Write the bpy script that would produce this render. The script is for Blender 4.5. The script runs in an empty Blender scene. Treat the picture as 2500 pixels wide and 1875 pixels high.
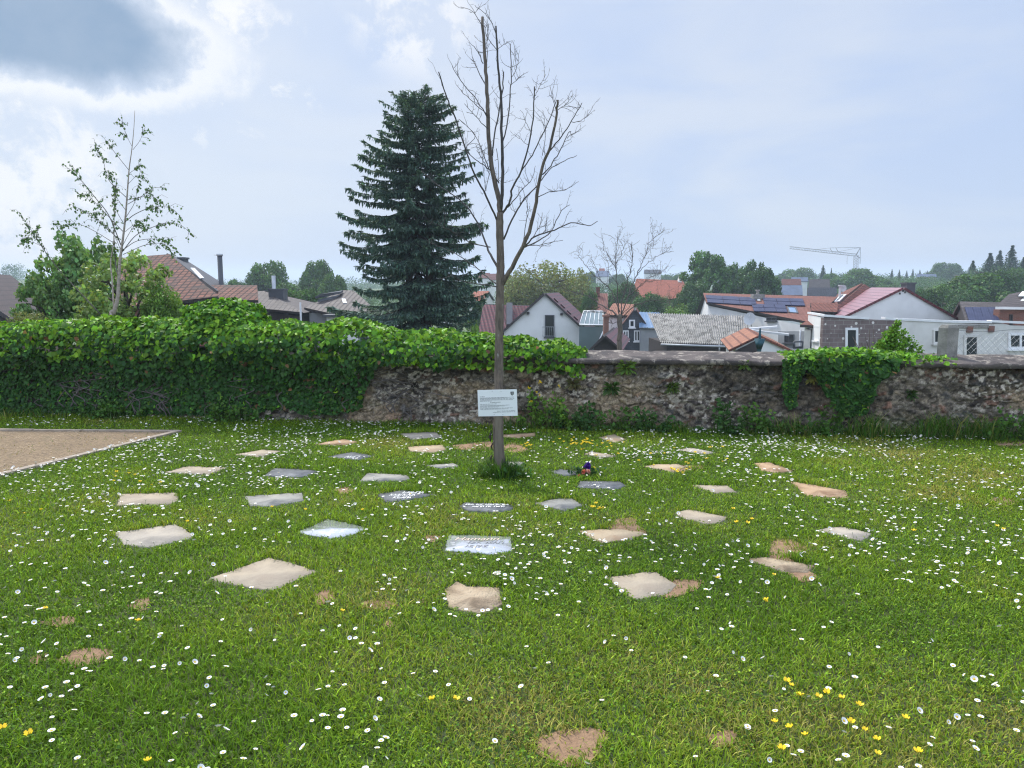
import bpy, math, random
import numpy as np
from mathutils import Vector
rng = np.random.default_rng(11)
random.seed(11)
SC = bpy.context.scene
COL = SC.collection
R = math.radians
HAZE = 0.0007

# ------------------------------------------------------------------ camera
EYE = np.array([0.0, 0.0, 1.6]); FPX = 1819.0; PITCH = R(7.44)
cam_d = bpy.data.cameras.new('camera'); cam = bpy.data.objects.new('camera', cam_d); COL.objects.link(cam)
cam.location = EYE; cam.rotation_euler = (R(90) - PITCH, 0, 0)
cam_d.sensor_width = 36.0; cam_d.lens = 36.0 * FPX / 2500.0
cam_d.clip_start = 0.05; cam_d.clip_end = 8000
SC.camera = cam
FW = np.array([0, math.cos(PITCH), -math.sin(PITCH)]); UP = np.array([0, math.sin(PITCH), math.cos(PITCH)]); RT = np.array([1.0, 0, 0])
def ray(px, py): return FPX * FW + (px - 1250.0) * RT + (937.5 - py) * UP
def P(px, py, Y): d = ray(px, py); return EYE + d * (Y / d[1])
def G(px, py, z=0.0): d = ray(px, py); return EYE + d * ((z - EYE[2]) / d[2])
def onplane(px, py, p, n): d = ray(px, py); return EYE + d * (np.dot(np.asarray(p) - EYE, n) / np.dot(d, n))

# ------------------------------------------------------------------ exposure, sky, sun
SC.view_settings.view_transform = 'Standard'; SC.view_settings.look = 'None'
SC.view_settings.exposure = 0.25; SC.view_settings.gamma = 1.0
SC.cycles.use_denoising = True; SC.cycles.denoising_prefilter = 'NONE'; SC.cycles.filter_width = 1.2; SC.cycles.sample_clamp_indirect = 4.0
SC.cycles.max_bounces = 6; SC.cycles.diffuse_bounces = 3; SC.cycles.glossy_bounces = 2
SC.cycles.transmission_bounces = 4; SC.cycles.volume_bounces = 0
SC.cycles.caustics_reflective = False; SC.cycles.caustics_refractive = False
SUN_EL, SUN_AZ = R(50), R(-28)          # azimuth measured from +Y (view) towards +X
sun_d = bpy.data.lights.new('sun', 'SUN'); sun_d.energy = 3.6; sun_d.angle = R(8); sun_d.color = (1.0, 0.96, 0.90)
sun = bpy.data.objects.new('sun', sun_d); COL.objects.link(sun)
sv = Vector((math.sin(SUN_AZ) * math.cos(SUN_EL), math.cos(SUN_AZ) * math.cos(SUN_EL), math.sin(SUN_EL)))
sun.rotation_euler = sv.to_track_quat('Z', 'Y').to_euler(); sun.location = (-20, 30, 60)

world = bpy.data.worlds.new("World"); SC.world = world; world.use_nodes = True
class NT:
    """tiny node-graph helper"""
    def __init__(s, tree): s.t = tree; s.n = tree.nodes; s.l = tree.links
    def node(s, kind, **kw):
        nd = s.n.new(kind)
        for k, v in kw.items():
            if k.startswith('i_'): s.put(nd.inputs[k[2:].replace('_', ' ')], v)
            else: setattr(nd, k, v)
        return nd
    def put(s, sock, v):
        if isinstance(v, bpy.types.NodeSocket): s.l.new(v, sock)
        elif v is not None:
            if hasattr(v, '__len__') and sock.type == 'RGBA' and len(v) == 3: v = (*v, 1)
            sock.default_value = v
    def math(s, op, a, b=None, c=None, clamp=False):
        nd = s.n.new('ShaderNodeMath'); nd.operation = op; nd.use_clamp = clamp
        for i, v in enumerate((a, b, c)): s.put(nd.inputs[i], v)
        return nd.outputs[0]
    def vm(s, op, a, b=None):
        nd = s.n.new('ShaderNodeVectorMath'); nd.operation = op
        s.put(nd.inputs[0], a)
        if b is not None: s.put(nd.inputs[1], b)
        return nd.outputs['Value'] if op in ('DOT_PRODUCT', 'LENGTH') else nd.outputs[0]
    def mix(s, f, a, b, blend='MIX'):
        nd = s.n.new('ShaderNodeMix'); nd.data_type = 'RGBA'; nd.blend_type = blend
        s.put(nd.inputs[0], f); s.put(nd.inputs[6], a); s.put(nd.inputs[7], b)
        return nd.outputs[2]
    def ss(s, x, a, b):
        nd = s.n.new('ShaderNodeMapRange'); nd.interpolation_type = 'SMOOTHSTEP'
        s.put(nd.inputs[0], x); nd.inputs[1].default_value = a; nd.inputs[2].default_value = b
        nd.inputs[3].default_value = 0; nd.inputs[4].default_value = 1
        return nd.outputs[0]
    def noise(s, vec, scale, detail=4, rough=0.55, dist=0.0):
        nd = s.n.new('ShaderNodeTexNoise'); s.put(nd.inputs['Vector'], vec)
        nd.inputs['Scale'].default_value = scale; nd.inputs['Detail'].default_value = detail
        nd.inputs['Roughness'].default_value = rough; nd.inputs['Distortion'].default_value = dist
        return nd.outputs[0]

w = NT(world.node_tree); w.n.clear()
wo = w.node('ShaderNodeOutputWorld'); bg = w.node('ShaderNodeBackground'); bg.inputs['Strength'].default_value = 0.1
w.l.new(bg.outputs[0], wo.inputs[0])
sky = w.node('ShaderNodeTexSky'); sky.sky_type = 'NISHITA'; sky.sun_disc = False
sky.sun_elevation = SUN_EL; sky.sun_rotation = SUN_AZ; sky.air_density = 1.2; sky.dust_density = 2.0
D = w.node('ShaderNodeTexCoord').outputs['Generated']
def S10(c): return tuple(x * 10 for x in c)
sep = w.node('ShaderNodeSeparateXYZ'); w.l.new(D, sep.inputs[0]); DZ = sep.outputs[2]
def squash(v, m): return w.vm('MULTIPLY', v, m)
streak = w.noise(squash(D, (1.0, 1.0, 3.6)), 2.3, 5, 0.5, 0.4)
col = w.mix(w.ss(streak, 0.38, 0.64), S10((0.455, 0.560, 0.775)), S10((0.580, 0.645, 0.770)))
# paler towards the left where the sun stands behind the cloud
left = w.ss(w.vm('DOT_PRODUCT', D, (-0.80, 0.56, 0.2)), 0.50, 1.0)
col = w.mix(w.math('MULTIPLY', left, 0.80), col, S10((0.61, 0.675, 0.775)))
# lavender band low over the hills
low = w.math('SUBTRACT', 1.0, w.ss(DZ, 0.0, 0.20))
col = w.mix(w.math('MULTIPLY', low, 0.40), col, S10((0.56, 0.645, 0.765)))
# the ragged cumulus high on the left
def unit(v): v = np.asarray(v, float); return v / np.linalg.norm(v)
c0 = unit(ray(110, 55)); ch = unit(np.cross(c0, [0, 0, 1])); cv = np.cross(ch, c0)
n1 = w.noise(D, 7.0, 8, 0.58, 0.3); n2 = w.noise(D, 17.0, 7, 0.62, 0.2)
u = w.math('DIVIDE', w.vm('DOT_PRODUCT', D, tuple(ch)), 0.165)
v = w.math('DIVIDE', w.vm('DOT_PRODUCT', D, tuple(cv)), 0.066)
v2 = w.math('ADD', v, w.math('MULTIPLY', u, 0.18))
rr = w.math('SQRT', w.math('ADD', w.math('POWER', w.math('ABSOLUTE', u), 2.0), w.math('POWER', w.math('ABSOLUTE', v2), 2.0)))
wob = w.math('ADD', w.math('MULTIPLY', w.math('SUBTRACT', n1, 0.5), 0.50), w.math('MULTIPLY', w.math('SUBTRACT', n2, 0.5), 0.75))
rw = w.math('ADD', rr, w.math('MULTIPLY', wob, w.ss(rr, 0.30, 0.95)))
rim = w.math('MULTIPLY', w.ss(rw, 0.84, 0.98), w.math('SUBTRACT', 1.0, w.ss(rw, 1.0, 1.30)))
puff = w.math('MULTIPLY', w.ss(rr, 0.75, 1.1), w.math('MULTIPLY', w.ss(w.math('ADD', n2, w.math('MULTIPLY', n1, 0.4)), 0.74, 0.84), w.math('SUBTRACT', 1.0, w.ss(rr, 1.3, 2.0))))
white = w.math('MAXIMUM', rim, puff)
col = w.mix(w.math('MULTIPLY', white, 0.66), col, S10((0.88, 0.88, 0.88)))
dark = w.math('SUBTRACT', 1.0, w.ss(rw, 0.55, 0.98))
dshade = w.mix(w.ss(n1, 0.3, 0.7), S10((0.150, 0.265, 0.430)), S10((0.245, 0.345, 0.485)))
col = w.mix(w.math('MULTIPLY', dark, 0.95), col, dshade)
# small white puffs, top middle and low left
for (qx, qy, rad) in ((1010, 20, 0.060), (120, 480, 0.085), (600, 55, 0.028), (700, 75, 0.016)):
    q = unit(ray(qx, qy))
    near = w.ss(w.vm('DOT_PRODUCT', D, tuple(q)), math.cos(rad * 1.6), math.cos(rad * 0.35))
    m = w.math('MULTIPLY', near, w.ss(n2, 0.44, 0.60))
    col = w.mix(w.math('MULTIPLY', m, 0.75), col, S10((0.86, 0.86, 0.87)))
# overcast overhead and behind the viewer, out of view, brightened to fill the light
over = w.ss(DZ, 0.42, 0.75)
back = w.ss(w.vm('DOT_PRODUCT', D, (0, -1, 0)), -0.35, 0.5)
lift = w.math('ADD', 1.0, w.math('MULTIPLY', w.math('MAXIMUM', over, back), 1.0))
mult = w.node('ShaderNodeVectorMath'); mult.operation = 'SCALE'
w.l.new(col, mult.inputs[0]); w.l.new(lift, mult.inputs['Scale'])
final = w.mix(0.90, sky.outputs[0], mult.outputs[0])
w.l.new(final, bg.inputs['Color'])

# ------------------------------------------------------------------ helpers: tagging and meshes
def tag(o, label=None, cat=None, group=None, kind=None):
    if label: o['label'] = label
    if cat: o['category'] = cat
    if group: o['group'] = group
    if kind: o['kind'] = kind
    return o
def empty(name, loc, label, cat, group=None):
    o = bpy.data.objects.new(name, None); COL.objects.link(o); o.location = tuple(loc)
    o.empty_display_size = 0.1
    return tag(o, label, cat, group)
def mesh(name, V, Fs, mats, tint=None, uv=None, midx=None, smooth=False):
    V = np.asarray(V, np.float32).reshape(-1, 3)
    if not isinstance(Fs, (list, tuple)): Fs = [Fs]
    Fs = [np.asarray(f, np.int32) for f in Fs if len(f)]
    me = bpy.data.meshes.new(name)
    me.vertices.add(len(V)); me.vertices.foreach_set('co', V.ravel())
    loops = np.concatenate([f.ravel() for f in Fs]); starts = []; s = 0
    for f in Fs:
        k = f.shape[1]; starts.append(s + k * np.arange(len(f))); s += f.size
    starts = np.concatenate(starts).astype(np.int32)
    me.loops.add(len(loops)); me.loops.foreach_set('vertex_index', loops)
    me.polygons.add(len(starts)); me.polygons.foreach_set('loop_start', starts)
    if midx is not None: me.polygons.foreach_set('material_index', np.asarray(midx, np.int32))
    me.update(calc_edges=True)
    if uv is not None:
        l = me.uv_layers.new(name='uv'); l.data.foreach_set('uv', np.asarray(uv, np.float32)[loops].ravel())
    if tint is not None:
        a = me.color_attributes.new('tint', 'FLOAT_COLOR', 'POINT')
        c = np.ones((len(V), 4), np.float32); c[:, :3] = tint; a.data.foreach_set('color', c.ravel())
    if not isinstance(mats, (list, tuple)): mats = [mats]
    for m in mats: me.materials.append(m)
    if smooth: me.polygons.foreach_set('use_smooth', np.ones(len(starts), bool))
    return me
def link(name, me, parent=None, world_origin=None):
    """link a mesh built in world coordinates; under a parent Empty (unrotated) it is shifted to its origin"""
    o = bpy.data.objects.new(name, me); COL.objects.link(o)
    if parent is not None: o.parent = parent
    return o
class MB:
    """hard-surface builder: own vertices for each face, uv in metres"""
    def __init__(s): s.V = []; s.F = {}; s.M = {}; s.UV = []; s.n = 0
    def face(s, pts, mi=0, uv=None):
        pts = np.asarray(pts, float); k = len(pts)
        if uv is None:
            a = unit(pts[1] - pts[0]); nrm = np.cross(pts[1] - pts[0], pts[2] - pts[0])
            b = unit(np.cross(unit(nrm), a)) if np.linalg.norm(nrm) > 1e-12 else a
            if abs(a[2]) > abs(b[2]): a, b = b, -a
            if b[2] < 0: a, b = -a, -b
            uv = np.stack([pts @ a, pts @ b], 1)
        s.V.append(pts); s.UV.append(np.asarray(uv, float))
        s.F.setdefault(k, []).append(np.arange(s.n, s.n + k)); s.M.setdefault(k, []).append(mi); s.n += k
    def prism(s, poly, ext, mi=0, mi_side=None, caps=True):
        a = np.asarray(poly, float); b = a + np.asarray(ext, float); n = len(a)
        if caps: s.face(a[::-1], mi); s.face(b, mi)
        for i in range(n):
            j = (i + 1) % n; s.face([a[i], a[j], b[j], b[i]], mi if mi_side is None else mi_side)
    def box(s, c, hx, hy, hz, mi=0):
        c = np.asarray(c, float); hx, hy, hz = [np.asarray(q, float) for q in (hx, hy, hz)]
        s.prism([c - hx - hy - hz, c + hx - hy - hz, c + hx + hy - hz, c - hx + hy - hz], 2 * hz, mi)
    def abox(s, x0, x1, y0, y1, z0, z1, mi=0):
        s.prism([(x0, y0, z0), (x1, y0, z0), (x1, y1, z0), (x0, y1, z0)], (0, 0, z1 - z0), mi)
    def slab(s, q, th, mi=0, edge=None):
        """thick roof sheet on quad q (0-1 along ridge, 1-2 down the slope)"""
        q = np.asarray(q, float); n = unit(np.cross(q[1] - q[0], q[3] - q[0]))
        if n[2] < 0: n = -n
        t = q + n * th; e = mi if edge is None else edge
        ax = unit(q[1] - q[0]); o = q[0]; dn = unit((q[3] - q[0]) - np.dot(q[3] - q[0], ax) * ax)
        uvs = [((p - o) @ ax, (p - o) @ dn) for p in t]
        s.face(t, mi, uvs); s.face(q[::-1], e)
        for i in range(len(q)):
            j = (i + 1) % len(q); s.face([q[i], q[j], t[j], t[i]], e)
    def tube(s, pts, rad, sides=6, mi=0, cap=True):
        V, F = tube_arrays(pts, rad, sides, cap)
        for f in F: s.face(V[f], mi, np.zeros((len(f), 2)))
    def build(s, name, mats, parent=None, smooth=False):
        V = np.concatenate(s.V); 
        if parent is not None: V = V - np.array(parent.location)
        ks = sorted(s.F); Fs = [np.array(s.F[k]) for k in ks]; mid = np.concatenate([s.M[k] for k in ks])
        return link(name, mesh(name, V, Fs, mats, uv=np.concatenate(s.UV), midx=mid, smooth=smooth), parent)
def frame_of(t):
    t = unit(t); h = np.array([0, 0, 1.0]) if abs(t[2]) < 0.9 else np.array([1.0, 0, 0])
    a = unit(np.cross(t, h)); return a, np.cross(t, a)
def tube_arrays(pts, rad, sides=6, cap=True):
    pts = np.asarray(pts, float); n = len(pts); rad = np.broadcast_to(np.asarray(rad, float), (n,))
    tg = np.gradient(pts, axis=0); a, b = frame_of(tg[0]); V = []
    ang = np.arange(sides) * 2 * math.pi / sides
    for i in range(n):
        t = unit(tg[i]); a = unit(a - np.dot(a, t) * t); b = np.cross(t, a)
        V.append(pts[i] + rad[i] * (np.cos(ang)[:, None] * a + np.sin(ang)[:, None] * b))
    V = np.concatenate(V); F = []
    for i in range(n - 1):
        for k in range(sides):
            k2 = (k + 1) % sides
            F.append([i * sides + k, i * sides + k2, (i + 1) * sides + k2, (i + 1) * sides + k])
    if cap:
        F.append(list(range((n - 1) * sides, n * sides))); F.append(list(range(sides))[::-1])
    return V, F
class Tubes:
    """many tapered tubes in one mesh"""
    def __init__(s): s.V = []; s.Q = []; s.C = {}; s.n = 0
    def add(s, pts, rad, sides=6):
        V, F = tube_arrays(pts, rad, sides)
        for f in F:
            f = [i + s.n for i in f]
            if len(f) == 4: s.Q.append(f)
            else: s.C.setdefault(len(f), []).append(f)
        s.V.append(V); s.n += len(V)
    def build(s, name, mat, parent=None, smooth=True):
        V = np.concatenate(s.V)
        if parent is not None: V = V - np.array(parent.location)
        Fs = ([np.array(s.Q)] if s.Q else []) + [np.array(s.C[k]) for k in sorted(s.C)]
        return link(name, mesh(name, V, Fs, mat, smooth=smooth), parent)
def smooth_path(pts, n=4):
    """Catmull-Rom resampling"""
    p = np.asarray(pts, float)
    if len(p) < 3: return p
    q = np.vstack([2 * p[0] - p[1], p, 2 * p[-1] - p[-2]]); out = []
    for i in range(1, len(q) - 2):
        for t in np.arange(n) / n:
            a, b, c, d = q[i - 1], q[i], q[i + 1], q[i + 2]
            out.append(0.5 * (2 * b + (c - a) * t + (2 * a - 5 * b + 4 * c - d) * t * t + (3 * b - a - 3 * c + d) * t ** 3))
    out.append(p[-1]); return np.array(out)
# leaf templates: x across, y towards the tip, z out of the face
T_IVY = (np.array([(0, 0, 0), (-.46, .12, -.05), (-.40, .50, -.10), (0, 1.0, -.06), (.40, .50, -.10), (.46, .12, -.05)]) - (0, .35, 0), [(0, 3, 2, 1), (0, 5, 4, 3)])
T_LEAF = (np.array([(0, 0, 0), (-.30, .45, .06), (0, 1.0, -.05), (.30, .45, .06)]) - (0, .4, 0), [(0, 3, 2, 1)])
T_LONG = (np.array([(-.06, 0, 0), (-.13, .45, .05), (0, 1.0, -.18), (.13, .45, .05), (.06, 0, 0)]), [(0, 4, 3, 2, 1)])
T_CARD = (np.array([(-.5, 0, 0), (.5, 0, 0), (.5, 1, 0), (-.5, 1, 0)]) - (0, .5, 0), [(0, 1, 2, 3)])
def norm_rows(a): return a / np.maximum(np.linalg.norm(a, axis=1, keepdims=True), 1e-9)
def leaf_arrays(c, t, n, size, tmpl, tint):
    tv, tf = tmpl; N = len(c); k = len(tv)
    t = norm_rows(t); n = norm_rows(n - (n * t).sum(1, keepdims=True) * t); r = np.cross(t, n)
    size = np.broadcast_to(np.asarray(size, float), (N,))[:, None, None]
    V = c[:, None, :] + size * (tv[None, :, 0, None] * r[:, None, :] + tv[None, :, 1, None] * t[:, None, :] + tv[None, :, 2, None] * n[:, None, :])
    F = (np.array(tf)[None, :, :] + (np.arange(N) * k)[:, None, None]).reshape(-1, len(tf[0]))
    return V.reshape(-1, 3), F, np.repeat(np.broadcast_to(tint, (N, 3)), k, axis=0)
def leaf_obj(name, parts, mat, parent=None):
    V = []; F = {}; T = []; n = 0
    for (v, f, t) in parts:
        V.append(v); T.append(t); F.setdefault(f.shape[1], []).append(f + n); n += len(v)
    V = np.concatenate(V)
    if parent is not None: V = V - np.array(parent.location)
    return link(name, mesh(name, V, [np.concatenate(F[k]) for k in sorted(F)], mat, tint=np.concatenate(T)), parent)
def rand_dirs(n): return norm_rows(rng.normal(size=(n, 3)))
def jitter_tint(base, n, amt=0.25, hue=0.12):
    base = np.asarray(base, float); g = np.exp(rng.normal(0, amt, (n, 1)))
    return np.clip(base * g * np.exp(rng.normal(0, hue, (n, 3)) * (1, .4, .6)), 0.002, 0.9)
# value noise in numpy
def _h(i, j, s): 
    v = np.sin(i * 127.1 + j * 311.7 + s * 74.7) * 43758.5453
    return v - np.floor(v)
def vnoise(x, y, s=0):
    xi, yi = np.floor(x), np.floor(y); fx, fy = x - xi, y - yi
    fx = fx * fx * (3 - 2 * fx); fy = fy * fy * (3 - 2 * fy)
    return (_h(xi, yi, s) * (1 - fx) + _h(xi + 1, yi, s) * fx) * (1 - fy) + (_h(xi, yi + 1, s) * (1 - fx) + _h(xi + 1, yi + 1, s) * fx) * fy
def fbm(x, y, s=0, o=4):
    r = 0; a = 0.5; tot = 0
    for i in range(o): r = r + a * vnoise(x * 2 ** i, y * 2 ** i, s + i * 3.7); tot += a; a *= 0.5
    return r / tot
def sstep(x, a, b): t = np.clip((x - a) / (b - a), 0, 1); return t * t * (3 - 2 * t)
def inpoly(x, y, poly):
    c = np.zeros(len(x), bool); p = np.asarray(poly)[:, :2]; j = len(p) - 1
    for i in range(len(p)):
        xi, yi, xj, yj = p[i][0], p[i][1], p[j][0], p[j][1]
        c ^= ((yi > y) != (yj > y)) & (x < (xj - xi) * (y - yi) / (yj - yi + 1e-12) + xi); j = i
    return c

# ------------------------------------------------------------------ materials
def new_mat(name):
    m = bpy.data.materials.new(name); m.use_nodes = True; g = NT(m.node_tree); g.n.clear()
    out = g.node('ShaderNodeOutputMaterial'); b = g.node('ShaderNodeBsdfPrincipled'); g.l.new(b.outputs[0], out.inputs[0])
    return m, g, b, out
def mat(name, c1, c2=None, scale=8.0, rough=0.8, bump=0.0, bscale=None, detail=5, lo=0.35, hi=0.65, c3=None, s3=2.0, t3=(0.55, 0.7), spec=0.4, metal=0.0, stretch=(1, 1, 1)):
    m, g, b, out = new_mat(name); co = g.node('ShaderNodeTexCoord').outputs['Object']
    if stretch != (1, 1, 1): co = g.vm('MULTIPLY', co, stretch)
    c2 = c2 or tuple(x * 0.8 for x in c1)
    f = g.ss(g.noise(co, scale, detail), lo, hi); c = g.mix(f, c1, c2)
    if c3: c = g.mix(g.ss(g.noise(co, s3, 6, 0.6), *t3), c, c3)
    g.put(b.inputs['Base Color'], c); b.inputs['Roughness'].default_value = rough
    b.inputs['Specular IOR Level'].default_value = spec; b.inputs['Metallic'].default_value = metal
    if bump:
        bn = g.node('ShaderNodeBump'); bn.inputs['Strength'].default_value = bump; bn.inputs['Distance'].default_value = 0.02
        g.put(bn.inputs['Height'], g.noise(co, bscale or scale * 3, 5)); g.l.new(bn.outputs[0], b.inputs['Normal'])
    return m
def foliage(name, trans=0.3, rough=0.45, spec=0.4, warm=(1.15, 1.1, 0.55)):
    m, g, b, out = new_mat(name); at = g.node('ShaderNodeAttribute', attribute_name='tint').outputs['Color']
    g.put(b.inputs['Base Color'], at); b.inputs['Roughness'].default_value = rough; b.inputs['Specular IOR Level'].default_value = spec
    tr = g.node('ShaderNodeBsdfTranslucent'); g.put(tr.inputs['Color'], g.mix(1.0, at, warm, 'MULTIPLY'))
    mx = g.node('ShaderNodeMixShader'); mx.inputs[0].default_value = trans
    g.l.new(b.outputs[0], mx.inputs[1]); g.l.new(tr.outputs[0], mx.inputs[2]); g.l.new(mx.outputs[0], out.inputs[0])
    return m
def tiles(name, c1, c2, w_=0.30, h_=0.34, rough=0.6, mort=(0.02, 0.015, 0.015), ms=0.035, stain=None, spec=0.3, bump=0.6, lap_shade=0.16):
    m, g, b, out = new_mat(name); uv = g.node('ShaderNodeUVMap', uv_map='uv').outputs[0]
    br = g.node('ShaderNodeTexBrick'); g.l.new(uv, br.inputs['Vector']); br.offset = 0.0
    for k, v in (('Color1', (*c1, 1)), ('Color2', (*c2, 1)), ('Mortar', (*mort, 1)), ('Scale', 1.0), ('Mortar Size', ms), ('Mortar Smooth', 0.6), ('Bias', 0.0), ('Brick Width', w_), ('Row Height', h_)):
        br.inputs[k].default_value = v
    co = g.node('ShaderNodeTexCoord').outputs['Object']
    c = g.mix(g.ss(g.noise(co, 1.3, 6, 0.65), 0.42, 0.68), br.outputs[0], stain or tuple(x * 0.55 for x in c1))
    sp = g.node('ShaderNodeSeparateXYZ'); g.l.new(uv, sp.inputs[0])
    c = g.mix(g.math('MULTIPLY', g.math('LESS_THAN', g.math('FRACT', g.math('DIVIDE', sp.outputs[1], h_)), lap_shade), 0.75), c, mort)  # dark band at each row lap: gap shadow painted in the mortar colour
    g.put(b.inputs['Base Color'], c); b.inputs['Roughness'].default_value = rough; b.inputs['Specular IOR Level'].default_value = spec
    bn = g.node('ShaderNodeBump'); bn.inputs['Strength'].default_value = bump; bn.inputs['Distance'].default_value = 0.05
    saw = g.math('FRACT', g.math('DIVIDE', sp.outputs[1], h_)); wav = g.math('SINE', g.math('MULTIPLY', sp.outputs[0], 6.2832 / w_))
    g.put(bn.inputs['Height'], g.math('ADD', saw, g.math('MULTIPLY', wav, 0.35))); g.l.new(bn.outputs[0], b.inputs['Normal'])
    return m
def bricks(name, c1, c2, mort, w_, h_, ms=0.012, rough=0.85, spot=None, spec=0.4):
    m, g, b, out = new_mat(name); uv = g.node('ShaderNodeUVMap', uv_map='uv').outputs[0]
    br = g.node('ShaderNodeTexBrick'); g.l.new(uv, br.inputs['Vector'])
    for k, v in (('Color1', (*c1, 1)), ('Color2', (*c2, 1)), ('Mortar', (*mort, 1)), ('Scale', 1.0), ('Mortar Size', ms), ('Mortar Smooth', 0.3), ('Bias', 0.0), ('Brick Width', w_), ('Row Height', h_)):
        br.inputs[k].default_value = v
    c = br.outputs[0]; co = g.node('ShaderNodeTexCoord').outputs['Object']
    c = g.mix(g.math('MULTIPLY', g.ss(g.noise(co, 2.0, 5), 0.4, 0.7), 0.5), c, tuple(x * 0.5 for x in c1))
    if spot:
        vo = g.node('ShaderNodeTexVoronoi'); g.l.new(co, vo.inputs['Vector']); vo.inputs['Scale'].default_value = 2.6
        sz = g.math('MULTIPLY', g.noise(co, 1.1, 2), 0.34)
        c = g.mix(g.math('LESS_THAN', vo.outputs['Distance'], sz), c, spot)
    g.put(b.inputs['Base Color'], c); b.inputs['Roughness'].default_value = rough; b.inputs['Specular IOR Level'].default_value = spec
    return m
def glassy(name, c, rough=0.08):
    m, g, b, out = new_mat(name); co = g.node('ShaderNodeTexCoord').outputs['Object']
    g.put(b.inputs['Base Color'], g.mix(g.noise(co, 0.7, 2), c, tuple(x * 0.5 for x in c))); b.inputs['Roughness'].default_value = rough
    b.inputs['Specular IOR Level'].default_value = 0.6
    return m
M = {}
M['render'] = mat('white_render', (0.74, 0.74, 0.73), (0.66, 0.66, 0.65), 0.6, 0.9, 0.1, 30, c3=(0.58, 0.57, 0.55), s3=0.35, t3=(0.58, 0.8))
M['grubby'] = mat('weathered_render', (0.70, 0.68, 0.64), (0.60, 0.58, 0.54), 1.1, 0.95, 0.3, 20, c3=(0.36, 0.33, 0.30), s3=1.6, t3=(0.60, 0.78))
M['greywall'] = mat('grey_render', (0.36, 0.37, 0.38), (0.28, 0.29, 0.30), 0.9, 0.9)
M['slate'] = bricks('slate_cladding', (0.060, 0.068, 0.085), (0.045, 0.052, 0.068), (0.02, 0.022, 0.028), 0.35, 0.18, 0.012, 0.55)
M['brick'] = bricks('red_brick', (0.24, 0.085, 0.055), (0.17, 0.060, 0.042), (0.20, 0.16, 0.13), 0.25, 0.075, 0.01)
M['block'] = bricks('pumice_block', (0.20, 0.150, 0.140), (0.16, 0.118, 0.110), (0.28, 0.26, 0.24), 0.50, 0.24, 0.014, spot=(0.66, 0.62, 0.58))
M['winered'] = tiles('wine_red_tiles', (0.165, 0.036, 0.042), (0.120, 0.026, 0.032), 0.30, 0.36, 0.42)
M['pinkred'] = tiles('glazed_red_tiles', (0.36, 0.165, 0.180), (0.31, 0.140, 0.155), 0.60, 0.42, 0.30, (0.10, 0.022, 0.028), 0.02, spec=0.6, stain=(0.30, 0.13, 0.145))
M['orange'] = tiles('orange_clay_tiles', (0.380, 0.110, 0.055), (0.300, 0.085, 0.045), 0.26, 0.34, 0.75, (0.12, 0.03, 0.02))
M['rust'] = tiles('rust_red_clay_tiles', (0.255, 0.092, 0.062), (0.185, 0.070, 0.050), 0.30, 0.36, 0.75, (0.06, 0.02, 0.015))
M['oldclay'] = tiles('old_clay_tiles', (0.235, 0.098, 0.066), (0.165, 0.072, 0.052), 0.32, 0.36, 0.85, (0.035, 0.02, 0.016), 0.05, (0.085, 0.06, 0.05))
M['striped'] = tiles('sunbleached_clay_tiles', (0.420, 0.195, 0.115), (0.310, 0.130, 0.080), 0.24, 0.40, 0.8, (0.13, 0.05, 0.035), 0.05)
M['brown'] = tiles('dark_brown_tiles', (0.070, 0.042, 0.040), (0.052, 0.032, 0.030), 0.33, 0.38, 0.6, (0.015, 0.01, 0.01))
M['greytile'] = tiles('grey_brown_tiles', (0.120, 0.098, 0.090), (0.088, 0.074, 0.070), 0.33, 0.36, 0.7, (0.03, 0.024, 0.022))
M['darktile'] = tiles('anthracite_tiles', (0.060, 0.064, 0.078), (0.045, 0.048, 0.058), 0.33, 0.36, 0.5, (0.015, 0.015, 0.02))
M['bluegrey'] = mat('blue_grey_slates', (0.13, 0.16, 0.23), (0.10, 0.12, 0.17), 1.0, 0.5)
M['zinc'] = mat('blue_zinc_sheet', (0.16, 0.27, 0.42), (0.13, 0.22, 0.35), 1.2, 0.35, spec=0.6)
M['fibro'] = mat('corrugated_fibre_cement', (0.36, 0.345, 0.32), (0.23, 0.225, 0.21), 1.4, 0.95, c3=(0.12, 0.115, 0.105), s3=2.4, t3=(0.48, 0.62), spec=0.1)
M['white'] = mat('white_paint', (0.80, 0.80, 0.80), (0.74, 0.74, 0.74), 3.0, 0.5)
M['darkwood'] = mat('dark_stained_boards', (0.045, 0.036, 0.034), (0.030, 0.025, 0.025), 6.0, 0.7)
M['darkmetal'] = mat('dark_grey_metal', (0.07, 0.075, 0.085), (0.055, 0.06, 0.07), 3.0, 0.5)
M['steel'] = mat('galvanised_steel', (0.42, 0.44, 0.46), (0.34, 0.36, 0.38), 3.0, 0.4, metal=0.6)
M['dishgrey'] = mat('pale_grey_metal', (0.50, 0.51, 0.52), (0.44, 0.45, 0.46), 3.0, 0.5)
M['glass'] = glassy('dark_window_glass', (0.030, 0.036, 0.042))
M['redblind'] = mat('red_curtain', (0.20, 0.025, 0.045), (0.14, 0.018, 0.030), 5.0, 0.6)
M['solar'] = bricks('solar_cells', (0.030, 0.036, 0.085), (0.025, 0.030, 0.070), (0.11, 0.12, 0.19), 0.166, 0.166, 0.008, 0.5, spec=0.12)
M['greenglass'] = glassy('greenhouse_glass', (0.16, 0.22, 0.22), 0.12)
M['concrete'] = mat('weathered_concrete', (0.30, 0.285, 0.255), (0.20, 0.19, 0.17), 9.0, 0.95, 0.4, 60, c3=(0.12, 0.115, 0.105), s3=5, t3=(0.56, 0.75))
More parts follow.
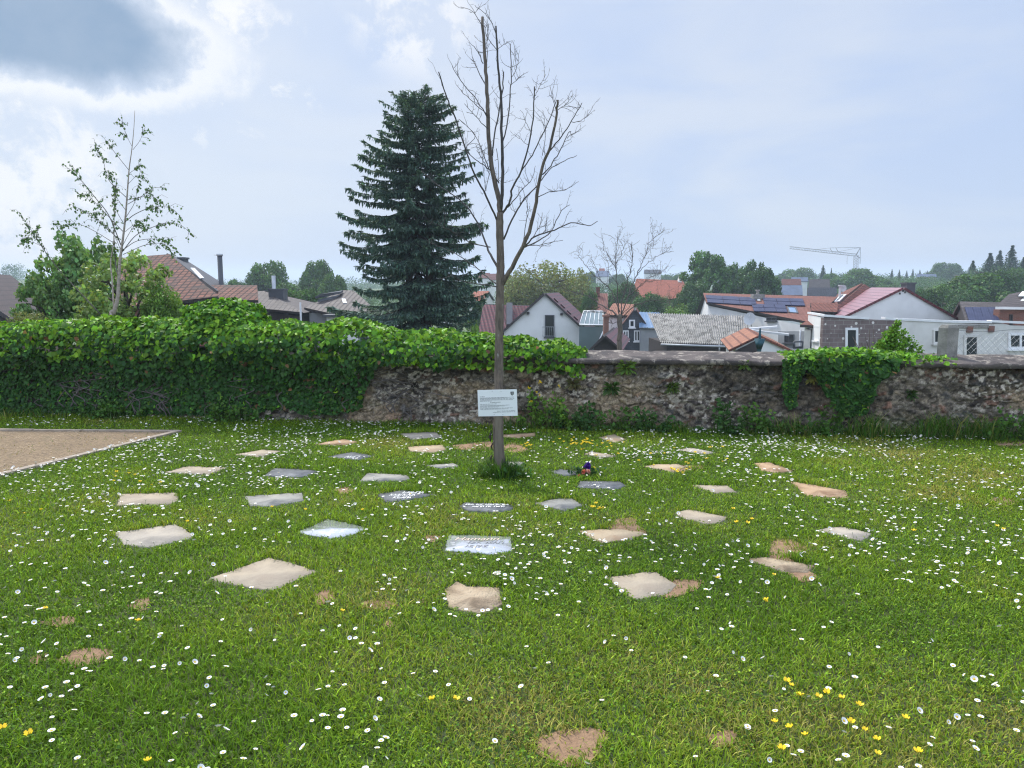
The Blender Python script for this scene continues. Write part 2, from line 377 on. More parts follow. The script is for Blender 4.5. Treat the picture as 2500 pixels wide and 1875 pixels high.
M['yellowwall'] = mat('pale_yellow_render', (0.62, 0.50, 0.28), (0.56, 0.45, 0.25), 0.5, 0.9)
M['teal'] = mat('teal_parasol_cloth', (0.03, 0.10, 0.13), (0.02, 0.07, 0.09), 5.0, 0.8)
M['bark'] = mat('grey_bark', (0.185, 0.150, 0.118), (0.105, 0.086, 0.070), 40, 0.9, 0.8, 90, stretch=(1, 1, 0.25), c3=(0.33, 0.32, 0.29), s3=60, t3=(0.64, 0.70))
M['twig'] = mat('dark_grey_twig_bark', (0.085, 0.078, 0.075), (0.05, 0.046, 0.045), 30, 0.85)
M['twig2'] = mat('pale_brown_twig_bark', (0.135, 0.115, 0.105), (0.09, 0.078, 0.072), 20, 0.85)
M['birchbark'] = mat('birch_bark', (0.42, 0.36, 0.30), (0.29, 0.24, 0.19), 18, 0.8, c3=(0.06, 0.05, 0.045), s3=26, t3=(0.62, 0.70), stretch=(1, 1, 1.6))
M['brownbark'] = mat('brown_bark', (0.075, 0.060, 0.048), (0.045, 0.036, 0.030), 6, 0.9, 0.5, 20)
M['leaf'] = foliage('leaf', 0.34, 0.5, 0.25)
M['ivy'] = foliage('ivy_leaf', 0.24, 0.5, 0.18)
M['needle'] = foliage('spruce_needle', 0.18, 0.6, 0.25)
M['grassblade'] = foliage('grass_blade', 0.38, 0.60, 0.12)
M['petal'] = mat('daisy_petal', (0.82, 0.82, 0.80), (0.74, 0.74, 0.73), 60, 0.6)
M['yolk'] = mat('yellow_flower_centre', (0.72, 0.46, 0.02), (0.60, 0.36, 0.02), 60, 0.6)
M['butter'] = mat('buttercup_petal', (0.86, 0.64, 0.015), (0.78, 0.54, 0.012), 40, 0.35)
M['stalk'] = mat('green_stalk', (0.09, 0.17, 0.03), (0.07, 0.13, 0.025), 40, 0.6)

# ------------------------------------------------------------------ terrain
WL = G(0, 1012); WR = G(2500, 1070)
WDIR = unit((WR - WL) * (1, 1, 0)); WNRM = np.array([WDIR[1], -WDIR[0], 0.0])     # towards the viewer
def wally(x): return WL[1] + (np.asarray(x) - WL[0]) * (WDIR[1] / WDIR[0])
def wpar(px, py, off=0.0):
    p = onplane(px, py, WL + WNRM * off, WNRM); return float(np.dot(p - WL, WDIR)), float(p[2])
def wpt(s, h, off=0.0): return WL + np.multiply.outer(np.asarray(s), WDIR) + np.multiply.outer(np.asarray(h), [0, 0, 1.0]) + np.multiply.outer(np.asarray(off), WNRM)
def terrain(x, y):
    x = np.asarray(x, float); y = np.asarray(y, float); d = y - wally(x)
    z = -1.9 * sstep(d, 0.25, 2.5) - 4.3 * sstep(d, 6, 48)
    side = x / np.maximum(y, 1)
    rise = 7.0 * sstep(y, 110, 480) + 3.0 * sstep(side, 0.25, 0.60) * sstep(y, 90, 290) + 5 * sstep(y, 450, 950) + 5 * sstep(-side, 0.4, 0.62) * sstep(y, 150, 400)
    return z + rise + 1.6 * (fbm(x / 60, y / 60, 5) - 0.5) * sstep(d, 20, 120)
def tz(x, y): return float(terrain(x, y))
gx = np.sinh(np.linspace(-6.6, 6.6, 221)) * 2.2; gy = np.concatenate([np.linspace(-1400, -30, 12), np.linspace(-28, 14, 64), 14 + np.sinh(np.linspace(0.06, 6.2, 130)) * 3.2])
XX, YY = np.meshgrid(gx, gy); ZZ = terrain(XX, YY)
nx, ny = len(gx), len(gy); idx = np.arange(nx * ny).reshape(ny, nx)
F = np.stack([idx[:-1, :-1], idx[:-1, 1:], idx[1:, 1:], idx[1:, :-1]], -1).reshape(-1, 4)
m, g, b, out = new_mat('meadow_soil'); co = g.node('ShaderNodeTexCoord').outputs['Object']
c = g.mix(g.ss(g.noise(co, 0.9, 6), 0.35, 0.65), (0.045, 0.080, 0.016), (0.075, 0.085, 0.026))
c = g.mix(g.ss(g.noise(co, 14, 5), 0.4, 0.7), c, (0.030, 0.040, 0.012))
sp = g.node('ShaderNodeSeparateXYZ'); g.l.new(co, sp.inputs[0]); meadow = g.mix(g.ss(g.noise(co, 0.05, 6), .4, .6), (0.050, 0.098, 0.026), (0.085, 0.125, 0.036)); c = g.mix(g.ss(sp.outputs[1], 40, 110), c, meadow)
g.put(b.inputs['Base Color'], c); b.inputs['Roughness'].default_value = 0.95
ground = link('ground', mesh('ground', np.stack([XX, YY, ZZ], -1).reshape(-1, 3), F, m, smooth=True)); ground['kind'] = 'structure'

# ------------------------------------------------------------------ stone wall
S0, S1 = -6.0, 18.5
def wall_mesh():
    s = np.arange(S0 + 2, S1 - 2.5, 0.0105); h = np.linspace(-0.06, 0.745, 78); Sg, Hg = np.meshgrid(s, h)
    cw = 0.135; chh = 0.070
    wx = Sg / cw + 2.2 * (fbm(Sg * 2.6, Hg * 3.6, 1) - .5) + 1.3 * (fbm(Sg * 13, Hg * 15, 8, 3) - .5); wy = Hg / chh + 2.6 * (fbm(Sg * 2.4, Hg * 3.0, 2) - .5) + 1.5 * (fbm(Sg * 13, Hg * 15, 9, 3) - .5)
    bx, by = np.floor(wx), np.floor(wy); d1 = np.full(Sg.shape, 9.); d2 = d1.copy(); ci = np.zeros(Sg.shape); cj = ci.copy()
    for di in (-1, 0, 1):
        for dj in (-1, 0, 1):
            i, j = bx + di, by + dj; big = _h(i, j, 9) 
            d = np.hypot(wx - i - .15 - .7 * _h(i, j, 3), wy - j - .15 - .7 * _h(i, j, 4)) - 0.30 * (big > .78)
            closer = d < d1; d2 = np.where(closer, d1, np.minimum(d2, d)); ci = np.where(closer, i, ci); cj = np.where(closer, j, cj); d1 = np.where(closer, d, d1)
    edge = sstep(d2 - d1, 0.0, 0.42); fine1 = fbm(Sg * 34, Hg * 42, 61, 3); fine2 = fbm(Sg * 17, Hg * 26, 62, 3)
    r1, r2 = _h(ci, cj, 21), _h(ci, cj, 22)
    off = edge * (0.006 + 0.026 * r1 ** 2) + 0.030 * (fine2 - .5) + 0.018 * (fine1 - .5) + 0.05 * (fbm(Sg * 1.2, Hg * 2, 6) - .5) + 0.014 * (vnoise(Sg * 55, Hg * 55, 3) - .5)
    pal = np.array([(.070, .062, .054), (.115, .100, .084), (.150, .092, .070), (.205, .172, .130), (.090, .088, .086), (.135, .122, .104), (.060, .052, .050)])
    colr = pal[(r2 * 6.999).astype(int)] * (0.7 + 0.6 * r1[..., None])
    mort = np.array([.165, .145, .118]); colr = colr * edge[..., None] + mort * (1 - edge[..., None]) * (0.45 + 0.8 * fbm(Sg * 3, Hg * 3, 30)[..., None]); colr = colr * (.62 + .76 * sstep(fine1, .25, .75))[..., None]; pit = sstep(fine2, .60, .70); colr = colr * (1 - .45 * pit[..., None])
    damp = sstep(fbm(Sg * 1.1, Hg * 1.8, 13), 0.44, 0.66) * (0.45 + 0.55 * sstep(Hg, 0.1, 0.6))
    colr = colr * (1 - 0.50 * damp[..., None])                                    # black algae stains
    lich = sstep(fbm(Sg * 30, Hg * 36, 17, 3), 0.54, 0.63) * sstep(fbm(Sg * 1.9, Hg * 2.6, 18, 3), 0.36, 0.56)
    colr = colr * (1 - lich[..., None]) + np.array([.40, .375, .330]) * lich[..., None] * (0.6 + .5 * r1[..., None])
    tan = sstep(fbm(Sg * 1.5, Hg * 2.4, 19), 0.60, 0.74) * 0.7
    colr = colr * (1 - tan[..., None]) + np.array([.33, .265, .180]) * tan[..., None] * (0.4 + 0.6 * edge[..., None])
    moss = sstep(fbm(Sg * 2.5, Hg * 3.5, 27), 0.60, 0.72) * (1 - sstep(Hg, 0.0, 0.35))
    colr = colr * (1 - .6 * moss[..., None]) + np.array([.045, .065, .016]) * .6 * moss[..., None]
    V = wpt(Sg, Hg, off - 0.03); n1, n2 = Sg.shape; ii = np.arange(n1 * n2).reshape(n1, n2)
    Fq = np.stack([ii[:-1, :-1], ii[:-1, 1:], ii[1:, 1:], ii[1:, :-1]], -1).reshape(-1, 4)
    V = V.reshape(-1, 3); C = colr.reshape(-1, 3); k = len(V)
    back = np.array([wpt(s[0], -2.2, -0.46), wpt(s[-1], -2.2, -0.46), wpt(s[-1], .745, -0.46), wpt(s[0], .745, -0.46)])
    V = np.vstack([V, back]); C = np.vstack([C, np.full((4, 3), .12)])
    top = [(k + 3, k + 2, int(ii[-1, -1]), int(ii[-1, 0]))]
    return V, np.vstack([Fq, [(k + 1, k, k + 3, k + 2)], top]), C
m, g, b, out = new_mat('rubble_stone'); at = g.node('ShaderNodeAttribute', attribute_name='tint').outputs['Color']; co = g.node('ShaderNodeTexCoord').outputs['Object']
cc = g.mix(g.ss(g.noise(co, 60, 6, 0.65), 0.38, 0.62), g.mix(1.0, at, (0.74, 0.74, 0.74), 'MULTIPLY'), g.mix(1.0, at, (1.28, 1.26, 1.24), 'MULTIPLY'))
cc = g.mix(g.ss(g.noise(co, 34, 7, 0.7), 0.63, 0.70), cc, (0.40, 0.385, 0.35))
g.put(b.inputs['Base Color'], cc); b.inputs['Roughness'].default_value = 0.95; b.inputs['Specular IOR Level'].default_value = 0.2
bn = g.node('ShaderNodeBump'); bn.inputs['Strength'].default_value = 0.8; bn.inputs['Distance'].default_value = 0.012
g.put(bn.inputs['Height'], g.noise(co, 70, 6, 0.7)); g.l.new(bn.outputs[0], b.inputs['Normal']); M['rubble'] = m
wallroot = empty('stone_wall', wpt(6.0, 0, 0), 'old rubble stone wall with lichen and a flat coping, closing the lawn', 'wall')
V, Fq, C = wall_mesh(); C = C * np.array([1.36, 1.29, 1.21]); link('masonry', mesh('masonry', V - np.array(wallroot.location), Fq, M['rubble'], tint=C, smooth=True), wallroot)
m, g, b, out = new_mat('coping_stone'); co = g.node('ShaderNodeTexCoord').outputs['Object']
c = g.mix(g.ss(g.noise(co, 3.0, 6, .6), .4, .62), (0.115, 0.094, 0.084), (0.058, 0.048, 0.045))
c = g.mix(g.ss(g.noise(co, 9, 7, .7), .52, .62), c, (0.30, 0.26, 0.215)); c = g.mix(g.ss(g.noise(co, 4.2, 7, .65), .56, .68), c, (0.055, 0.048, 0.046))
c = g.mix(g.ss(g.noise(co, 1.1, 6, .6), .60, .72), c, (0.38, 0.345, 0.23))
g.put(b.inputs['Base Color'], c); b.inputs['Roughness'].default_value = 0.95
bn = g.node('ShaderNodeBump'); bn.inputs['Strength'].default_value = 0.8; bn.inputs['Distance'].default_value = 0.02
g.put(bn.inputs['Height'], g.noise(co, 26, 7, .7)); g.l.new(bn.outputs[0], b.inputs['Normal'])
def coping():
    prof = np.array([(-.02, .745), (.055, .747), (.062, .790), (.045, .803), (-.10, .822), (-.28, .846), (-.42, .858), (-.50, .845), (-.505, .75)])
    s = np.arange(S0 + 2, S1 - 2.5, 0.05); V = []; 
    for k in range(len(prof)):
        o = prof[k, 0] + 0.030 * (fbm(s * 5, s * 0 + k, 40) - .5); hh = prof[k, 1] + 0.026 * (fbm(s * 3.2, s * 0 + k * .3, 41) - .5)
        seam = np.abs((s % 1.15) - .02) < .03; hh = hh - 0.010 * seam; o = o - .010 * seam * np.sign(prof[k, 0] + .2)
        V.append(wpt(s, hh, o))
    V = np.array(V); a, n = V.shape[:2]; ii = np.arange(a * n).reshape(a, n)
    return V.reshape(-1, 3), np.stack([ii[:-1, :-1], ii[1:, :-1], ii[1:, 1:], ii[:-1, 1:]], -1).reshape(-1, 4)[:, ::-1]
V, Fq = coping(); link('coping', mesh('coping', V - np.array(wallroot.location), Fq, m), wallroot)

# ------------------------------------------------------------------ ivy on the wall
prof_px = [(-900, 786), (-300, 788), (0, 789), (200, 783), (420, 779), (620, 783), (740, 788), (817, 783), (907, 794), (962, 806), (1016, 812), (1099, 811), (1200, 822), (1229, 829), (1285, 830), (1353, 839), (1428, 851), (1450, 858)]
pr = np.array([wpar(x, y, -0.10) for x, y in prof_px]); 
def crown_h(s): return np.interp(s, pr[:, 0], pr[:, 1], left=pr[0, 1], right=0.80)
front_px = [(-900, 760), (1364, 848), (1358, 868), (1342, 878), (1300, 872), (1263, 868), (1206, 868), (1160, 872), (1106, 885), (1085, 902), (1070, 903), (1045, 885), (980, 884), (935, 893), (915, 905), (900, 950), (872, 1000), (850, 1012), (800, 1006), (740, 1014), (700, 1000), (640, 1008), (600, 1004), (560, 1014), (-900, 1010)]
front = np.array([wpar(x, y, 0.08) for x, y in front_px])
def ivy_front(n, poly, hmax, seed, bulge=0.24, sz=(.040, .074), old=0.0):
    lo, hi = poly.min(0), poly.max(0); s = rng.uniform(lo[0], hi[0], n); h = rng.uniform(max(lo[1], 0), hmax, n)
    k = inpoly(s + 0.10 * (fbm(s * 5, h * 5, seed) - .5), h + 0.10 * (fbm(s * 5, h * 5, seed + 1) - .5), poly); s, h = s[k], h[k]; n = len(s)
    hm = crown_h(s) if bulge > .15 else np.full(n, 0.8)
    big = bulge * (0.15 + 1.0 * sstep(h / hm, 0.25, 0.85)) * (np.clip(.22 + sstep(hm, .88, 1.08), 0, 1) if bulge > .15 else 1) * (0.10 + 1.8 * np.clip(fbm(s * 3.1, h * 3.6, seed + 2, 3) - .12, 0, 1))
    off = 0.03 + big * rng.uniform(0.25, 1.0, n) ** 0.55
    c = wpt(s, h, off)
    t = np.array([0, 0, -1.0]) + 0.55 * rng.normal(size=(n, 3)) + WNRM * 0.35
    nr = WNRM + np.array([0, 0, 0.55]) + 0.42 * rng.normal(size=(n, 3))
    young = (rng.random(n) < 0.05 + 0.50 * sstep(h / hm, 0.55, 0.95) * (1 - old))  # fewer bright leaves lower down: shade painted into the colour, besides leaf age
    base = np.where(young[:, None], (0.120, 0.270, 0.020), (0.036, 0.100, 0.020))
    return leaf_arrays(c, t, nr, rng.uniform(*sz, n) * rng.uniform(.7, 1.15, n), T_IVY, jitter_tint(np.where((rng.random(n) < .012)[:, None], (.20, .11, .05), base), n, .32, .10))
def ivy_crown(n, s0, s1, seed, back=-0.62):
    s = rng.uniform(s0, s1, n); H = crown_h(s) + 0.12 * (fbm(s * 3.4, s * 0, seed, 3) - .5); phi = rng.uniform(-0.25, math.pi * .92, n)
    hb = np.maximum(0.60, H - .22 - .5 * np.maximum(0, H - .98)); thin = sstep(H, .86, 1.08); rx = .20 + .24 * thin; u = np.cos(phi); vv = np.sin(phi); sc = rng.uniform(.72, 1.0, n) ** .6
    off = -0.17 + rx * np.sign(u) * np.abs(u) ** .7 * sc * (0.85 + .4 * (fbm(s * 3, phi * 2, seed + 3) - .5)); h = hb + (H - hb) * np.abs(vv) ** .6 * np.sign(vv) * (1 - .35 * (1 - sc))
    lump = 0.07 * (fbm(s * 5, phi * 3, seed + 5) - .45); h = h + lump
    c = wpt(s, h, off); nr = np.outer(u, WNRM) + np.outer(np.maximum(vv, .25) + .25, [0, 0, 1]) + .42 * rng.normal(size=(n, 3))
    t = np.outer(u * .6 + .2, WNRM) + np.outer(-0.35 - .5 * np.abs(u), [0, 0, 1]) + .7 * rng.normal(size=(n, 3))
    young = rng.random(n) < 0.62
    base = np.where(young[:, None], (0.175, 0.345, 0.026), (0.068, 0.168, 0.022))  # brighter than the front leaves: new growth, with top light in the colour
    return leaf_arrays(c, t, nr, rng.uniform(.030, .084, n), T_IVY, jitter_tint(base, n, .30, .10))
def ivy_mound(n, c, rad, seed):
    d = rand_dirs(n); d[:, 2] = np.abs(d[:, 2]) * 1.1 - .1; d = norm_rows(d); k = 0.85 + .35 * (fbm(d[:, 0] * 3 + 5, d[:, 2] * 3 + d[:, 1], seed) - .5)
    r = k * rng.uniform(.6, 1, n) ** .5
    p = np.asarray(c) + d * r[:, None] * np.asarray(rad)
    nr = d + np.array([0, 0, .4]) + .42 * rng.normal(size=(n, 3)); t = np.array([0, 0, -.7]) + d * .4 + .6 * rng.normal(size=(n, 3))
    base = np.where((rng.random(n) < .5)[:, None], (0.165, 0.345, 0.024), (0.065, 0.172, 0.022))
    return leaf_arrays(p, t, nr, rng.uniform(.040, .072, n), T_IVY, jitter_tint(base, n, .20, .10))
iv = empty('ivy', wpt(2.5, 0, .1), 'huge dense ivy blanket with a rounded mound covering the left half of the wall', 'climbing plant')
smax = wpar(1428, 850, -.1)[0]
mc = wpt(wpar(548, 790, -.25)[0], 1.01, -.30)
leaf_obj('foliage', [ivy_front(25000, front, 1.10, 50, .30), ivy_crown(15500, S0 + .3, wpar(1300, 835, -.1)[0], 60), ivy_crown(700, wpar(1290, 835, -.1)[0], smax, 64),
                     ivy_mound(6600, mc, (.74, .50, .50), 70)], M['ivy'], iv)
tb = Tubes()
for k in range(46):
    s = rng.uniform(-2.5, front[13, 0] + .6); h0 = rng.uniform(0, .15); n = 7
    pts = [wpt(s + .05 * i * rng.normal(), h0 + i * .085, .05 + .03 * rng.random()) for i in range(n)]
    tb.add(smooth_path(pts, 3), np.linspace(.008, .004, (n - 1) * 3 + 1), 5)
tb.build('stem', M['twig2'], iv)
# right hand ivy: hanging curtain, running strip, thin strand
cur = np.array([wpar(x, y, .06) for x, y in [(1950, 866), (2194, 868), (2182, 900), (2144, 923), (2132, 976), (2114, 1002), (2061, 1013), (2038, 988), (2015, 953), (1991, 912), (1970, 890)]])
strand = np.array([wpar(x, y, .05) for x, y in [(1918, 868), (1962, 866), (1966, 900), (1950, 940), (1945, 990), (1925, 1000), (1912, 950), (1910, 900)]])
iv2 = empty('ivy', wpt(wpar(2080, 1000)[0], 0, .1), 'small ivy curtain hanging from the coping on the right part of the wall', 'climbing plant')
def ivy_strip(n, pxa, pxb, seed):
    a, bb = wpar(pxa, 860)[0], wpar(pxb, 860)[0]; s = rng.uniform(a, bb, n); f = (s - a) / (bb - a); off = rng.uniform(-.42, .13, n); 
    k = rng.random(n) < np.clip(1.25 - 1.0 * np.abs(f * 2 - .85), .12, 1); s, off, f = s[k], off[k], f[k]; n = len(s)
    h = .835 + np.maximum(0, -.01 - off * .02) + rng.uniform(.0, .085, n) * np.clip(1.2 - np.abs(f * 2 - .8), .2, 1) - np.maximum(off - .06, 0) * .8
    nr = np.array([0, 0, 1.0]) + WNRM * .35 + .4 * rng.normal(size=(n, 3)); t = WNRM * .5 + .7 * rng.normal(size=(n, 3))
    base = np.where((rng.random(n) < .6)[:, None], (0.165, 0.345, 0.026), (0.066, 0.172, 0.022))
    return leaf_arrays(wpt(s, h, off), t, nr, rng.uniform(.032, .058, n), T_IVY, jitter_tint(base, n, .2, .1))
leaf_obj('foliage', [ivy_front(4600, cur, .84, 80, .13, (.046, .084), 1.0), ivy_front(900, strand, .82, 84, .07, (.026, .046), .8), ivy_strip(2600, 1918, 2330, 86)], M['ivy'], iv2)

# ------------------------------------------------------------------ gravel path with edging
PZ = 0.006
pp = [G(-2600, 1056), G(-1200, 1052), G(0, 1049), G(441, 1057), G(200, 1111), G(0, 1163), G(-900, 1380), G(-3800, 1380)]
mpath = mat('path_gravel', (0.285, 0.205, 0.120), (0.200, 0.142, 0.084), 26, 0.95, 0.9, 70, c3=(0.125, 0.112, 0.060), s3=3.4, t3=(0.58, 0.74))
mb = MB(); mb.face([(p[0], p[1], PZ) for p in pp][::-1]); path = mb.build('gravel_path', mpath); path['kind'] = 'structure'
mst = mat('pebble', (0.36, 0.265, 0.165), (0.22, 0.16, 0.105), 3.0, 0.9)
pv = np.array(pp)[:, :2]; n = 26000; x = rng.uniform(-8.5, -3.5, n); y = rng.uniform(4.5, 9.3, n); k = inpoly(x, y, pv); x, y = x[k], y[k]; n = len(x)
oc = np.array([(1, 0, 0), (0, 1, 0), (-1, 0, 0), (0, -1, 0), (0, 0, .7), (0, 0, -.7)]); of = np.array([(0, 1, 4), (1, 2, 4), (2, 3, 4), (3, 0, 4)])
sz = rng.uniform(.004, .012, n); V = np.stack([x, y, np.full(n, PZ + .002)], 1)[:, None] + oc[None] * sz[:, None, None] * rng.uniform(.6, 1.2, (n, 1, 3))
gp = link('gravel', mesh('gravel', V.reshape(-1, 3), (of[None] + 6 * np.arange(n)[:, None, None]).reshape(-1, 3), mst)); tag(gp, 'loose beige gravel spread over the path', 'gravel', kind='stuff')
def edging(a, bb, wd, ht):
    a, bb = np.array(a), np.array(bb); d = unit(bb - a); nr = np.array([-d[1], d[0], 0]); mb = MB(); L = np.linalg.norm(bb - a); k = max(1, int(L / .5))
    for i in range(k):
        p, q = a + d * (L * i / k + .004), a + d * (L * (i + 1) / k - .004); dz = .006 * rng.random(); sh = nr * .008 * rng.normal()
        mb.prism([p - nr * wd / 2 + sh + (0, 0, -.02), q - nr * wd / 2 + sh + (0, 0, -.02), q + nr * wd / 2 + sh + (0, 0, -.02), p + nr * wd / 2 + sh + (0, 0, -.02)], (0, 0, ht + .02 + dz))
    return mb
med = mat('edging_stone', (0.36, 0.30, 0.235), (0.28, 0.23, 0.18), 14, 0.9, 0.4)
e1 = edging(G(-500, 1050), G(436, 1056), .05, .022).build('path_edging', med); tag(e1, 'low pale edging strip along the far side of the gravel path', 'edging')
e2 = edging(G(436, 1056), G(-60, 1179), .07, .026).build('path_edging', med); tag(e2, 'low pale edging strip running diagonally beside the lawn and gravel', 'edging')

# ------------------------------------------------------------------ grave slabs let into the lawn
def stone(name, c1, c2, sand=None, rough=.9, bump=.35):
    return mat(name, c1, c2, 7, rough, bump, 50, c3=sand, s3=4.5, t3=(.50, .68), spec=.12)
SM = {'beige': stone('beige_sandstone', (0.40, 0.335, 0.25), (0.33, 0.275, 0.21), (0.33, 0.27, 0.205)),
      'warm': stone('warm_sandstone', (0.46, 0.365, 0.245), (0.38, 0.295, 0.20), (0.38, 0.265, 0.17)),
      'greybeige': stone('grey_sandstone', (0.42, 0.37, 0.30), (0.34, 0.30, 0.25), (0.28, 0.25, 0.21)),
      'grey': stone('pale_grey_stone', (0.34, 0.325, 0.285), (0.25, 0.24, 0.215), (0.16, 0.16, 0.155)),
      'dark': stone('dark_grey_stone', (0.145, 0.150, 0.158), (0.095, 0.100, 0.108), (0.20, 0.205, 0.21), .55),
      'soil': stone('earth_covered_stone', (0.45, 0.315, 0.20), (0.36, 0.24, 0.148), (0.25, 0.155, 0.095), .95, .6),
      'worn': stone('buried_stone', (0.47, 0.375, 0.26), (0.33, 0.25, 0.17), (0.20, 0.15, 0.10), .95, .9)}
m, g, b, out = new_mat('polished_wet_granite'); co = g.node('ShaderNodeTexCoord').outputs['Object']
g.put(b.inputs['Base Color'], g.mix(g.ss(g.noise(co, 260, 3), .42, .6), (0.36, 0.37, 0.39), (0.46, 0.47, 0.50)))
g.put(b.inputs['Roughness'], g.math('MULTIPLY_ADD', g.ss(g.noise(co, 16, 5), .50, .68), 0.34, 0.05)); b.inputs['Specular IOR Level'].default_value = 1.0
b.inputs['IOR'].default_value = 1.9; b.inputs['Coat Weight'].default_value = 1.0; b.inputs['Coat Roughness'].default_value = 0.03
bn = g.node('ShaderNodeBump'); bn.inputs['Strength'].default_value = .10; bn.inputs['Distance'].default_value = .004
g.put(bn.inputs['Height'], g.noise(co, 38, 4)); g.l.new(bn.outputs[0], b.inputs['Normal']); g.l.new(bn.outputs[0], b.inputs['Coat Normal']); SM['gloss'] = m
SLABS = [
 ('beige', [(578,1109),(641,1098),(691,1101),(635,1115)], 'small beige slab on the left, first behind the slab nearest the gravel corner'),
 ('beige', [(406,1153),(450,1139),(553,1141),(509,1158)], 'beige slab lying nearest to the gravel path edge on the left'),
 ('dark', [(647,1161),(673,1143),(779,1149),(735,1165)], 'blue grey slab on the left between two beige rows, without any writing'),
 ('beige', [(287,1233),(297,1206),(429,1203),(434,1222),(410,1230)], 'long beige slab at the far left end of the second row'),
 ('grey', [(603,1211),(735,1203),(739,1221),(667,1234),(614,1233)], 'pale grey mottled slab with dandelion stalks at its front edge'),
 ('greybeige', [(284,1300),(426,1281),(467,1303),(462,1314),(368,1333),(306,1328)], 'large grey beige slab farthest left in the front row'),
 ('gloss', [(732,1297),(802,1268),(896,1289),(852,1305),(808,1311),(750,1303)], 'wet glossy slab without writing mirroring the sky, left of the stake'),
 ('beige', [(516,1412),(656,1362),(770,1393),(661,1438),(620,1433)], 'biggest beige slab, a diamond nearest the viewer on the left'),
 ('soil', [(771,1084),(839,1072),(873,1079),(842,1086)], 'thin half overgrown beige slab with a brown front edge, left back row'),
 ('greybeige', [(979,1058),(1063,1055),(1077,1067),(1006,1072)], 'grey beige slab nearest the wall left of the trunk'),
 ('warm', [(996,1091),(1080,1086),(1087,1097),(1054,1104),(1003,1101)], 'warm yellowish slab just in front of the one nearest the wall, left of the trunk'),
 ('dark', [(802,1114),(859,1104),(912,1112),(873,1122)], 'dark diamond slab in the back left with a pale smudge'),
 ('grey', [(1043,1136),(1105,1131),(1124,1138),(1077,1143)], 'small pale grey slab nearly overgrown, left of the grass tuft at the stake'),
 ('grey', [(881,1173),(898,1155),(992,1160),(1000,1170),(978,1173)], 'light grey slab with bare earth at its left corner'),
 ('dark', [(925,1206),(983,1197),(1060,1208),(1000,1218),(944,1224)], 'dark slab with several rows of white lettering, left of the stake'),
 ('dark', [(1122,1234),(1136,1227),(1248,1232),(1247,1244),(1210,1249),(1142,1246)], 'dark slab with two thin lines of white lettering in front of the stake'),
 ('gloss', [(1090,1342),(1097,1306),(1244,1310),(1248,1342),(1199,1350)], 'shiny rectangular slab with a script name engraved, front centre'),
 ('worn', [(1088,1438),(1116,1420),(1142,1432),(1216,1435),(1224,1475),(1167,1495),(1097,1480)], 'square worn slab half buried in dry soil, nearest the viewer at centre'),
 ('grey', [(1187,1136),(1230,1127),(1278,1128),(1262,1141)], 'pale grey slab partly hidden behind the stake and trunk'),
 ('soil', [(1230,1061),(1305,1056),(1306,1064),(1268,1068),(1231,1066)], 'orange brown slab near the wall just right of the trunk'),
 ('warm', [(1463,1068),(1500,1060),(1526,1072),(1500,1080)], 'small brownish slab behind the patch of yellow flowers'),
 ('beige', [(1427,1108),(1444,1102),(1503,1113),(1472,1117)], 'narrow beige slab in front of the yellow flower patch'),
 ('greybeige', [(1653,1098),(1687,1093),(1747,1104),(1719,1109)], 'grey beige diamond slab farthest back on the right'),
 ('warm', [(1573,1138),(1608,1133),(1652,1133),(1672,1140),(1642,1152)], 'warm beige slab with loose brown soil on its right end'),
 ('dark', [(1347,1150),(1370,1146),(1410,1150),(1410,1159),(1376,1160)], 'dark grey slab with the flower bouquet lying at its right end'),
 ('dark', [(1410,1189),(1418,1175),(1512,1176),(1526,1185),(1506,1194)], 'blue grey slab with faint engraved letters in front of the bouquet'),
 ('grey', [(1309,1228),(1367,1217),(1396,1218),(1421,1233),(1376,1245)], 'whitish grey slab right of the one with two lettered lines'),
 ('warm', [(1418,1296),(1506,1291),(1577,1302),(1540,1313),(1472,1324)], 'cream slab with an earthy hollow behind it, right of centre'),
 ('beige', [(1650,1252),(1681,1244),(1775,1262),(1755,1275),(1724,1277),(1667,1263)], 'smooth beige slab with dark lush grass along its back edge'),
 ('beige', [(1486,1410),(1577,1398),(1602,1398),(1650,1427),(1625,1449),(1551,1461)], 'big beige slab in the front right with reddish soil on its right'),
 ('beige', [(1692,1184),(1775,1186),(1797,1200),(1746,1203)], 'clean beige slab in the middle of the right side, third from the wall'),
 ('soil', [(1841,1131),(1877,1129),(1936,1149),(1891,1153),(1860,1149)], 'reddish brown slab in the right back, smaller of two earthy ones'),
 ('soil', [(1933,1176),(2061,1197),(2069,1214),(1970,1209)], 'long reddish slab with soil along its upper edge, far right'),
 ('greybeige', [(1998,1293),(2055,1286),(2129,1302),(2100,1319)], 'grey slab farthest to the right'),
 ('worn', [(1820,1364),(1871,1361),(1987,1381),(1967,1396),(1919,1396)], 'cream slab with bare soil behind and in front of it, far right front'),
]
TOPZ = 0.008
slab_polys = []; slab_objs = []
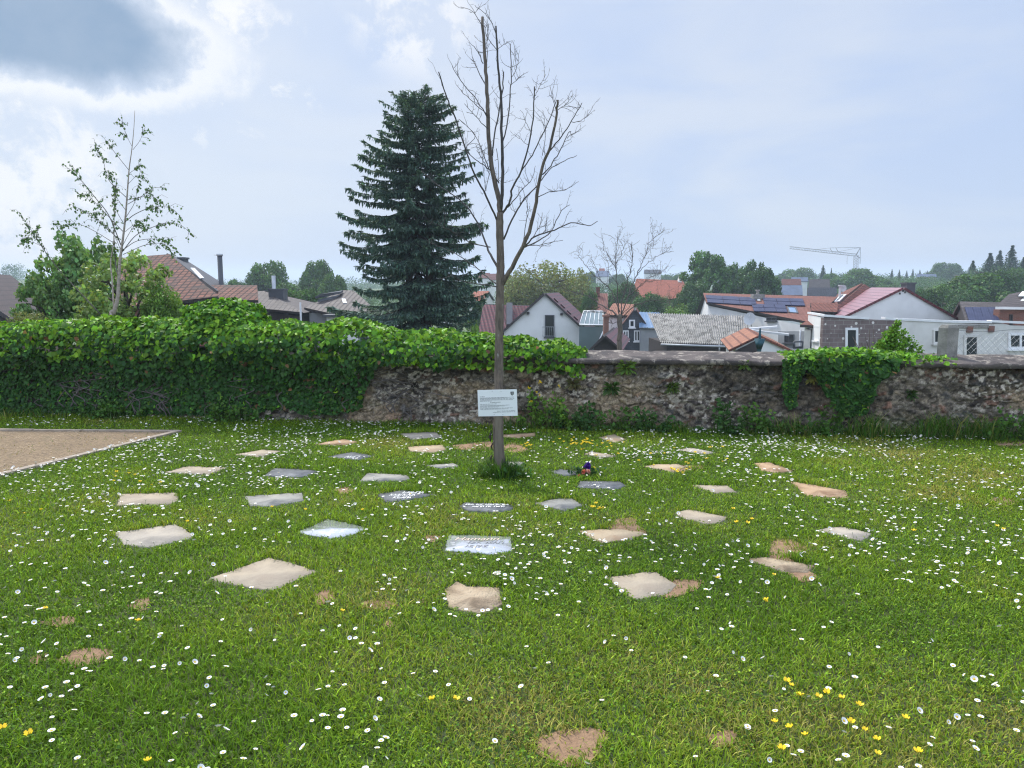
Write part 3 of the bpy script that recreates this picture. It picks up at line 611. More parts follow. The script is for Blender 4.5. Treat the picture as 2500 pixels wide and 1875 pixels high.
for key, px, lab in SLABS:
    P0 = np.array([G(x, y, TOPZ) for x, y in px])[:, :2]; c0_ = P0.mean(0); ang = np.arctan2(P0[:, 1] - c0_[1], P0[:, 0] - c0_[0]); P0 = P0[np.argsort(ang)]
    slab_polys.append(P0)
    pts = []
    for i in range(len(P0)):
        a, bb = P0[i], P0[(i + 1) % len(P0)]; k = max(2, int(np.linalg.norm(bb - a) / .045)); nn = np.array([bb[1] - a[1], a[0] - bb[0]]); nn = nn / (np.linalg.norm(nn) + 1e-9)
        for q in range(k): pts.append(a + (bb - a) * q / k + nn * rng.normal() * (.004 if q else .002))
    pts = np.array(pts); k = len(pts); c = pts.mean(0); pts = c + (pts - c) * 1.05
    loc = np.array([c[0], c[1], 0]); L = []
    for sc_, z in ((1.0, -.035), (1.0, TOPZ - .008), (.975, TOPZ)):
        for p in pts: q = c + (p - c) * sc_; L.append((q[0], q[1], z + (.0015 * rng.normal() if z > 0 else 0)))
    V = np.array(L) - loc; F = []
    for r_ in range(2):
        for i in range(k): j = (i + 1) % k; F.append((r_ * k + i, r_ * k + j, (r_ + 1) * k + j, (r_ + 1) * k + i))
    V = np.vstack([V, [(0, 0, TOPZ + .001)]]); tri = [(2 * k + i, 2 * k + (i + 1) % k, 3 * k) for i in range(k)]
    o = link('grave_slab', mesh('grave_slab', V, [np.array(tri), np.array(F)], SM[key])); o.location = loc
    tag(o, lab, 'grave slab', 'flat grave slabs let into the lawn'); slab_objs.append(o)
mw = mat('white_inlay', (0.74, 0.73, 0.70), (0.62, 0.61, 0.58), 30, .6); mgi = mat('grey_engraving', (0.30, 0.305, 0.31), (0.24, 0.245, 0.25), 30, .6)
def text_mesh(body, size, shear=0.0):
    cu = bpy.data.curves.new('lettering', 'FONT'); cu.body = body; cu.size = size; cu.shear = shear; cu.extrude = .0008; cu.align_x = 'CENTER'; cu.align_y = 'CENTER'; cu.resolution_u = 3
    tmp = bpy.data.objects.new('lettering', cu); COL.objects.link(tmp); bpy.context.view_layer.update()
    me = bpy.data.meshes.new_from_object(tmp.evaluated_get(bpy.context.evaluated_depsgraph_get())); bpy.data.objects.remove(tmp); return me
def engraving(slab, rows, m, thick=.0016, stroke=.004):
    """rows of illegible chiselled strokes: (x0, x1, y, height) as fractions of the slab"""
    P0 = np.array([v.co[:] for v in slab.data.vertices])[:, :2]; lo, hi = P0.min(0), P0.max(0); mb = MB()
    for (x0, x1, yy, hh) in rows:
        x = lo[0] + x0 * (hi[0] - lo[0]); xe = lo[0] + x1 * (hi[0] - lo[0]); y = lo[1] + yy * (hi[1] - lo[1]); H = hh * (hi[1] - lo[1])
        while x < xe:
            wd = H * rng.uniform(.35, .6); z = TOPZ + .0025; kind = rng.integers(4)
            segs = {0: [((0, 0), (0, 1)), ((0, 1), (1, 1)), ((1, 1), (1, 0))], 1: [((0, 0), (.5, 1)), ((.5, 1), (1, 0))], 2: [((0, 1), (0, 0)), ((0, 0), (1, .1)), ((0, .5), (1, .5))], 3: [((.1, 0), (.1, 1)), ((.1, .5), (1, .9)), ((.1, .5), (1, 0))]}[int(kind)]
            for (a, bb) in segs:
                pa = np.array([x + a[0] * wd + .2 * a[1] * H, y + a[1] * H, z]); pb = np.array([x + bb[0] * wd + .2 * bb[1] * H, y + bb[1] * H, z]); d = unit(pb - pa); nn = np.array([-d[1], d[0], 0]) * stroke / 2
                mb.prism([pa - nn, pb - nn, pb + nn, pa + nn], (0, 0, thick))
            x += wd * 1.35 + (H * .5 if rng.random() < .15 else 0)
    V = np.concatenate(mb.V); o = link('engraved_lettering', mesh('engraved_lettering', V, [np.array(mb.F[4])], m), slab); return o
me = text_mesh('Hamann', .085, .35); me.materials.append(mat('pale_gilt_inlay', (.60, .47, .37), (.52, .42, .34), 30, .5))
t = link('engraved_name', me, slab_objs[16]); t.location = (-.01, .068, TOPZ + .003)
engraving(slab_objs[16], [(.34, .80, .50, .13), (.30, .62, .30, .11)], mgi, stroke=.005)
engraving(slab_objs[14], [(.42, .75, .66, .17), (.22, .66, .46, .16), (.30, .62, .24, .16)], mw, stroke=.007)
engraving(slab_objs[15], [(.12, .95, .66, .14), (.25, .80, .44, .14)], mw, stroke=.006)
engraving(slab_objs[25], [(.25, .55, .62, .2), (.16, .62, .30, .18)], mgi, stroke=.005)
engraving(slab_objs[11], [(.40, .62, .22, .22)], mw, stroke=.006)

# ------------------------------------------------------------------ bare soil showing through the turf
msoil = mat('bare_earth', (0.33, 0.205, 0.118), (0.24, 0.145, 0.084), 16, .95, .8, 60, c3=(0.125, 0.085, 0.052), s3=9, t3=(.55, .70))
SOIL = [[(1322,1812),(1370,1790),(1440,1786),(1470,1800),(1440,1840),(1390,1858),(1335,1840)], [(1730,1800),(1765,1786),(1797,1795),(1760,1820)],
 [(147,1612),(200,1588),(255,1590),(262,1606),(200,1622)], [(76,1605),(115,1597),(110,1612),(82,1618)], [(102,1520),(135,1508),(175,1508),(160,1526)], [(318,1476),(345,1462),(362,1464),(345,1490)],
 [(880,1476),(915,1466),(960,1474),(930,1487)], [(1020,1466),(1036,1462),(1034,1470)], [(770,1452),(800,1443),(812,1462),(780,1472)], [(818,1196),(850,1190),(860,1198),(835,1205)],
 [(2419,1220),(2445,1214),(2475,1224),(2450,1233)], [(1936,1062),(1955,1052),(1995,1053),(1990,1062),(1960,1065)], [(1228,1096),(1248,1082),(1285,1096),(1260,1104)], [(1110,1088),(1190,1080),(1200,1094),(1130,1096)],
 [(1498,1290),(1510,1272),(1543,1268),(1556,1282),(1570,1300),(1540,1296)], [(1640,1420),(1706,1420),(1690,1440),(1660,1452),(1625,1452)], [(1885,1364),(1891,1326),(1925,1322),(1962,1340),(1935,1352),(1930,1372)], [(1925,1398),(1970,1396),(1988,1410),(1955,1418)],
 [(1036,1309),(1070,1310),(1062,1322),(1045,1320)], [(1655,1138),(1700,1136),(1715,1142),(1660,1150)], [(2430,1075),(2490,1072),(2520,1082),(2450,1088)], [(545,1010),(620,1006),(615,1018),(560,1022)], [(940,1522),(955,1515),(962,1526),(948,1534)]]
soil_polys = []
for px in SOIL:
    P0 = np.array([G(x, y, .004) for x, y in px])[:, :2]; c = P0.mean(0); P0 = c + (P0 - c) * 1.25; soil_polys.append(P0)
    pts = smooth_path(np.vstack([P0, P0[:1]]), 5)[:-1]; pts = pts + rng.normal(0, .006, pts.shape); mb = MB(); 
    q = np.column_stack([pts, np.full(len(pts), .004)]); a2 = sum(q[i][0] * q[(i + 1) % len(q)][1] - q[(i + 1) % len(q)][0] * q[i][1] for i in range(len(q)))
    mb.face(q if a2 > 0 else q[::-1]); o = mb.build('bare_soil', msoil); o['kind'] = 'structure'

# ------------------------------------------------------------------ lawn
def soft_dist(x, y, polys, grow):
    """True inside any polygon grown by `grow` metres with a ragged edge"""
    hit = np.zeros(len(x), bool); wobx = x + .011 * rng.normal(size=len(x)) + .03 * (fbm(x * 14, y * 14, 97, 2) - .5); woby = y + .011 * rng.normal(size=len(x)) + .03 * (fbm(x * 14, y * 14, 98, 2) - .5)
    for p in polys:
        c = p.mean(0); ext = np.abs(p - c).max(0) + .3; k = (np.abs(x - c[0]) < ext[0]) & (np.abs(y - c[1]) < ext[1])
        if not k.any(): continue
        q = c + (p - c) * (1 + grow / np.maximum(np.linalg.norm(p - c, axis=1, keepdims=True), .05)); i = np.where(k)[0]; hit[i] |= inpoly(wobx[i], woby[i], q)
    return hit
def lawn_points(dens, ymax=9.4, ymin=1.75, near=1.0):
    xs, ys = [], []
    for y0 in np.arange(ymin, ymax, .25):
        wdt = .74 * y0 + 1.9; n = int(dens(y0) * .25 * 2 * wdt); xs.append(rng.uniform(-wdt, wdt, n)); ys.append(rng.uniform(y0, y0 + .25, n))
    x, y = np.concatenate(xs), np.concatenate(ys); k = (y < wally(x) - .03); k &= ~inpoly(x, y, np.array(pp)[:, :2]); return x[k], y[k]
x, y = lawn_points(lambda q: 14500 * (2.6 / (q + .6)) ** .85)
soil = soft_dist(x, y, soil_polys, -.01); slab = soft_dist(x, y, slab_polys, .010); patch = fbm(x * 9, y * 9, 95, 3); k = ~slab & (~soil | (rng.random(len(x)) < .05 + .75 * sstep(patch, .46, .60))); x, y = x[k], y[k]
front_of = soft_dist(x, y - 0.0, [p - (0, .085) for p in slab_polys], .02)
behind_of = soft_dist(x, y, [p + (0, .06) for p in slab_polys], .03)
n = len(x); lush = fbm(x * 1.1, y * 1.1, 70); dry = fbm(x * .8 + 9, y * .8, 71); fine = fbm(x * 5, y * 5, 72, 3)
h = (.011 + .018 * rng.random(n)) * (.60 + .85 * lush) * (.7 + .6 * fine); h = np.where(front_of, np.minimum(h, .0125), h); h = np.where(behind_of & ~front_of, h * 1.6, h)
h *= 1 + 1.2 * np.exp(-((wally(x) - y) / .22) ** 2)
az = rng.uniform(0, 2 * math.pi, n); lean = rng.uniform(.35, 1.5, n) * h; wd = (.0024 + .0030 * rng.random(n)) * (1 + .085 * np.maximum(y - 2.5, 0))
lv = np.array([(0.200, 0.315, 0.020), (0.122, 0.228, 0.015), (0.265, 0.335, 0.036), (0.35, 0.33, 0.085)])
dry = .5 + 1.5 * (dry - .5) + .5 * (fbm(x * 2.7, y * 2.7, 96, 3) - .5); pick = np.clip(dry + .16 * rng.normal(size=n), 0, 1); tint = np.where((pick < .40)[:, None], lv[1], np.where((pick < .72)[:, None], lv[0], np.where((pick < .90)[:, None], lv[2], lv[3])))
tint = tint * np.exp(rng.normal(0, .34, (n, 1)))
def blade_arrays(x, y, z, h, wd, az, lean, tint):
    dx, dy = np.cos(az), np.sin(az); px_, py_ = -dy * wd / 2, dx * wd / 2; V = np.zeros((len(x), 6, 3))
    for i, (f, hh, ww) in enumerate(((0, 0, 1), (.32, .62, .9), (1, 1, .15))):
        for s_, sg in ((0, -1), (1, 1)):
            V[:, 2 * i + s_, 0] = x + dx * lean * f + sg * px_ * ww; V[:, 2 * i + s_, 1] = y + dy * lean * f + sg * py_ * ww; V[:, 2 * i + s_, 2] = z + h * hh
    F = (np.array([(0, 1, 3, 2), (2, 3, 5, 4)])[None] + 6 * np.arange(len(x))[:, None, None]).reshape(-1, 4)
    return V.reshape(-1, 3), F, np.repeat(tint, 6, axis=0)
bl = blade_arrays(x, y, 0.0, h, wd, az, lean, tint)
# low broad leaves: clover, yarrow, daisy rosettes
x, y = lawn_points(lambda q: 7000 * (2.6 / (q + .6)) ** .9); k = ~(soft_dist(x, y, soil_polys, .0) & (rng.random(len(x)) < .93)) & ~soft_dist(x, y, slab_polys, .01); cl = fbm(x * 1.7 + 3, y * 1.7, 75)
k &= rng.random(len(x)) < np.clip(1.6 * (cl - .12), .25, 1.0); x, y = x[k], y[k]; n = len(x)
fr = soft_dist(x, y, [p - (0, .07) for p in slab_polys], .02); hz = rng.uniform(.006, .026, n); hz = np.where(fr, .010, hz)
nr = np.array([0, 0, 1.0]) + .5 * rng.normal(size=(n, 3)); t = rng.normal(size=(n, 3)) * (1, 1, .25)
base = np.where((rng.random(n) < .3)[:, None], (.215, .315, .030), np.where((rng.random(n) < .5)[:, None], (.118, .212, .020), (.086, .162, .024)))
br = leaf_arrays(np.stack([x, y, hz], 1), t, nr, rng.uniform(.007, .016, n) * (1 + .07 * np.maximum(y - 3, 0)), (T_LEAF[0] * (1.5, 1, 1), T_LEAF[1]), jitter_tint(base, n, .36, .08))
# dry stalks and a few tufts creeping onto the gravel
n = 5200; x = rng.uniform(-8.2, -3.6, n); y = rng.uniform(4.8, 9.2, n); k = inpoly(x, y, pv) & (rng.random(n) < sstep(fbm(x * 2.2, y * 2.2, 99, 3), .46, .66)); x, y = x[k], y[k]; n = len(x)
dryb = blade_arrays(x, y, PZ, rng.uniform(.006, .022, n), np.full(n, .005), rng.uniform(0, 6.28, n), rng.uniform(.01, .03, n), np.where((rng.random(n) < .65)[:, None], (.34, .27, .13), (.12, .19, .03)))
lawn = leaf_obj('lawn_grass', [bl, br, dryb], M['grassblade']); tag(lawn, 'short mown grass with clover and small broad leaves covering the lawn', 'grass', kind='stuff')

# ------------------------------------------------------------------ daisies and buttercups
def daisy_pieces(rad, hgt, tilt, az, npet, closed=0.0):
    """three (V, F) pieces around the root: petals, centre, stem; head at height hgt"""
    hc = np.array([0, 0, hgt]); ax = np.array([math.sin(tilt) * math.cos(az), math.sin(tilt) * math.sin(az), math.cos(tilt)]); a, bq = frame_of(ax); Vp = []; Fp = []
    for i in range(npet):
        t0 = 2 * math.pi * i / npet; w_ = math.pi / npet * 1.05; pts = []
        for (r_, dt, z) in ((.28, -.5, 0), (.92, -w_ / (math.pi / npet) * .9, .16 + closed), (1.0, 0, .18 + closed), (.92, w_ / (math.pi / npet) * .9, .16 + closed), (.28, .5, 0)):
            th = t0 + dt * math.pi / npet; pts.append(hc + rad * (r_ * (math.cos(th) * a + math.sin(th) * bq) + z * ax * .5))
        Fp.append(np.arange(5) + len(Vp)); Vp += pts
    Vc = []; k = 8
    for (r_, z) in ((.36, .05), (.26, .19)):
        for i in range(k): th = 2 * math.pi * i / k; Vc.append(hc + rad * (r_ * (math.cos(th) * a + math.sin(th) * bq) + z * ax))
    Fc = [(i, (i + 1) % k, k + (i + 1) % k, k + i) for i in range(k)]; cap = [list(range(k, 2 * k))]
    off = rng.normal(0, .012, 2); Vs, Fs = tube_arrays(smooth_path([(off[0], off[1], 0), (off[0] * .4, off[1] * .4, hgt * .6), hc], 3), .0009, 4, False)
    return (np.array(Vp), [np.array(Fp)]), (np.array(Vc), [np.array(Fc), np.array(cap)]), (Vs, [np.array(Fs)])
NV = 8; daisy_meshes = []
for i in range(NV):
    p, c, s = daisy_pieces(rng.uniform(.0080, .0120), rng.uniform(.030, .052), abs(rng.normal(0, .36)), rng.uniform(0, 6.28), 12, rng.uniform(0, .5))
    daisy_meshes.append((mesh('petals', p[0], p[1], M['petal']), mesh('flower_centre', c[0], c[1], M['yolk']), mesh('stem', s[0], s[1], M['stalk']), p, c, s))
dx, dy = lawn_points(lambda q: 420 if q < 3.6 else (900 if q < 4.8 else 950), ymin=1.9)
d1 = fbm(dx * .75, dy * .75, 90, 3); d2 = fbm(dx * 2.6, dy * 2.6, 91, 3)
amt = np.clip((d1 - .24) * 1.6, 0.14, 1) * np.clip((d2 - .24) * 1.9, .12, 1)
band = np.where(dy < 3.3, np.where(dx < -.35, .95, np.where(dx > .55, 1.0, .35)), np.where(dy < 4.4, .80, 1.0)) * np.where((dx > .3) & (dx < 1.7) & (dy > 4) & (dy < 6.6), .9, 1)
k = rng.random(len(dx)) < amt * band * .50; dx, dy = dx[k], dy[k]
k = ~soft_dist(dx, dy, slab_polys, .01) & ~soft_dist(dx, dy, soil_polys, -.02) & (dy < wally(dx) - .12); dx, dy = dx[k], dy[k]
vis = np.abs(dx) < .70 * dy + .05; order = np.argsort(np.where(vis, dy, dy + 100)); dx, dy = dx[order], dy[order]
nd = len(dx); print('daisies', nd); DL = 'single white daisy standing in the lawn among many others alike'
one_mesh = []
for dm in daisy_meshes:
    V = np.vstack([dm[3][0], dm[4][0], dm[5][0]]); a, b2 = len(dm[3][0]), len(dm[3][0]) + len(dm[4][0])
    Fs = list(dm[3][1]) + [dm[4][1][0] + a, dm[4][1][1] + a, dm[5][1][0] + b2]; mid = np.concatenate([np.full(len(f), q) for f, q in zip(Fs, (0, 1, 1, 2))])
    ks = {}; 
    one_mesh.append(mesh('daisy', V, Fs, [M['petal'], M['yolk'], M['stalk']], midx=mid))
for i in range(min(300, nd)):
    q = int(rng.integers(NV)); sc_ = rng.uniform(.85, 1.2)
    if i < 70:
        o = empty('daisy', (dx[i], dy[i], 0), DL, 'daisy', 'white daisies in the lawn')
        for nm, me in zip(('petals', 'flower_centre', 'stem'), daisy_meshes[q][:3]): link(nm, me, o)
    else:
        o = link('daisy', one_mesh[q]); o.location = (dx[i], dy[i], 0); tag(o, DL, 'daisy', 'white daisies in the lawn')
    o.rotation_euler = (0, 0, rng.uniform(0, 6.28)); o.scale = (sc_,) * 3
Vs, Fs, Ms, n0 = [], {5: [], 4: [], 8: []}, {5: [], 4: [], 8: []}, 0
for i in range(300, nd):
    dm = daisy_meshes[int(rng.integers(NV))]; th = rng.uniform(0, 6.28); c_, s_ = math.cos(th), math.sin(th); sc_ = rng.uniform(.85, 1.2); Rm = np.array([[c_, -s_, 0], [s_, c_, 0], [0, 0, 1]]) * sc_
    for piece, mi in ((dm[3], 0), (dm[4], 1), (dm[5], 2)):
        Vs.append(piece[0] @ Rm.T + (dx[i], dy[i], 0))
        for f in piece[1]: kk = f.shape[1]; Fs[kk].append(f + n0); Ms[kk].append(np.full(len(f), mi))
        n0 += len(piece[0])
if Vs:
    ks = [kk for kk in (4, 5, 8) if Fs[kk]]
    o = link('daisies', mesh('daisies', np.concatenate(Vs), [np.concatenate(Fs[kk]) for kk in ks], [M['petal'], M['yolk'], M['stalk']], midx=np.concatenate([np.concatenate(Ms[kk]) for kk in ks])))
    tag(o, 'countless small white daisies scattered over the farther lawn', 'daisies', 'white daisies in the lawn', 'stuff')
def butter_mesh():
    hgt = rng.uniform(.055, .085); tl = abs(rng.normal(0, .35)); az = rng.uniform(0, 6.28); ax = np.array([math.sin(tl) * math.cos(az), math.sin(tl) * math.sin(az), math.cos(tl)]); a, bq = frame_of(ax); hc = np.array([0, 0, hgt]); rad = .0125; V = []; F5 = []
    for i in range(5):
        t0 = 2 * math.pi * i / 5; 
        F5.append(np.arange(5) + len(V))
        for (r_, dt, z) in ((.12, 0, 0), (.75, -.62, .35), (1.0, -.3, .75), (1.0, .3, .75), (.75, .62, .35)):
            V.append(hc + rad * (r_ * (math.cos(t0 + dt) * a + math.sin(t0 + dt) * bq) + z * ax))
    Vs_, Fq_ = tube_arrays(smooth_path([(rng.normal(0, .01), rng.normal(0, .01), 0), (0, 0, hgt * .5), hc], 3), .0009, 4, False)
    return mesh('buttercup', np.vstack([V, Vs_]), [np.array(F5), np.array(Fq_) + len(V)], [M['butter'], M['stalk']], midx=np.concatenate([np.zeros(5), np.ones(len(Fq_))]))
bm = [butter_mesh() for _ in range(6)]
bpx = [(1800 + a / 3.16, 1400 + bq / 3.16) for a, bq in ((418, 833), (380, 862), (690, 918), (482, 955), (625, 985), (808, 977), (940, 1068), (877, 1168), (985, 1193), (1297, 1115), (405, 1185), (525, 1228), (345, 1365), (1080, 1277), (1082, 1400), (1395, 1385), (223, 212), (290, 1125))]
bpx += [(110, 1480), (338, 1528), (72, 1808), (360, 1852), (8, 1795), (1055, 1716), (457, 1268), (664, 1238), (745, 1240), (1890, 1400), (1753, 1415), (1870, 1467), (1755, 1248), (1790, 1245), (1798, 1277), (2435, 1283), (2450, 1290), (2230, 1308), (1825, 1280), (1835, 1275), (885, 1240), (835, 1487), (282, 1165), (278, 1172), (285, 1160), (342, 1177), (370, 1180), (392, 1175), (315, 1157), (330, 1158), (25, 1230), (60, 1252), (100, 1240), (1113, 1713)]
for i in range(46): bpx.append((rng.normal(1425, 34), rng.normal(1083, 6)))
for i in range(10): bpx.append((rng.normal(1290, 7), rng.normal(1090, 3)))
for i in range(22): bpx.append((rng.uniform(1440, 1780), rng.normal(1118, 14)))
for i in range(12): bpx.append((rng.normal(1660, 18), rng.normal(1148, 6)))
for i in range(8): bpx.append((rng.normal(1455, 14), rng.normal(1237, 3)))
for (px, py) in bpx:
    p = G(px, py, .07)
    if soft_dist(np.array([p[0]]), np.array([p[1]]), slab_polys, 0.0)[0]: continue
    o = link('buttercup', bm[int(rng.integers(6))]); o.location = (p[0], p[1], 0); o.rotation_euler = (0, 0, rng.uniform(0, 6.28)); o.scale = (rng.uniform(.85, 1.25),) * 3
    tag(o, 'single yellow buttercup standing up from the lawn like the others', 'buttercup', 'yellow buttercups in the lawn')

# ------------------------------------------------------------------ weeds along the foot of the wall
def weed(px, py, hpx, wpx, kind, label, name='weed_clump', cat='weed', n=None, off=.14):
    s, _ = wpar(px, 950, off); base = wpt(s, 0, off); mpp = base[1] / 1830.0; H = hpx * mpp; Wd = wpx * mpp / 2
    root = empty(name, base, label, cat, 'weeds along the foot of the wall'); parts = []; n = n or int(90 + 900 * H * Wd * 8)
    if kind == 'grass':
        H *= .75; n = int(n * .34); a = rng.normal(0, Wd * .55, n); dpt = rng.uniform(-.10, .12, n); p = base + np.outer(a, WDIR) + np.outer(dpt, WNRM); hh = H * rng.uniform(.15, 1.05, n) * np.exp(-(a / (Wd * 1.1)) ** 2 * .6)
        az = rng.uniform(0, 6.28, n); tn = jitter_tint(np.where((rng.random(n) < .8)[:, None], (.075, .165, .020), (.22, .24, .07)), n, .22)
        parts.append(blade_arrays(p[:, 0], p[:, 1], 0.0, hh, rng.uniform(.005, .013, n), az, hh * rng.uniform(.35, 1.1, n), tn))
    else:
        m_ = int(7 + 26 * Wd); sa = rng.normal(0, Wd * .55, m_); sh_ = H * rng.uniform(.25, 1.1, m_) * np.exp(-(sa / (Wd * 1.2)) ** 2); sd = rng.uniform(-.09, .10, m_); le = rng.normal(0, .10, m_); w_ = rng.choice(m_, int(n * .55)); n = len(w_); f = rng.beta(1.5, 1.3, n)
        a = sa[w_] + le[w_] * f + rng.normal(0, .028, n); hh = sh_[w_] * f; dpt = sd[w_] + rng.normal(0, .025, n)
        c = base + np.outer(a, WDIR) + np.outer(dpt, WNRM) + np.outer(hh, [0, 0, 1]); t = np.outer(np.sign(rng.normal(size=n)) * .6, WDIR) + WNRM * .4 + np.array([0, 0, .15]) + .7 * rng.normal(size=(n, 3)); nr = np.array([0, 0, .8]) + WNRM * .6 + .5 * rng.normal(size=(n, 3))
        base_c = {'broad': (.075, .170, .024), 'light': (.130, .250, .030), 'nettle': (.048, .120, .024)}[kind]
        parts.append(leaf_arrays(c, t, nr, rng.uniform(.028, .062, n), (T_LEAF[0] * (1.25, 1, 1), T_LEAF[1]), jitter_tint(base_c, n, .26)))
        g_ = int(40 * Wd / .2); a = rng.normal(0, Wd * .6, g_); p = base + np.outer(a, WDIR) + np.outer(rng.uniform(-.05, .14, g_), WNRM); hh = H * rng.uniform(.3, .8, g_)
        parts.append(blade_arrays(p[:, 0], p[:, 1], 0.0, hh, np.full(g_, .006), rng.uniform(0, 6.28, g_), hh * .6, jitter_tint((.055, .11, .02), g_)))
    leaf_obj('leaves', parts, M['leaf'], root); return root
wl = [(1330, 1010, 100, 150, 'light', 'leafy weed with yellow flowers right of the white sign'), (1420, 1020, 80, 110, 'nettle', 'dark nettle clump next to the yellow flowering weed'), (1510, 1025, 62, 120, 'broad', 'low broad leaved weed midway along the bare wall'), (1590, 1030, 70, 120, 'nettle', 'dark bushy weed left of the tall grass under the thin ivy strand'),
      (1255, 1015, 38, 120, 'grass', 'low grass fringe at the wall directly behind the sign'), (1660, 1030, 48, 90, 'grass', 'grass tuft left of the pale bare foot of the wall'), (1770, 1040, 84, 100, 'nettle', 'tall dark weed in front of the pale stones'), (1850, 1045, 80, 110, 'broad', 'tall leafy weed left of the thin ivy strand'), (1940, 1050, 76, 110, 'grass', 'tall grass under the thin ivy strand'),
      (2030, 1050, 88, 100, 'broad', 'leafy weed left of the hanging ivy curtain'), (2120, 1055, 96, 110, 'grass', 'tall grass below the hanging ivy curtain'), (2215, 1058, 50, 110, 'grass', 'low grass right of the hanging ivy curtain'), (2300, 1062, 104, 130, 'grass', 'tall lush grass below the concrete post'), (2400, 1066, 96, 130, 'grass', 'tall lush grass near the right end of the wall'), (2480, 1068, 88, 120, 'broad', 'leafy weed at the extreme right of the wall'), (2600, 1072, 90, 130, 'grass', 'grass past the right end of the view'),
      (1130, 1012, 28, 120, 'grass', 'low grass fringe left of the sign at the wall'), (990, 1008, 26, 160, 'grass', 'low sparse grass under the bare stones by the ivy edge'), (560, 1004, 60, 150, 'broad', 'broad leaved weed at the foot of the ivy'), (250, 1000, 50, 200, 'broad', 'light green weed growing out of the ivy foot'), (60, 1000, 40, 220, 'grass', 'grass fringe below the ivy at the left edge')]
for a in wl:
    if a[0] < 2560: weed(*a)
# plants rooted in the wall face
for (px, py, sz, lab, cl) in ((1530, 895, .17, 'pale green fern like plant growing high in the wall under the coping', (.12, .20, .03)), (1400, 935, .15, 'dry grassy tuft hanging from the wall above the weeds', (.14, .13, .05)), (1495, 945, .17, 'leafy tuft rooted midway up the wall', (.06, .12, .025)), (1640, 945, .14, 'small green tuft in the wall right of centre', (.10, .16, .03)), (1818, 890, .11, 'little green plant high in the wall left of the ivy strand', (.11, .19, .03)), (1985, 920, .13, 'yellowish tuft between thin strand and hanging ivy', (.20, .19, .04)), (2225, 962, .11, 'small dark tuft in the wall right of the hanging ivy', (.05, .10, .022)), (1370, 905, .08, 'tiny tuft high in the wall above the weeds', (.08, .14, .03))):
    s, hgt = wpar(px, py, .03); b0 = wpt(s, hgt, .02); n = 90; root = empty('wall_plant', b0, lab, 'plant', 'plants rooted in the wall face')
    a = rng.uniform(-1, 1, n); t = np.outer(a, WDIR) + WNRM * .5 + np.outer(rng.uniform(-.9, .7, n), [0, 0, 1]); c = b0 + t * (sz * rng.uniform(.1, .75, n))[:, None] * .6; nr = WNRM + np.array([0, 0, .6]) + .4 * rng.normal(size=(n, 3))
    leaf_obj('leaves', [leaf_arrays(c, t, nr, sz * rng.uniform(.25, .5, n), (T_LONG[0] * (1.3, 1, 1), T_LONG[1]), jitter_tint(cl, n, .25))], M['leaf'], root)
yw = bpy.data.objects.get('weed_clump')
for (a, bq) in ((995, 345), (1090, 400), (1135, 272), (1370, 318), (1022, 515), (1130, 430)):
    s, hgt = wpar(1100 + a / 5.18, 880 + bq / 5.18, .2); c = wpt(s, hgt, .2 + .04 * rng.random()); n = 6
    leaf_obj('yellow_flower', [leaf_arrays(np.repeat(c[None], n, 0) + .008 * rng.normal(size=(n, 3)), rand_dirs(n), rand_dirs(n) + WNRM, np.full(n, .020), (T_LEAF[0] * (1.8, 1, 1), T_LEAF[1]), np.tile((.75, .55, .02), (n, 1)))], M['leaf'], yw)


# ------------------------------------------------------------------ young bare tree with stake and sign
TY = 6.30
def crop7(a, bq): return (1020 + a / 2.37, bq / 2.37)
tree = empty('young_tree', (P(1219, 1160, TY)[0], TY, 0), 'young leafless tree with sawn off branch ends, tied to a stake in the lawn', 'tree')
def path7(pts, y0, y1, crop=crop7):
    k = len(pts); out = []
    for i, p in enumerate(pts): q = crop(*p); out.append(P(q[0], q[1], y0 + (y1 - y0) * i / max(1, k - 1)))
    return np.array(out)
def wpx(w_, Y=TY): return w_ * Y / 1830.0 / 2
trunk_px = [(1222, 1175), (1219, 1120), (1216, 1060), (1217, 1000), (1218, 900), (1219, 800), (1221, 700), (1222, 640), (1220, 560), (1221, 519)]
tp = np.array([P(a, bq, TY) for a, bq in trunk_px]); tp[0, 2] = -.02
tw = [16, 15, 13.5, 11.5, 10.8, 10.5, 10.2, 10.0, 9, 8.4]
tb = Tubes(); pts = smooth_path(tp, 5); rad = np.interp(np.linspace(0, 1, len(pts)), np.linspace(0, 1, len(tw)), tw) * TY / 1830.0
rad = rad * (1 + .05 * rng.normal(size=len(rad))); tb.add(pts, rad, 14); 
trunk = tb.build('trunk', M['bark'], tree)
tb = Tubes()   # loose flaps of torn bark on the lower trunk
for (a, bq, ln) in ((1199, 1066, .085), (1203, 1090, .06), (1228, 1105, .07), (1201, 1120, .06)):
    p = P(a, bq, TY - .02); tb.add([p + (0, 0, ln / 2), p + (-.012, 0, 0), p + (-.004, 0, -ln / 2)], [.004, .010, .003], 5)
tb.build('torn_bark', M['brownbark'], tree)
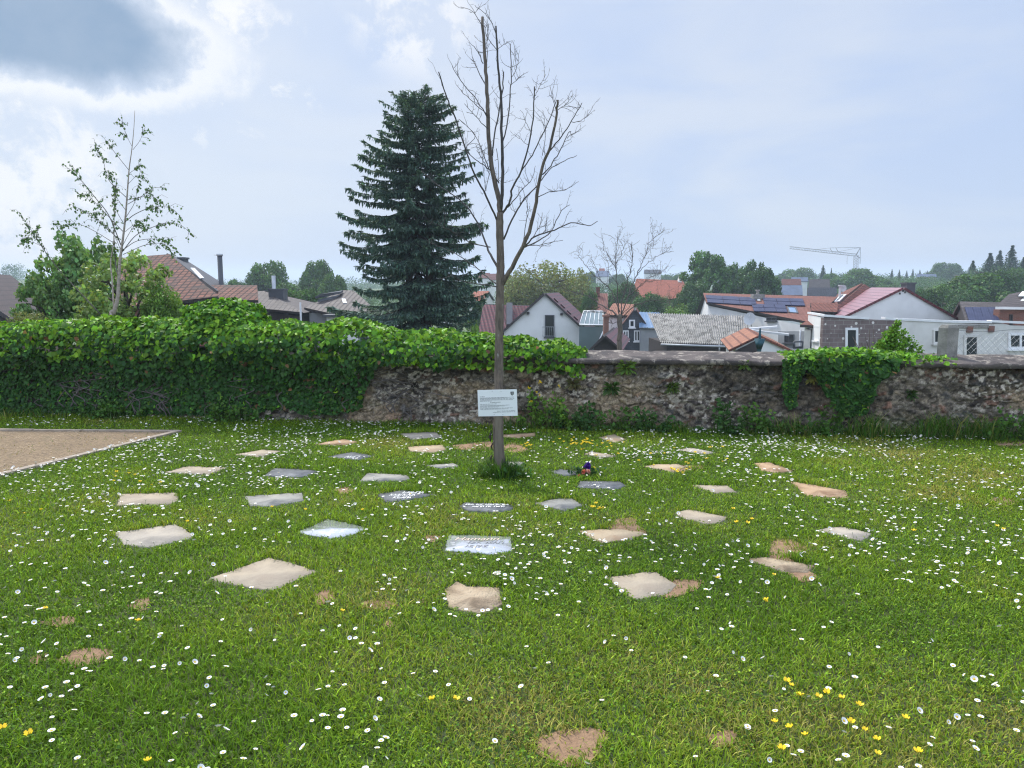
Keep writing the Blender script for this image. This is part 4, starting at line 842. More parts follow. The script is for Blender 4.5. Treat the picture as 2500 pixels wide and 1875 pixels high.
BR = [ # (points in enlarged picture, start width, end width, depth drift)
 ([(478,1230),(466,1140),(440,1030),(425,940),(412,800),(402,620),(395,450),(385,300),(374,98)], 13, 6.8, .12),
 ([(480,1210),(490,1100),(490,950),(486,800),(482,560),(470,480),(460,290),(452,150)], 9, 3.6, -.15),
 ([(487,850),(497,800),(520,700),(535,550),(541,400),(535,255)], 4.5, 2.4, .2),
 ([(432,900),(445,780),(475,620),(490,510),(496,415)], 4.5, 3.6, .25),
 ([(488,1235),(530,1180),(550,1080),(600,990),(640,840),(665,690),(675,500)], 7, 3, -.3),
 ([(598,990),(660,900),(720,780),(770,670),(802,578)], 4, 2.4, .25),
 ([(480,1655),(520,1590),(570,1500),(620,1400),(660,1280),(690,1130),(720,970),(765,850),(800,680),(810,578)], 12, 4.6, -.45),
 ([(722,1010),(780,940),(830,860),(870,770),(885,765)], 4, 1.8, .3),
 ([(768,868),(830,790),(890,700),(950,595)], 4, 2, -.3),
 ([(497,1385),(560,1240),(620,1150),(700,1060),(760,985),(850,930),(920,900)], 5.5, 1.6, .4),
 ([(610,1435),(680,1370),(790,1330),(885,1290),(990,1305),(1040,1280)], 5, 1.6, -.4),
 ([(622,1425),(700,1390),(770,1340),(830,1220),(880,1185)], 4.5, 1.6, .35),
 ([(592,1455),(640,1420),(700,1418),(780,1400),(840,1390)], 3, 1.3, -.5),
 ([(695,1140),(760,1110),(850,1100),(930,1050)], 2.8, 1.3, .4),
 ([(520,1200),(580,1130),(620,1080),(660,1040),(680,960)], 3.4, 1.6, .5),
 ([(458,1275),(400,1140),(330,1010),(270,840),(200,640),(160,540),(120,415)], 6, 3, -.35),
 ([(470,1060),(400,970),(330,920),(280,860),(330,780),(240,690)], 3.6, 1.4, .4),
 ([(472,1560),(430,1490),(400,1430),(360,1320),(270,1180),(130,1080),(20,990)], 8, 1.8, .6),
 ([(420,1430),(300,1400),(180,1330),(60,1270),(0,1170)], 3.4, 1.4, -.5),
 ([(465,1650),(400,1600),(330,1540),(200,1460),(60,1400)], 4.6, 1.5, .7),
 ([(460,1660),(340,1640),(250,1625),(200,1600),(120,1615)], 3.6, 1.3, -.5),
 ([(412,980),(370,860),(320,770),(240,690)], 3, 1.3, .5),
 ([(402,680),(340,580),(260,480),(220,420),(200,385)], 3, 1.3, -.35),
 ([(398,660),(320,590),(265,540),(240,510)], 2.8, 1.2, .45), ([(404,745),(330,670),(270,600)], 2.6, 1.2, -.5),
 ([(386,480),(340,390),(320,338)], 3, 2, .3), ([(378,368),(350,310),(325,268)], 2.6, 1.8, -.3),
 ([(375,150),(330,80),(295,52),(245,40)], 2.2, 1.1, .3), ([(450,190),(420,120),(380,70),(330,30)], 2.2, 1.1, -.3), ([(400,360),(400,250),(410,135)], 2.2, 1.4, .2), ([(458,290),(400,215),(388,150)], 2.2, 1.2, .2),
 ([(540,490),(600,440),(640,415)], 1.8, 1, .3), ([(540,450),(570,400),(585,340)], 1.8, 1, -.3), ([(673,560),(700,510),(740,430)], 2, 1.1, .3), ([(800,640),(770,520),(766,498)], 1.8, 1.4, .2), ([(805,640),(860,600),(890,560)], 2, 1.1, -.3), ([(890,705),(940,700),(985,668)], 2, 1.1, .3), ([(865,800),(905,770),(935,760)], 2, 1.1, .2), ([(460,290),(490,265),(520,248)], 1.8, 1, .3), ([(640,840),(610,820),(565,782)], 1.8, 1, .3), ([(650,760),(630,710),(615,690)], 1.6, 1, -.2),
 ([(720,900),(740,780),(725,640)], 2, 1, .3), ([(610,1400),(630,1250),(632,1180),(600,1080)], 2.4, 1.1, -.3), ([(660,1380),(710,1300),(720,1230)], 2.6, 1.6, .3), ([(415,1000),(395,1100),(385,1040),(370,880),(340,850)], 2, 1.1, -.3), ([(466,1100),(440,1020),(400,960)], 2, 1.1, .3), ([(455,860),(465,960),(470,1060)], 2, 1.6, .2), ([(415,1010),(380,930),(340,870)], 1.9, 1.1, -.25)]
def twigs_along(tb, path, rad, n, lmin, lmax, up=.35, zig=.12, spur=True, r0=.0011):
    seg = np.linalg.norm(np.diff(path, axis=0), axis=1); cum = np.concatenate([[0], np.cumsum(seg)]); 
    for _ in range(n):
        q = rng.uniform(.22, 1.0) * cum[-1]; i = min(np.searchsorted(cum, q) - 1, len(seg) - 1); i = max(i, 0); f = (q - cum[i]) / max(seg[i], 1e-6); p = path[i] * (1 - f) + path[i + 1] * f
        t = unit(path[i + 1] - path[i]); d = unit(t * .7 + rng.normal(size=3) * (.9, .9, .6) + (0, 0, up)); L = rng.uniform(lmin, lmax); k = 5; pts = [p]
        for j in range(k): d = unit(d + rng.normal(size=3) * zig * 1.6 + (0, 0, .10)); pts.append(pts[-1] + d * L / k)
        tb.add(pts, np.linspace(min(r0 * 1.8, rad), r0 * .75, k + 1), 4)
        if spur:
            for j in range(1, k + 1):
                if rng.random() < .55:
                    dd = unit(d + rng.normal(size=3) * .9); l2 = L * rng.uniform(.12, .35); m_ = pts[j] + dd * l2 * .6; tb.add([pts[j], m_, m_ + unit(dd + rng.normal(size=3) * .5 + (0, 0, .2)) * l2 * .4], [r0 * .9, r0 * .8, r0 * .6], 4)
for pts7, w0, w1, dr in BR:
    path = path7(pts7, TY, TY + dr); sp = smooth_path(path, 4); sp[1:-1] += rng.normal(0, .0025, sp[1:-1].shape); kf = 1.0 if w0 >= 9 else .82; r_ = np.linspace(wpx(w0) * kf, wpx(w1) * kf, len(sp)); tb = Tubes(); tb.add(sp, r_, 7 if w0 > 4 else 5)
    L = np.linalg.norm(np.diff(sp, axis=0), axis=1).sum(); twigs_along(tb, sp, wpx(w1), int(3 + L * 5.5), .05, .18)
    tb.build('branch', M['twig'] if w0 < 11 else M['bark'], tree)
# stake
SY = 6.17; sx = P(1216, 1100, SY)[0]
mstake = mat('weathered_stake_wood', (0.185, 0.155, 0.120), (0.125, 0.104, 0.082), 14, .9, .5, 40, stretch=(1, 1, .12), c3=(.09, .075, .06), s3=10, t3=(.58, .7))
mb = MB(); hw = .0275; zt = P(1216, 953, SY)[2]
mb.prism([(sx - hw, SY - hw, -.05), (sx + hw, SY - hw, -.05), (sx + hw, SY + hw, -.05), (sx - hw, SY + hw, -.05)], (0.004, 0, zt + .03)); stake = mb.build('tree_stake', mstake); tag(stake, 'square weathered wooden stake standing in front of the young tree', 'stake')
# sign
TL, TRr, BRr, BL = [P(a, bq, SY - hw - .004) for a, bq in ((1165.7, 952.3), (1261.6, 950.2), (1263.9, 1015.0), (1168.0, 1016.4))]
sign = empty('information_sign', (TL + TRr + BRr + BL) / 4, 'white rectangular notice board with black text and crest, screwed to the stake', 'sign')
msign = mat('sign_white', (0.78, 0.80, 0.80), (0.74, 0.765, 0.765), 3, .35); mink = mat('sign_ink', (0.10, 0.105, 0.11), (0.08, 0.085, 0.09), 20, .5); mblk = mat('sign_black', (0.015, 0.018, 0.02), (0.012, 0.014, 0.016), 20, .4)
fwd = np.array([0, -1.0, 0]); mb = MB(); mb.prism([BL, BRr, TRr, TL], fwd * .003); mb.build('panel', msign, sign)
def onsign(a, bq, lift=.0036):
    u_ = (a - 130) / (2060 - 130); v_ = (bq - 130) / (1420 - 130); return (TL * (1 - u_) * (1 - v_) + TRr * u_ * (1 - v_) + BRr * u_ * v_ + BL * (1 - u_) * v_) + fwd * lift
mb = MB()
for (yy, x0, x1, bold) in ((465, 240, 485, 1), (525, 240, 1900, 1), (560, 240, 1450, 0), (600, 240, 1920, 1), (645, 240, 1860, 0), (690, 240, 800, 0), (752, 735, 1240, 2), (832, 240, 1050, 1), (905, 240, 1670, 1), (945, 240, 1440, 0), (985, 240, 1150, 0), (1045, 240, 1830, 1), (1088, 240, 1600, 0), (1190, 1060, 1940, 1), (1240, 850, 1950, 1)):
    x = x0; hh = 8 + 2 * bold
    while x < x1:
        wl_ = min(rng.uniform(40, 170), x1 - x); q = x
        while q < x + wl_ - 6:
            lw = rng.uniform(9, 17); up_ = hh + (7 if rng.random() < .35 else 0); sk = -(q - 240) * .012
            mb.face([onsign(q, yy + hh + sk), onsign(q + lw, yy + hh + sk), onsign(q + lw, yy - up_ + sk), onsign(q, yy - up_ + sk)]); q += lw + rng.uniform(4, 7)
        x += wl_ + 16
mb.build('lettering', mink, sign)
mb = MB(); sh = [(1745, 240), (1910, 240), (1905, 340), (1885, 395), (1828, 428), (1770, 395), (1750, 340)]
mb.prism([onsign(a, bq, .0033) for a, bq in sh][::-1], fwd * .0005); crest = mb.build('crest', mblk, sign); mb = MB()
for (x0, x1, y0, y1) in ((1785, 1793, 268, 360), (1815, 1820, 262, 372), (1842, 1850, 268, 372), (1868, 1874, 268, 350), (1790, 1866, 384, 392), (1862, 1884, 268, 274)): mb.face([onsign(a, bq, .0043) for a, bq in ((x0, y1), (x1, y1), (x1, y0), (x0, y0))])
mb.build('crest_lines', msign, sign)
for (a, bq) in ((850, 215), (1285, 215), (905, 1340), (1335, 1345)):
    p = onsign(a, bq, .003); mb = MB(); mb.tube([p, p + fwd * .003], [.0022, .0018], 8); mb.build('screw', M['darkmetal'], sign)
# grass tuft round the foot
n = 650; a = rng.normal(0, .10, n); dd = rng.normal(0, .07, n); tb0 = P(1222, 1172, SY)[:2]; hh = rng.uniform(.05, .19, n) * np.exp(-(a / .28) ** 2); az = np.arctan2(dd, a) + rng.normal(0, .7, n)
tuft = empty('grass_tuft', (tb0[0], tb0[1], 0), 'unmown dark grass tuft round the foot of the stake', 'grass tuft')
P1 = blade_arrays(tb0[0] + a, tb0[1] + dd, 0., hh, np.full(n, .006), az, hh * rng.uniform(.3, .9, n), jitter_tint((.062, .140, .022), n, .28))
n = 170; c = np.stack([tb0[0] + rng.normal(.04, .09, n), tb0[1] + rng.normal(-.02, .07, n), rng.uniform(.02, .10, n)], 1)
P2 = leaf_arrays(c, rng.normal(size=(n, 3)), np.array([0, 0, 1.]) + .6 * rng.normal(size=(n, 3)), rng.uniform(.03, .06, n), T_LEAF, jitter_tint((.052, .130, .026), n, .28))
leaf_obj('blades', [P1, P2], M['leaf'], tuft)
# bouquet
bp = G(1425, 1158, .03); bq0 = empty('flower_bouquet', (bp[0], bp[1], 0), 'cut purple iris and peach roses lying on a dark slab', 'bouquet')
def bloom(c, rad, n, col, name, m_=None, flat=1.0):
    d = rand_dirs(n) * (1, 1, flat); return leaf_obj(name, [leaf_arrays(c + d * rad * rng.uniform(.3, .8, (n, 1)), d + .4 * rng.normal(size=(n, 3)), rand_dirs(n) + d * .4, np.full(n, rad * .9), (T_LEAF[0] * (2, 1, 1), T_LEAF[1]), jitter_tint(col, n, .2, .05))], M['leaf'], bq0)
bloom(P(1434, 1139, bp[1] + .07), .034, 70, (.085, .030, .36), 'iris_flower')
for (a, bb, r_, c_) in ((1424, 1152, .022, (.78, .25, .18)), (1435, 1151, .021, (.82, .42, .36)), (1414, 1161, .014, (.78, .26, .19))): bloom(P(a, bb, bp[1] + .03), r_, 46, c_, 'rose_flower')
tb = Tubes()
for (a, bb, c_, d_) in ((1424, 1146, 1384, 1133), (1420, 1147, 1392, 1148), (1412, 1152, 1398, 1160), (1430, 1150, 1388, 1140)):
    p, q = P(a, bb, bp[1] + .05), P(c_, d_, bp[1] + .12); q[2] = max(q[2], .03); tb.add(smooth_path([p, (p + q) / 2 + (0, 0, -.01), q], 4), .003, 5)
tb.build('stem', M['stalk'], bq0); n = 60; c = np.stack([bp[0] + rng.normal(.03, .07, n), bp[1] + rng.normal(.05, .03, n), rng.uniform(.02, .07, n)], 1)
leaf_obj('leaves', [leaf_arrays(c, rng.normal(size=(n, 3)), np.array([0, 0, 1.]) + .6 * rng.normal(size=(n, 3)), rng.uniform(.03, .055, n), T_LEAF, jitter_tint((.035, .085, .03), n, .25))], M['leaf'], bq0)

# ------------------------------------------------------------------ fence and post on the wall, right
PSY = wpt(wpar(2320, 860)[0], 0, -.25); post = empty('fence_post', (PSY[0], PSY[1], .85), 'short grey concrete post with sloped top edges standing on the wall', 'post')
pa = P(2293, 862, PSY[1] - .0); px0, px1, pxm = P(2296, 860, PSY[1])[0], P(2337, 860, PSY[1])[0], P(2308, 860, PSY[1])[0]; pz = P(2310, 793, PSY[1])[2]; yf = PSY[1]
mb = MB(); f0 = np.array([px0, yf + .07, .82]); f1 = np.array([pxm, yf - .02, .82]); f2 = np.array([px1, yf, .82]); f3 = f0 + (f2 - f1); hgt = np.array([0, 0, pz - .82 - .035])
mb.prism([f0, f1, f2, f3], hgt); cc_ = (f0 + f1 + f2 + f3) / 4 + hgt; tp4 = [q + hgt for q in (f0, f1, f2, f3)]; tq = [cc_ + (q - cc_) * .72 + np.array([0, 0, .035]) for q in tp4]
for i in range(4): j = (i + 1) % 4; mb.face([tp4[i], tp4[j], tq[j], tq[i]])
mb.face(tq); mb.build('shaft', M['concrete'], post)
fen = empty('wire_fence', (px1, yf + .03, .85), 'rusty diamond mesh wire fence on the coping right of the concrete post', 'fence')
def fpt(px, py): return onplane(px, py, np.array([px1, yf + .04, 0]), WNRM)
fa, fb_ = fpt(2338, 806), fpt(2780, 818); L = fb_[0] - fa[0]; zt0 = fa[2]; zb0 = .85; step = .066; tb = Tubes(); U = unit((fb_ - fa) * (1, 1, 0)); base = np.array([fa[0], fa[1], 0])
def topz(s): return zt0 - .022 * math.sin(min(s / .55, 1) * math.pi) + .010 * math.sin(s * 3)
for k in range(-8, int(2.2 / step)):
    for sg in (1, -1):
        s0 = k * step if sg == 1 else k * step + .3; pts = []
        for t_ in np.linspace(0, 1, 9):
            s = s0 + sg * t_ * .36 * .9; z = zb0 + t_ * .36
            if 0 <= s <= 2.1 and z <= topz(s): pts.append(base + U * s + np.array([0, .002 * sg, z]))
        if len(pts) > 1: tb.add(pts, .0012, 4)
tb.build('wire_mesh', M['steel'], fen); tb = Tubes(); tb.add([base + U * s + np.array([0, 0, topz(s)]) for s in np.linspace(0, 2.1, 30)], .0022, 5); tb.build('top_wire', M['darkmetal'], fen)
# little buddleia like bush just beyond the coping
bs = wpt(wpar(2195, 850)[0], 0, -.75); bush = empty('bush', (bs[0], bs[1], .0), 'bright green bush peeking over the coping in front of the pumice block wall', 'bush')
top = P(2193, 788, bs[1])[2]; mp_ = bs[1] / 1819; C0, T0_, N0 = [], [], []
for (ex, ey, m_) in ((2193, 786, 700), (2178, 800, 500), (2163, 815, 480), (2150, 832, 420), (2208, 806, 520), (2222, 822, 460), (2236, 838, 420), (2190, 812, 520), (2206, 832, 420), (2172, 832, 420), (2250, 850, 300), (2142, 846, 260)):
    e = P(ex, ey, bs[1] + rng.normal(0, .06)); b_ = np.array([bs[0] + (e[0] - bs[0]) * .35, bs[1] + rng.normal(0, .04), .55]); f = rng.random(m_) ** .8; c = b_ + (e - b_) * f[:, None] + rng.normal(size=(m_, 3)) * (.018 + .05 * (1 - f[:, None])); C0.append(c); T0_.append(unit(e - b_) * .2 + .75 * rng.normal(size=(m_, 3)) + (0, 0, -.1)); N0.append(np.array([0, -.5, .7]) + .55 * rng.normal(size=(m_, 3)))
C0, T0_, N0 = np.concatenate(C0), np.concatenate(T0_), np.concatenate(N0); n = len(C0); leaf_obj('foliage', [leaf_arrays(C0, T0_, N0, rng.uniform(.022, .046, n), T_LEAF, jitter_tint((.140, .290, .030), n, .28))], M['leaf'], bush)
tb = Tubes()
for k in range(7): e = np.array([bs[0] + rng.normal(0, .15), bs[1] + rng.normal(0, .1), top - rng.uniform(.02, .25)]); tb.add([(bs[0], bs[1], -.6), (bs[0] + rng.normal(0, .05), bs[1], .5), e], [.012, .008, .003], 5)
tb.build('stem', M['brownbark'], bush)

# ------------------------------------------------------------------ houses beyond the wall
def c3(a, bq): return (1150 + a / 4.424, 550 + bq / 4.424)
def c4(a, bq): return (1600 + a / 4.74, 550 + bq / 4.74)
def c5(a, bq): return (2050 + a / 4.74, 550 + bq / 4.74)
def c1(a, bq): return (a / 2.765, 500 + bq / 2.765)
def c2(a, bq): return (600 + a / 2.765, 500 + bq / 2.765)
def ground_at(pts): p = np.mean(np.asarray(pts), 0); return tz(p[0], p[1])
def plan4(a, b, c, d):
    """d moved along its line of sight into the plane a-b-c"""
    a, b, c, d = [np.asarray(q, float) for q in (a, b, c, d)]; n = np.cross(b - a, c - a); v = d - EYE; return EYE + v * (np.dot(a - EYE, n) / np.dot(v, n))
def roofslab(mb, q, th=.16): mb.slab(q, th, 0, 1)
def gable(root, EL, AP, ER, E, wall_m, roof_m, edge_m, zg=None, verge=.25, over=.30, th=.16, sides=(1, 1)):
    """house with its gable triangle EL-AP-ER towards us, swept along E"""
    EL, AP, ER, E = [np.asarray(q, float) for q in (EL, AP, ER, E)]; zg = (ground_at([EL, ER]) - .3) if zg is None else zg
    u_ = unit(E); mb = MB(); poly = [(EL[0], EL[1], zg), EL, AP, ER, (ER[0], ER[1], zg)]; mb.prism([np.array(q) + u_ * verge for q in poly][::-1], E - 2 * u_ * verge); wl_ = mb.build('wall', wall_m, root)
    mb = MB()
    for ev, on in ((EL, sides[0]), (ER, sides[1])):
        if not on: continue
        d = ev - AP; dn = unit(d); e = AP + d + dn * over; nrm = unit(np.cross(E, d)); nrm = nrm if nrm[2] > 0 else -nrm; o = nrm * .006
        roofslab(mb, [AP + o, AP + E + o, e + E + o, e + o], th)
    rf = mb.build('roof', [roof_m, edge_m], root); return wl_, rf
def box_on(mb, p, n, px4, th, mi=0, lift=.005):
    n = unit(n); q = [onplane(a, bq, p, n) for a, bq in px4]; 
    if np.dot(n, EYE - np.asarray(p)) < 0: n = -n
    q = [r + n * lift for r in q]; mb.prism(q, n * th, mi)
def window(root, p, n, px4, frame_m=None, pane_m=None, bars=1, fr=.09, sill=True, name='window'):
    """window on the plane (p, n): frame with a pane and glazing bars; px4 = corners in the photo, clockwise from top left"""
    n = unit(n); 
    if np.dot(n, EYE - np.asarray(p)) < 0: n = -n
    TLq, TRq, BRq, BLq = [onplane(a, bq, p, n) + n * .012 for a, bq in px4]; ux = unit(TRq - TLq); uy = unit(TLq - BLq); W_, H_ = np.linalg.norm(TRq - TLq), np.linalg.norm(TLq - BLq); mb = MB()
    def bar(x0, x1, y0, y1, d0=0, d1=.06): a = BLq + ux * x0 + uy * y0 + n * d0; mb.prism([a, a + ux * (x1 - x0), a + ux * (x1 - x0) + uy * (y1 - y0), a + uy * (y1 - y0)], n * (d1 - d0))
    bar(0, fr, 0, H_); bar(W_ - fr, W_, 0, H_); bar(fr, W_ - fr, 0, fr); bar(fr, W_ - fr, H_ - fr, H_)
    for k in range(bars): x = W_ * (k + 1) / (bars + 1); bar(x - fr * .5, x + fr * .5, fr, H_ - fr, 0, .05)
    if sill: bar(-.08, W_ + .08, -.10, -.004, 0, .16)
    wn = mb.build(name, frame_m or M['white'], root); mb = MB(); a = BLq + ux * fr * .9 + uy * fr * .9 + n * .015
    mb.prism([a, a + ux * (W_ - 1.8 * fr), a + ux * (W_ - 1.8 * fr) + uy * (H_ - 1.8 * fr), a + uy * (H_ - 1.8 * fr)], n * .012)
    V = np.concatenate(mb.V) - np.array(root.location); ks = sorted(mb.F); o = link('pane', mesh('pane', V, [np.array(mb.F[k]) for k in ks], pane_m or M['glass']), wn); return wn
def rect(x0, y0, x1, y1, f=lambda a, bq: (a, bq)): return [f(x0, y0), f(x1, y0), f(x1, y1), f(x0, y1)]
def dish(root, p, rad, facing):
    f = unit(facing); a, bq = frame_of(f); k = 16; V = []; Fq = []
    for (r_, z) in ((.02, 0), (.5, .06), (1.0, .22)):
        for i in range(k): th = 2 * math.pi * i / k; V.append(np.asarray(p) + rad * (r_ * (math.cos(th) * a + 1.1 * math.sin(th) * bq) + z * f))
    for r_ in range(2):
        for i in range(k): j = (i + 1) % k; Fq.append((r_ * k + i, r_ * k + j, (r_ + 1) * k + j, (r_ + 1) * k + i))
    o = link('dish', mesh('dish', np.array(V) - np.array(root.location), [np.array(Fq)], M['dishgrey']), root); tb = Tubes(); c = np.asarray(p); tb.add([c - f * .5 + (0, 0, -.4), c], .03, 5); tb.add([c - bq * rad, c + f * rad * .9], .02, 4); tb.build('dish_arm', M['steel'], root); return o
def house(px_base, Y, name, label, cat='house'):
    p = P(px_base, 760, Y); return empty(name, (p[0], p[1], tz(p[0], p[1])), label, cat)
def chimney(root, px4, Y, m, depth=.7, zdown=1.2, name='chimney'):
    q = [P(a, bq, Y) for a, bq in px4]; x0, x1 = q[0][0], q[1][0]; z1, z0 = q[0][2], q[2][2] - zdown; mb = MB(); mb.abox(x0, x1, Y - depth / 2, Y + depth / 2, z0, z1 - .12); mb.abox(x0 - .06, x1 + .06, Y - depth / 2 - .06, Y + depth / 2 + .06, z1 - .118, z1); return mb.build(name, m, root)

# white gable house with the french window
Y = 60.; h = house(1330, Y, 'gabled_house', 'white gabled house with dark red roof and a tall dark window behind a railing', 'house')
AP, EL, ER = P(*c3(795, 752), Y), P(*c3(350, 1158), Y), P(*c3(1345, 1262), Y); E = P(*c3(935, 766), Y + 11) - AP; E[2] = 0
gable(h, EL, AP, ER, E, M['render'], M['winered'], M['darkwood'], over=.4)
pl, nn = AP + unit(E) * .25, np.array([E[1], -E[0], 0]); nn = np.array([-E[0], -E[1], 0]) * 0 + np.cross(unit(ER - EL), [0, 0, 1]); nn = unit(np.array([nn[0], nn[1], 0]))
window(h, AP + unit(E) * .24, nn, rect(797, 968, 900, 1205, c3), M['darkmetal'], M['glass'], 0, .07)
tb = Tubes()
for yy in (1098, 1196): tb.add([onplane(*c3(768, yy), AP - nn * 0 + unit(E) * .06, nn), onplane(*c3(915, yy), AP + unit(E) * .06, nn)], .022, 5)
for xx in (775, 800, 822, 845, 868, 890, 908): tb.add([onplane(*c3(xx, 1098), AP + unit(E) * .06, nn), onplane(*c3(xx, 1196), AP + unit(E) * .06, nn)], .012, 4)
tb.build('railing', M['steel'], h)
for (x0, y0) in ((600, 935), (962, 945)): mb = MB(); p = onplane(*c3(x0 + 14, y0 + 14), AP, nn); mb.box(p + unit(E) * .12, (.1, 0, 0), (0, .25, 0), (0, 0, .1)); mb.build('purlin', M['darkwood'], h)
mb = MB()   # snow guards on the right hand slope
dR = ER - AP; nR = unit(np.cross(E, dR)); nR = nR if nR[2] > 0 else -nR
for i in range(7):
    p = AP + dR * (.12 + .13 * i) + unit(E) * (1.0 + .25 * (i % 2)) + nR * .17; mb.prism([p, p + unit(E) * .9, p + unit(E) * .9 + unit(dR) * .45, p + unit(dR) * .45], nR * .10)
mb.build('snow_guard', M['winered'], h)
dish(h, P(*c3(1232, 1222), Y - 1.4), .44, (-.8, -.75, .35))
# wing on the left with ridge across the view
Yw = 64.; R1, R2 = P(*c3(128, 870), Yw), P(*c3(640, 884), Yw + 1); D1, D2 = P(*c3(70, 1215), Yw - 3.6), P(*c3(380, 1222), Yw - 3.6); mb = MB(); roofslab(mb, [R1, R2, D2, D1]); B1 = R1 + (0, 10, 0); B1[2] = D1[2]; B2 = R2 + (0, 10, 0); B2[2] = D2[2]; roofslab(mb, [R1, R2, B2, B1]); mb.build('wing_roof', [M['winered'], M['darkwood']], h)
mb = MB(); q = [D1 + (.4, .4, -.25), R1 + (.4, 0, -.25), B1 + (.4, -.4, -.25)]; zg = ground_at([D1]) - .3; mb.prism([(q[0][0], q[0][1], zg), q[0], q[1], q[2], (q[2][0], q[2][1], zg)], (D2 - D1) * .9); mb.build('wing_wall', M['render'], h)
mb = MB(); nW = unit(np.cross(R2 - R1, D1 - R1)); nW = nW if nW[2] > 0 else -nW; box_on(mb, R1 + nW * .16, nW, rect(375, 885, 437, 1120, c3), .5); mb.build('chimney', M['darkmetal'], h)

# dark open porch gable
Y = 42.; h = house(1478, Y, 'porch', 'small porch roof with dark red tiles and a dark open gable right behind the coping', 'porch')
AP, EL, ER = P(*c3(1440, 1208), Y), P(*c3(1318, 1330), Y), P(*c3(1580, 1330), Y); E = P(*c3(1555, 1150), Y + 9) - AP; E[2] = 0; gable(h, EL, AP, ER, E, M['darkwood'], M['winered'], M['darkwood'], verge=.5, th=.12)
# slate clad house with the zinc wing
Y = 68.; h = house(1550, Y, 'slate_house', 'dark slate clad house with white windows and a blue metal roof on its wing', 'house')
AP, EL, ER = P(*c3(1770, 922), Y), P(*c3(1480, 1290), Y), P(*c3(2052, 1312), Y); E = np.array([1.5, 9, 0]); gable(h, EL, AP, ER, E, M['slate'], M['rust'], M['darkwood'], verge=.15, th=.14)
nn = np.array([0, -1, 0.]); pf = AP + unit(E) * .15
window(h, pf, nn, rect(1706, 1020, 1770, 1104, c3), bars=0, fr=.13); window(h, pf, nn, rect(1640, 1135, 1702, 1248, c3), bars=1, fr=.10); window(h, pf, nn, rect(1760, 1135, 1826, 1253, c3), bars=1, fr=.10)
Yb = 70.; R1, R2 = P(*c3(1815, 945), Yb), P(*c3(2030, 952), Yb); D1, D2 = P(*c3(1925, 1115), Yb - 2.6), P(*c3(2212, 1122), Yb - 2.6); mb = MB(); roofslab(mb, [R1, R2, D2, P(*c3(1815, 1112), Yb - 2.6)], .08)
mb.face([R2, R2 + (3.2, 5, -2.2), D2]); 
nz = unit(np.cross(R2 - R1, D2 - R2)); nz = nz if nz[2] > 0 else -nz
for k in range(7): a = R1 + (R2 - R1) * (k + .5) / 7; e = P(*c3(1815, 1112), Yb - 2.6) + (D2 - P(*c3(1815, 1112), Yb - 2.6)) * (k + .5) / 7; mb.prism([a + nz * .08, a + nz * .08 + (.05, 0, 0), e + nz * .08 + (.05, 0, 0), e + nz * .08], nz * .06)
mb.build('zinc_roof', [M['zinc'], M['dishgrey']], h)
mb = MB(); W1, W2 = P(*c3(1830, 1118), Yb - 2.3), P(*c3(2198, 1122), Yb - 2.3); zg = ground_at([W1]) - .3; mb.abox(W1[0], W2[0], Yb - 2.3, Yb + 3, zg, W1[2] - .05); mb.build('wing_wall', M['greywall'], h)
for x0 in (2020, 2094): window(h, W1, nn, rect(x0, 1136, x0 + 66, 1242, c3), M['white'], M['redblind'], 0, .13)
mb = MB(); mb.prism([P(*c3(2040, 1282), 60), P(*c3(2215, 1285), 60), P(*c3(2240, 1306), 57), P(*c3(2050, 1304), 57)], (0, 0, .06)); o = mb.build('canopy', M['white'], h)
# greenhouse with brick chimney
Y = 58.; h = house(1450, Y, 'greenhouse', 'glass greenhouse with white glazing bars between the white and slate houses', 'greenhouse')
A0, A1, B1_, B0 = P(*c3(1215, 938), Y + 3), P(*c3(1425, 940), Y + 3), P(*c3(1428, 1088), Y), P(*c3(1170, 1084), Y); mb = MB(); mb.slab([A0, A1, B1_, B0], .04); gz = ground_at([B0]); mb.prism([B0 - (0, -.05, .05), B1_ - (0, -.05, .05), (B1_[0], B1_[1] + .05, gz), (B0[0], B0[1] + .05, gz)], (0, .04, 0)); mb.build('glazing', M['greenglass'], h)
tb = Tubes()
for k in range(6): a, e = A0 + (A1 - A0) * k / 5 + (0, 0, .08), B0 + (B1_ - B0) * k / 5 + (0, 0, .08); tb.add([a, e], .028, 4); pass
tb.add([A0 + (0, 0, .08), A1 + (0, 0, .08)], .06, 4); tb.add([B0 + (0, 0, .08), B1_ + (0, 0, .08)], .06, 4); tb.add([B0 + (B1_ - B0) * .6 + (0, 0, -2.2), B1_ + (0, 0, -.4)], .05, 4); tb.build('glazing_bars', M['white'], h)
h2 = house(1479, 56, 'brick_chimney', 'square brown brick chimney stack standing beside the greenhouse', 'chimney'); q = P(*c3(1432, 968), 56); q2 = P(*c3(1482, 968), 56); mb = MB(); mb.abox(q[0], q2[0], 55.6, 56.3, h2.location[2] - .2, q[2] - .15); mb.abox(q[0] - .06, q2[0] + .06, 55.54, 56.36, q[2] - .148, q[2]); mb.build('stack', M['brick'], h2)
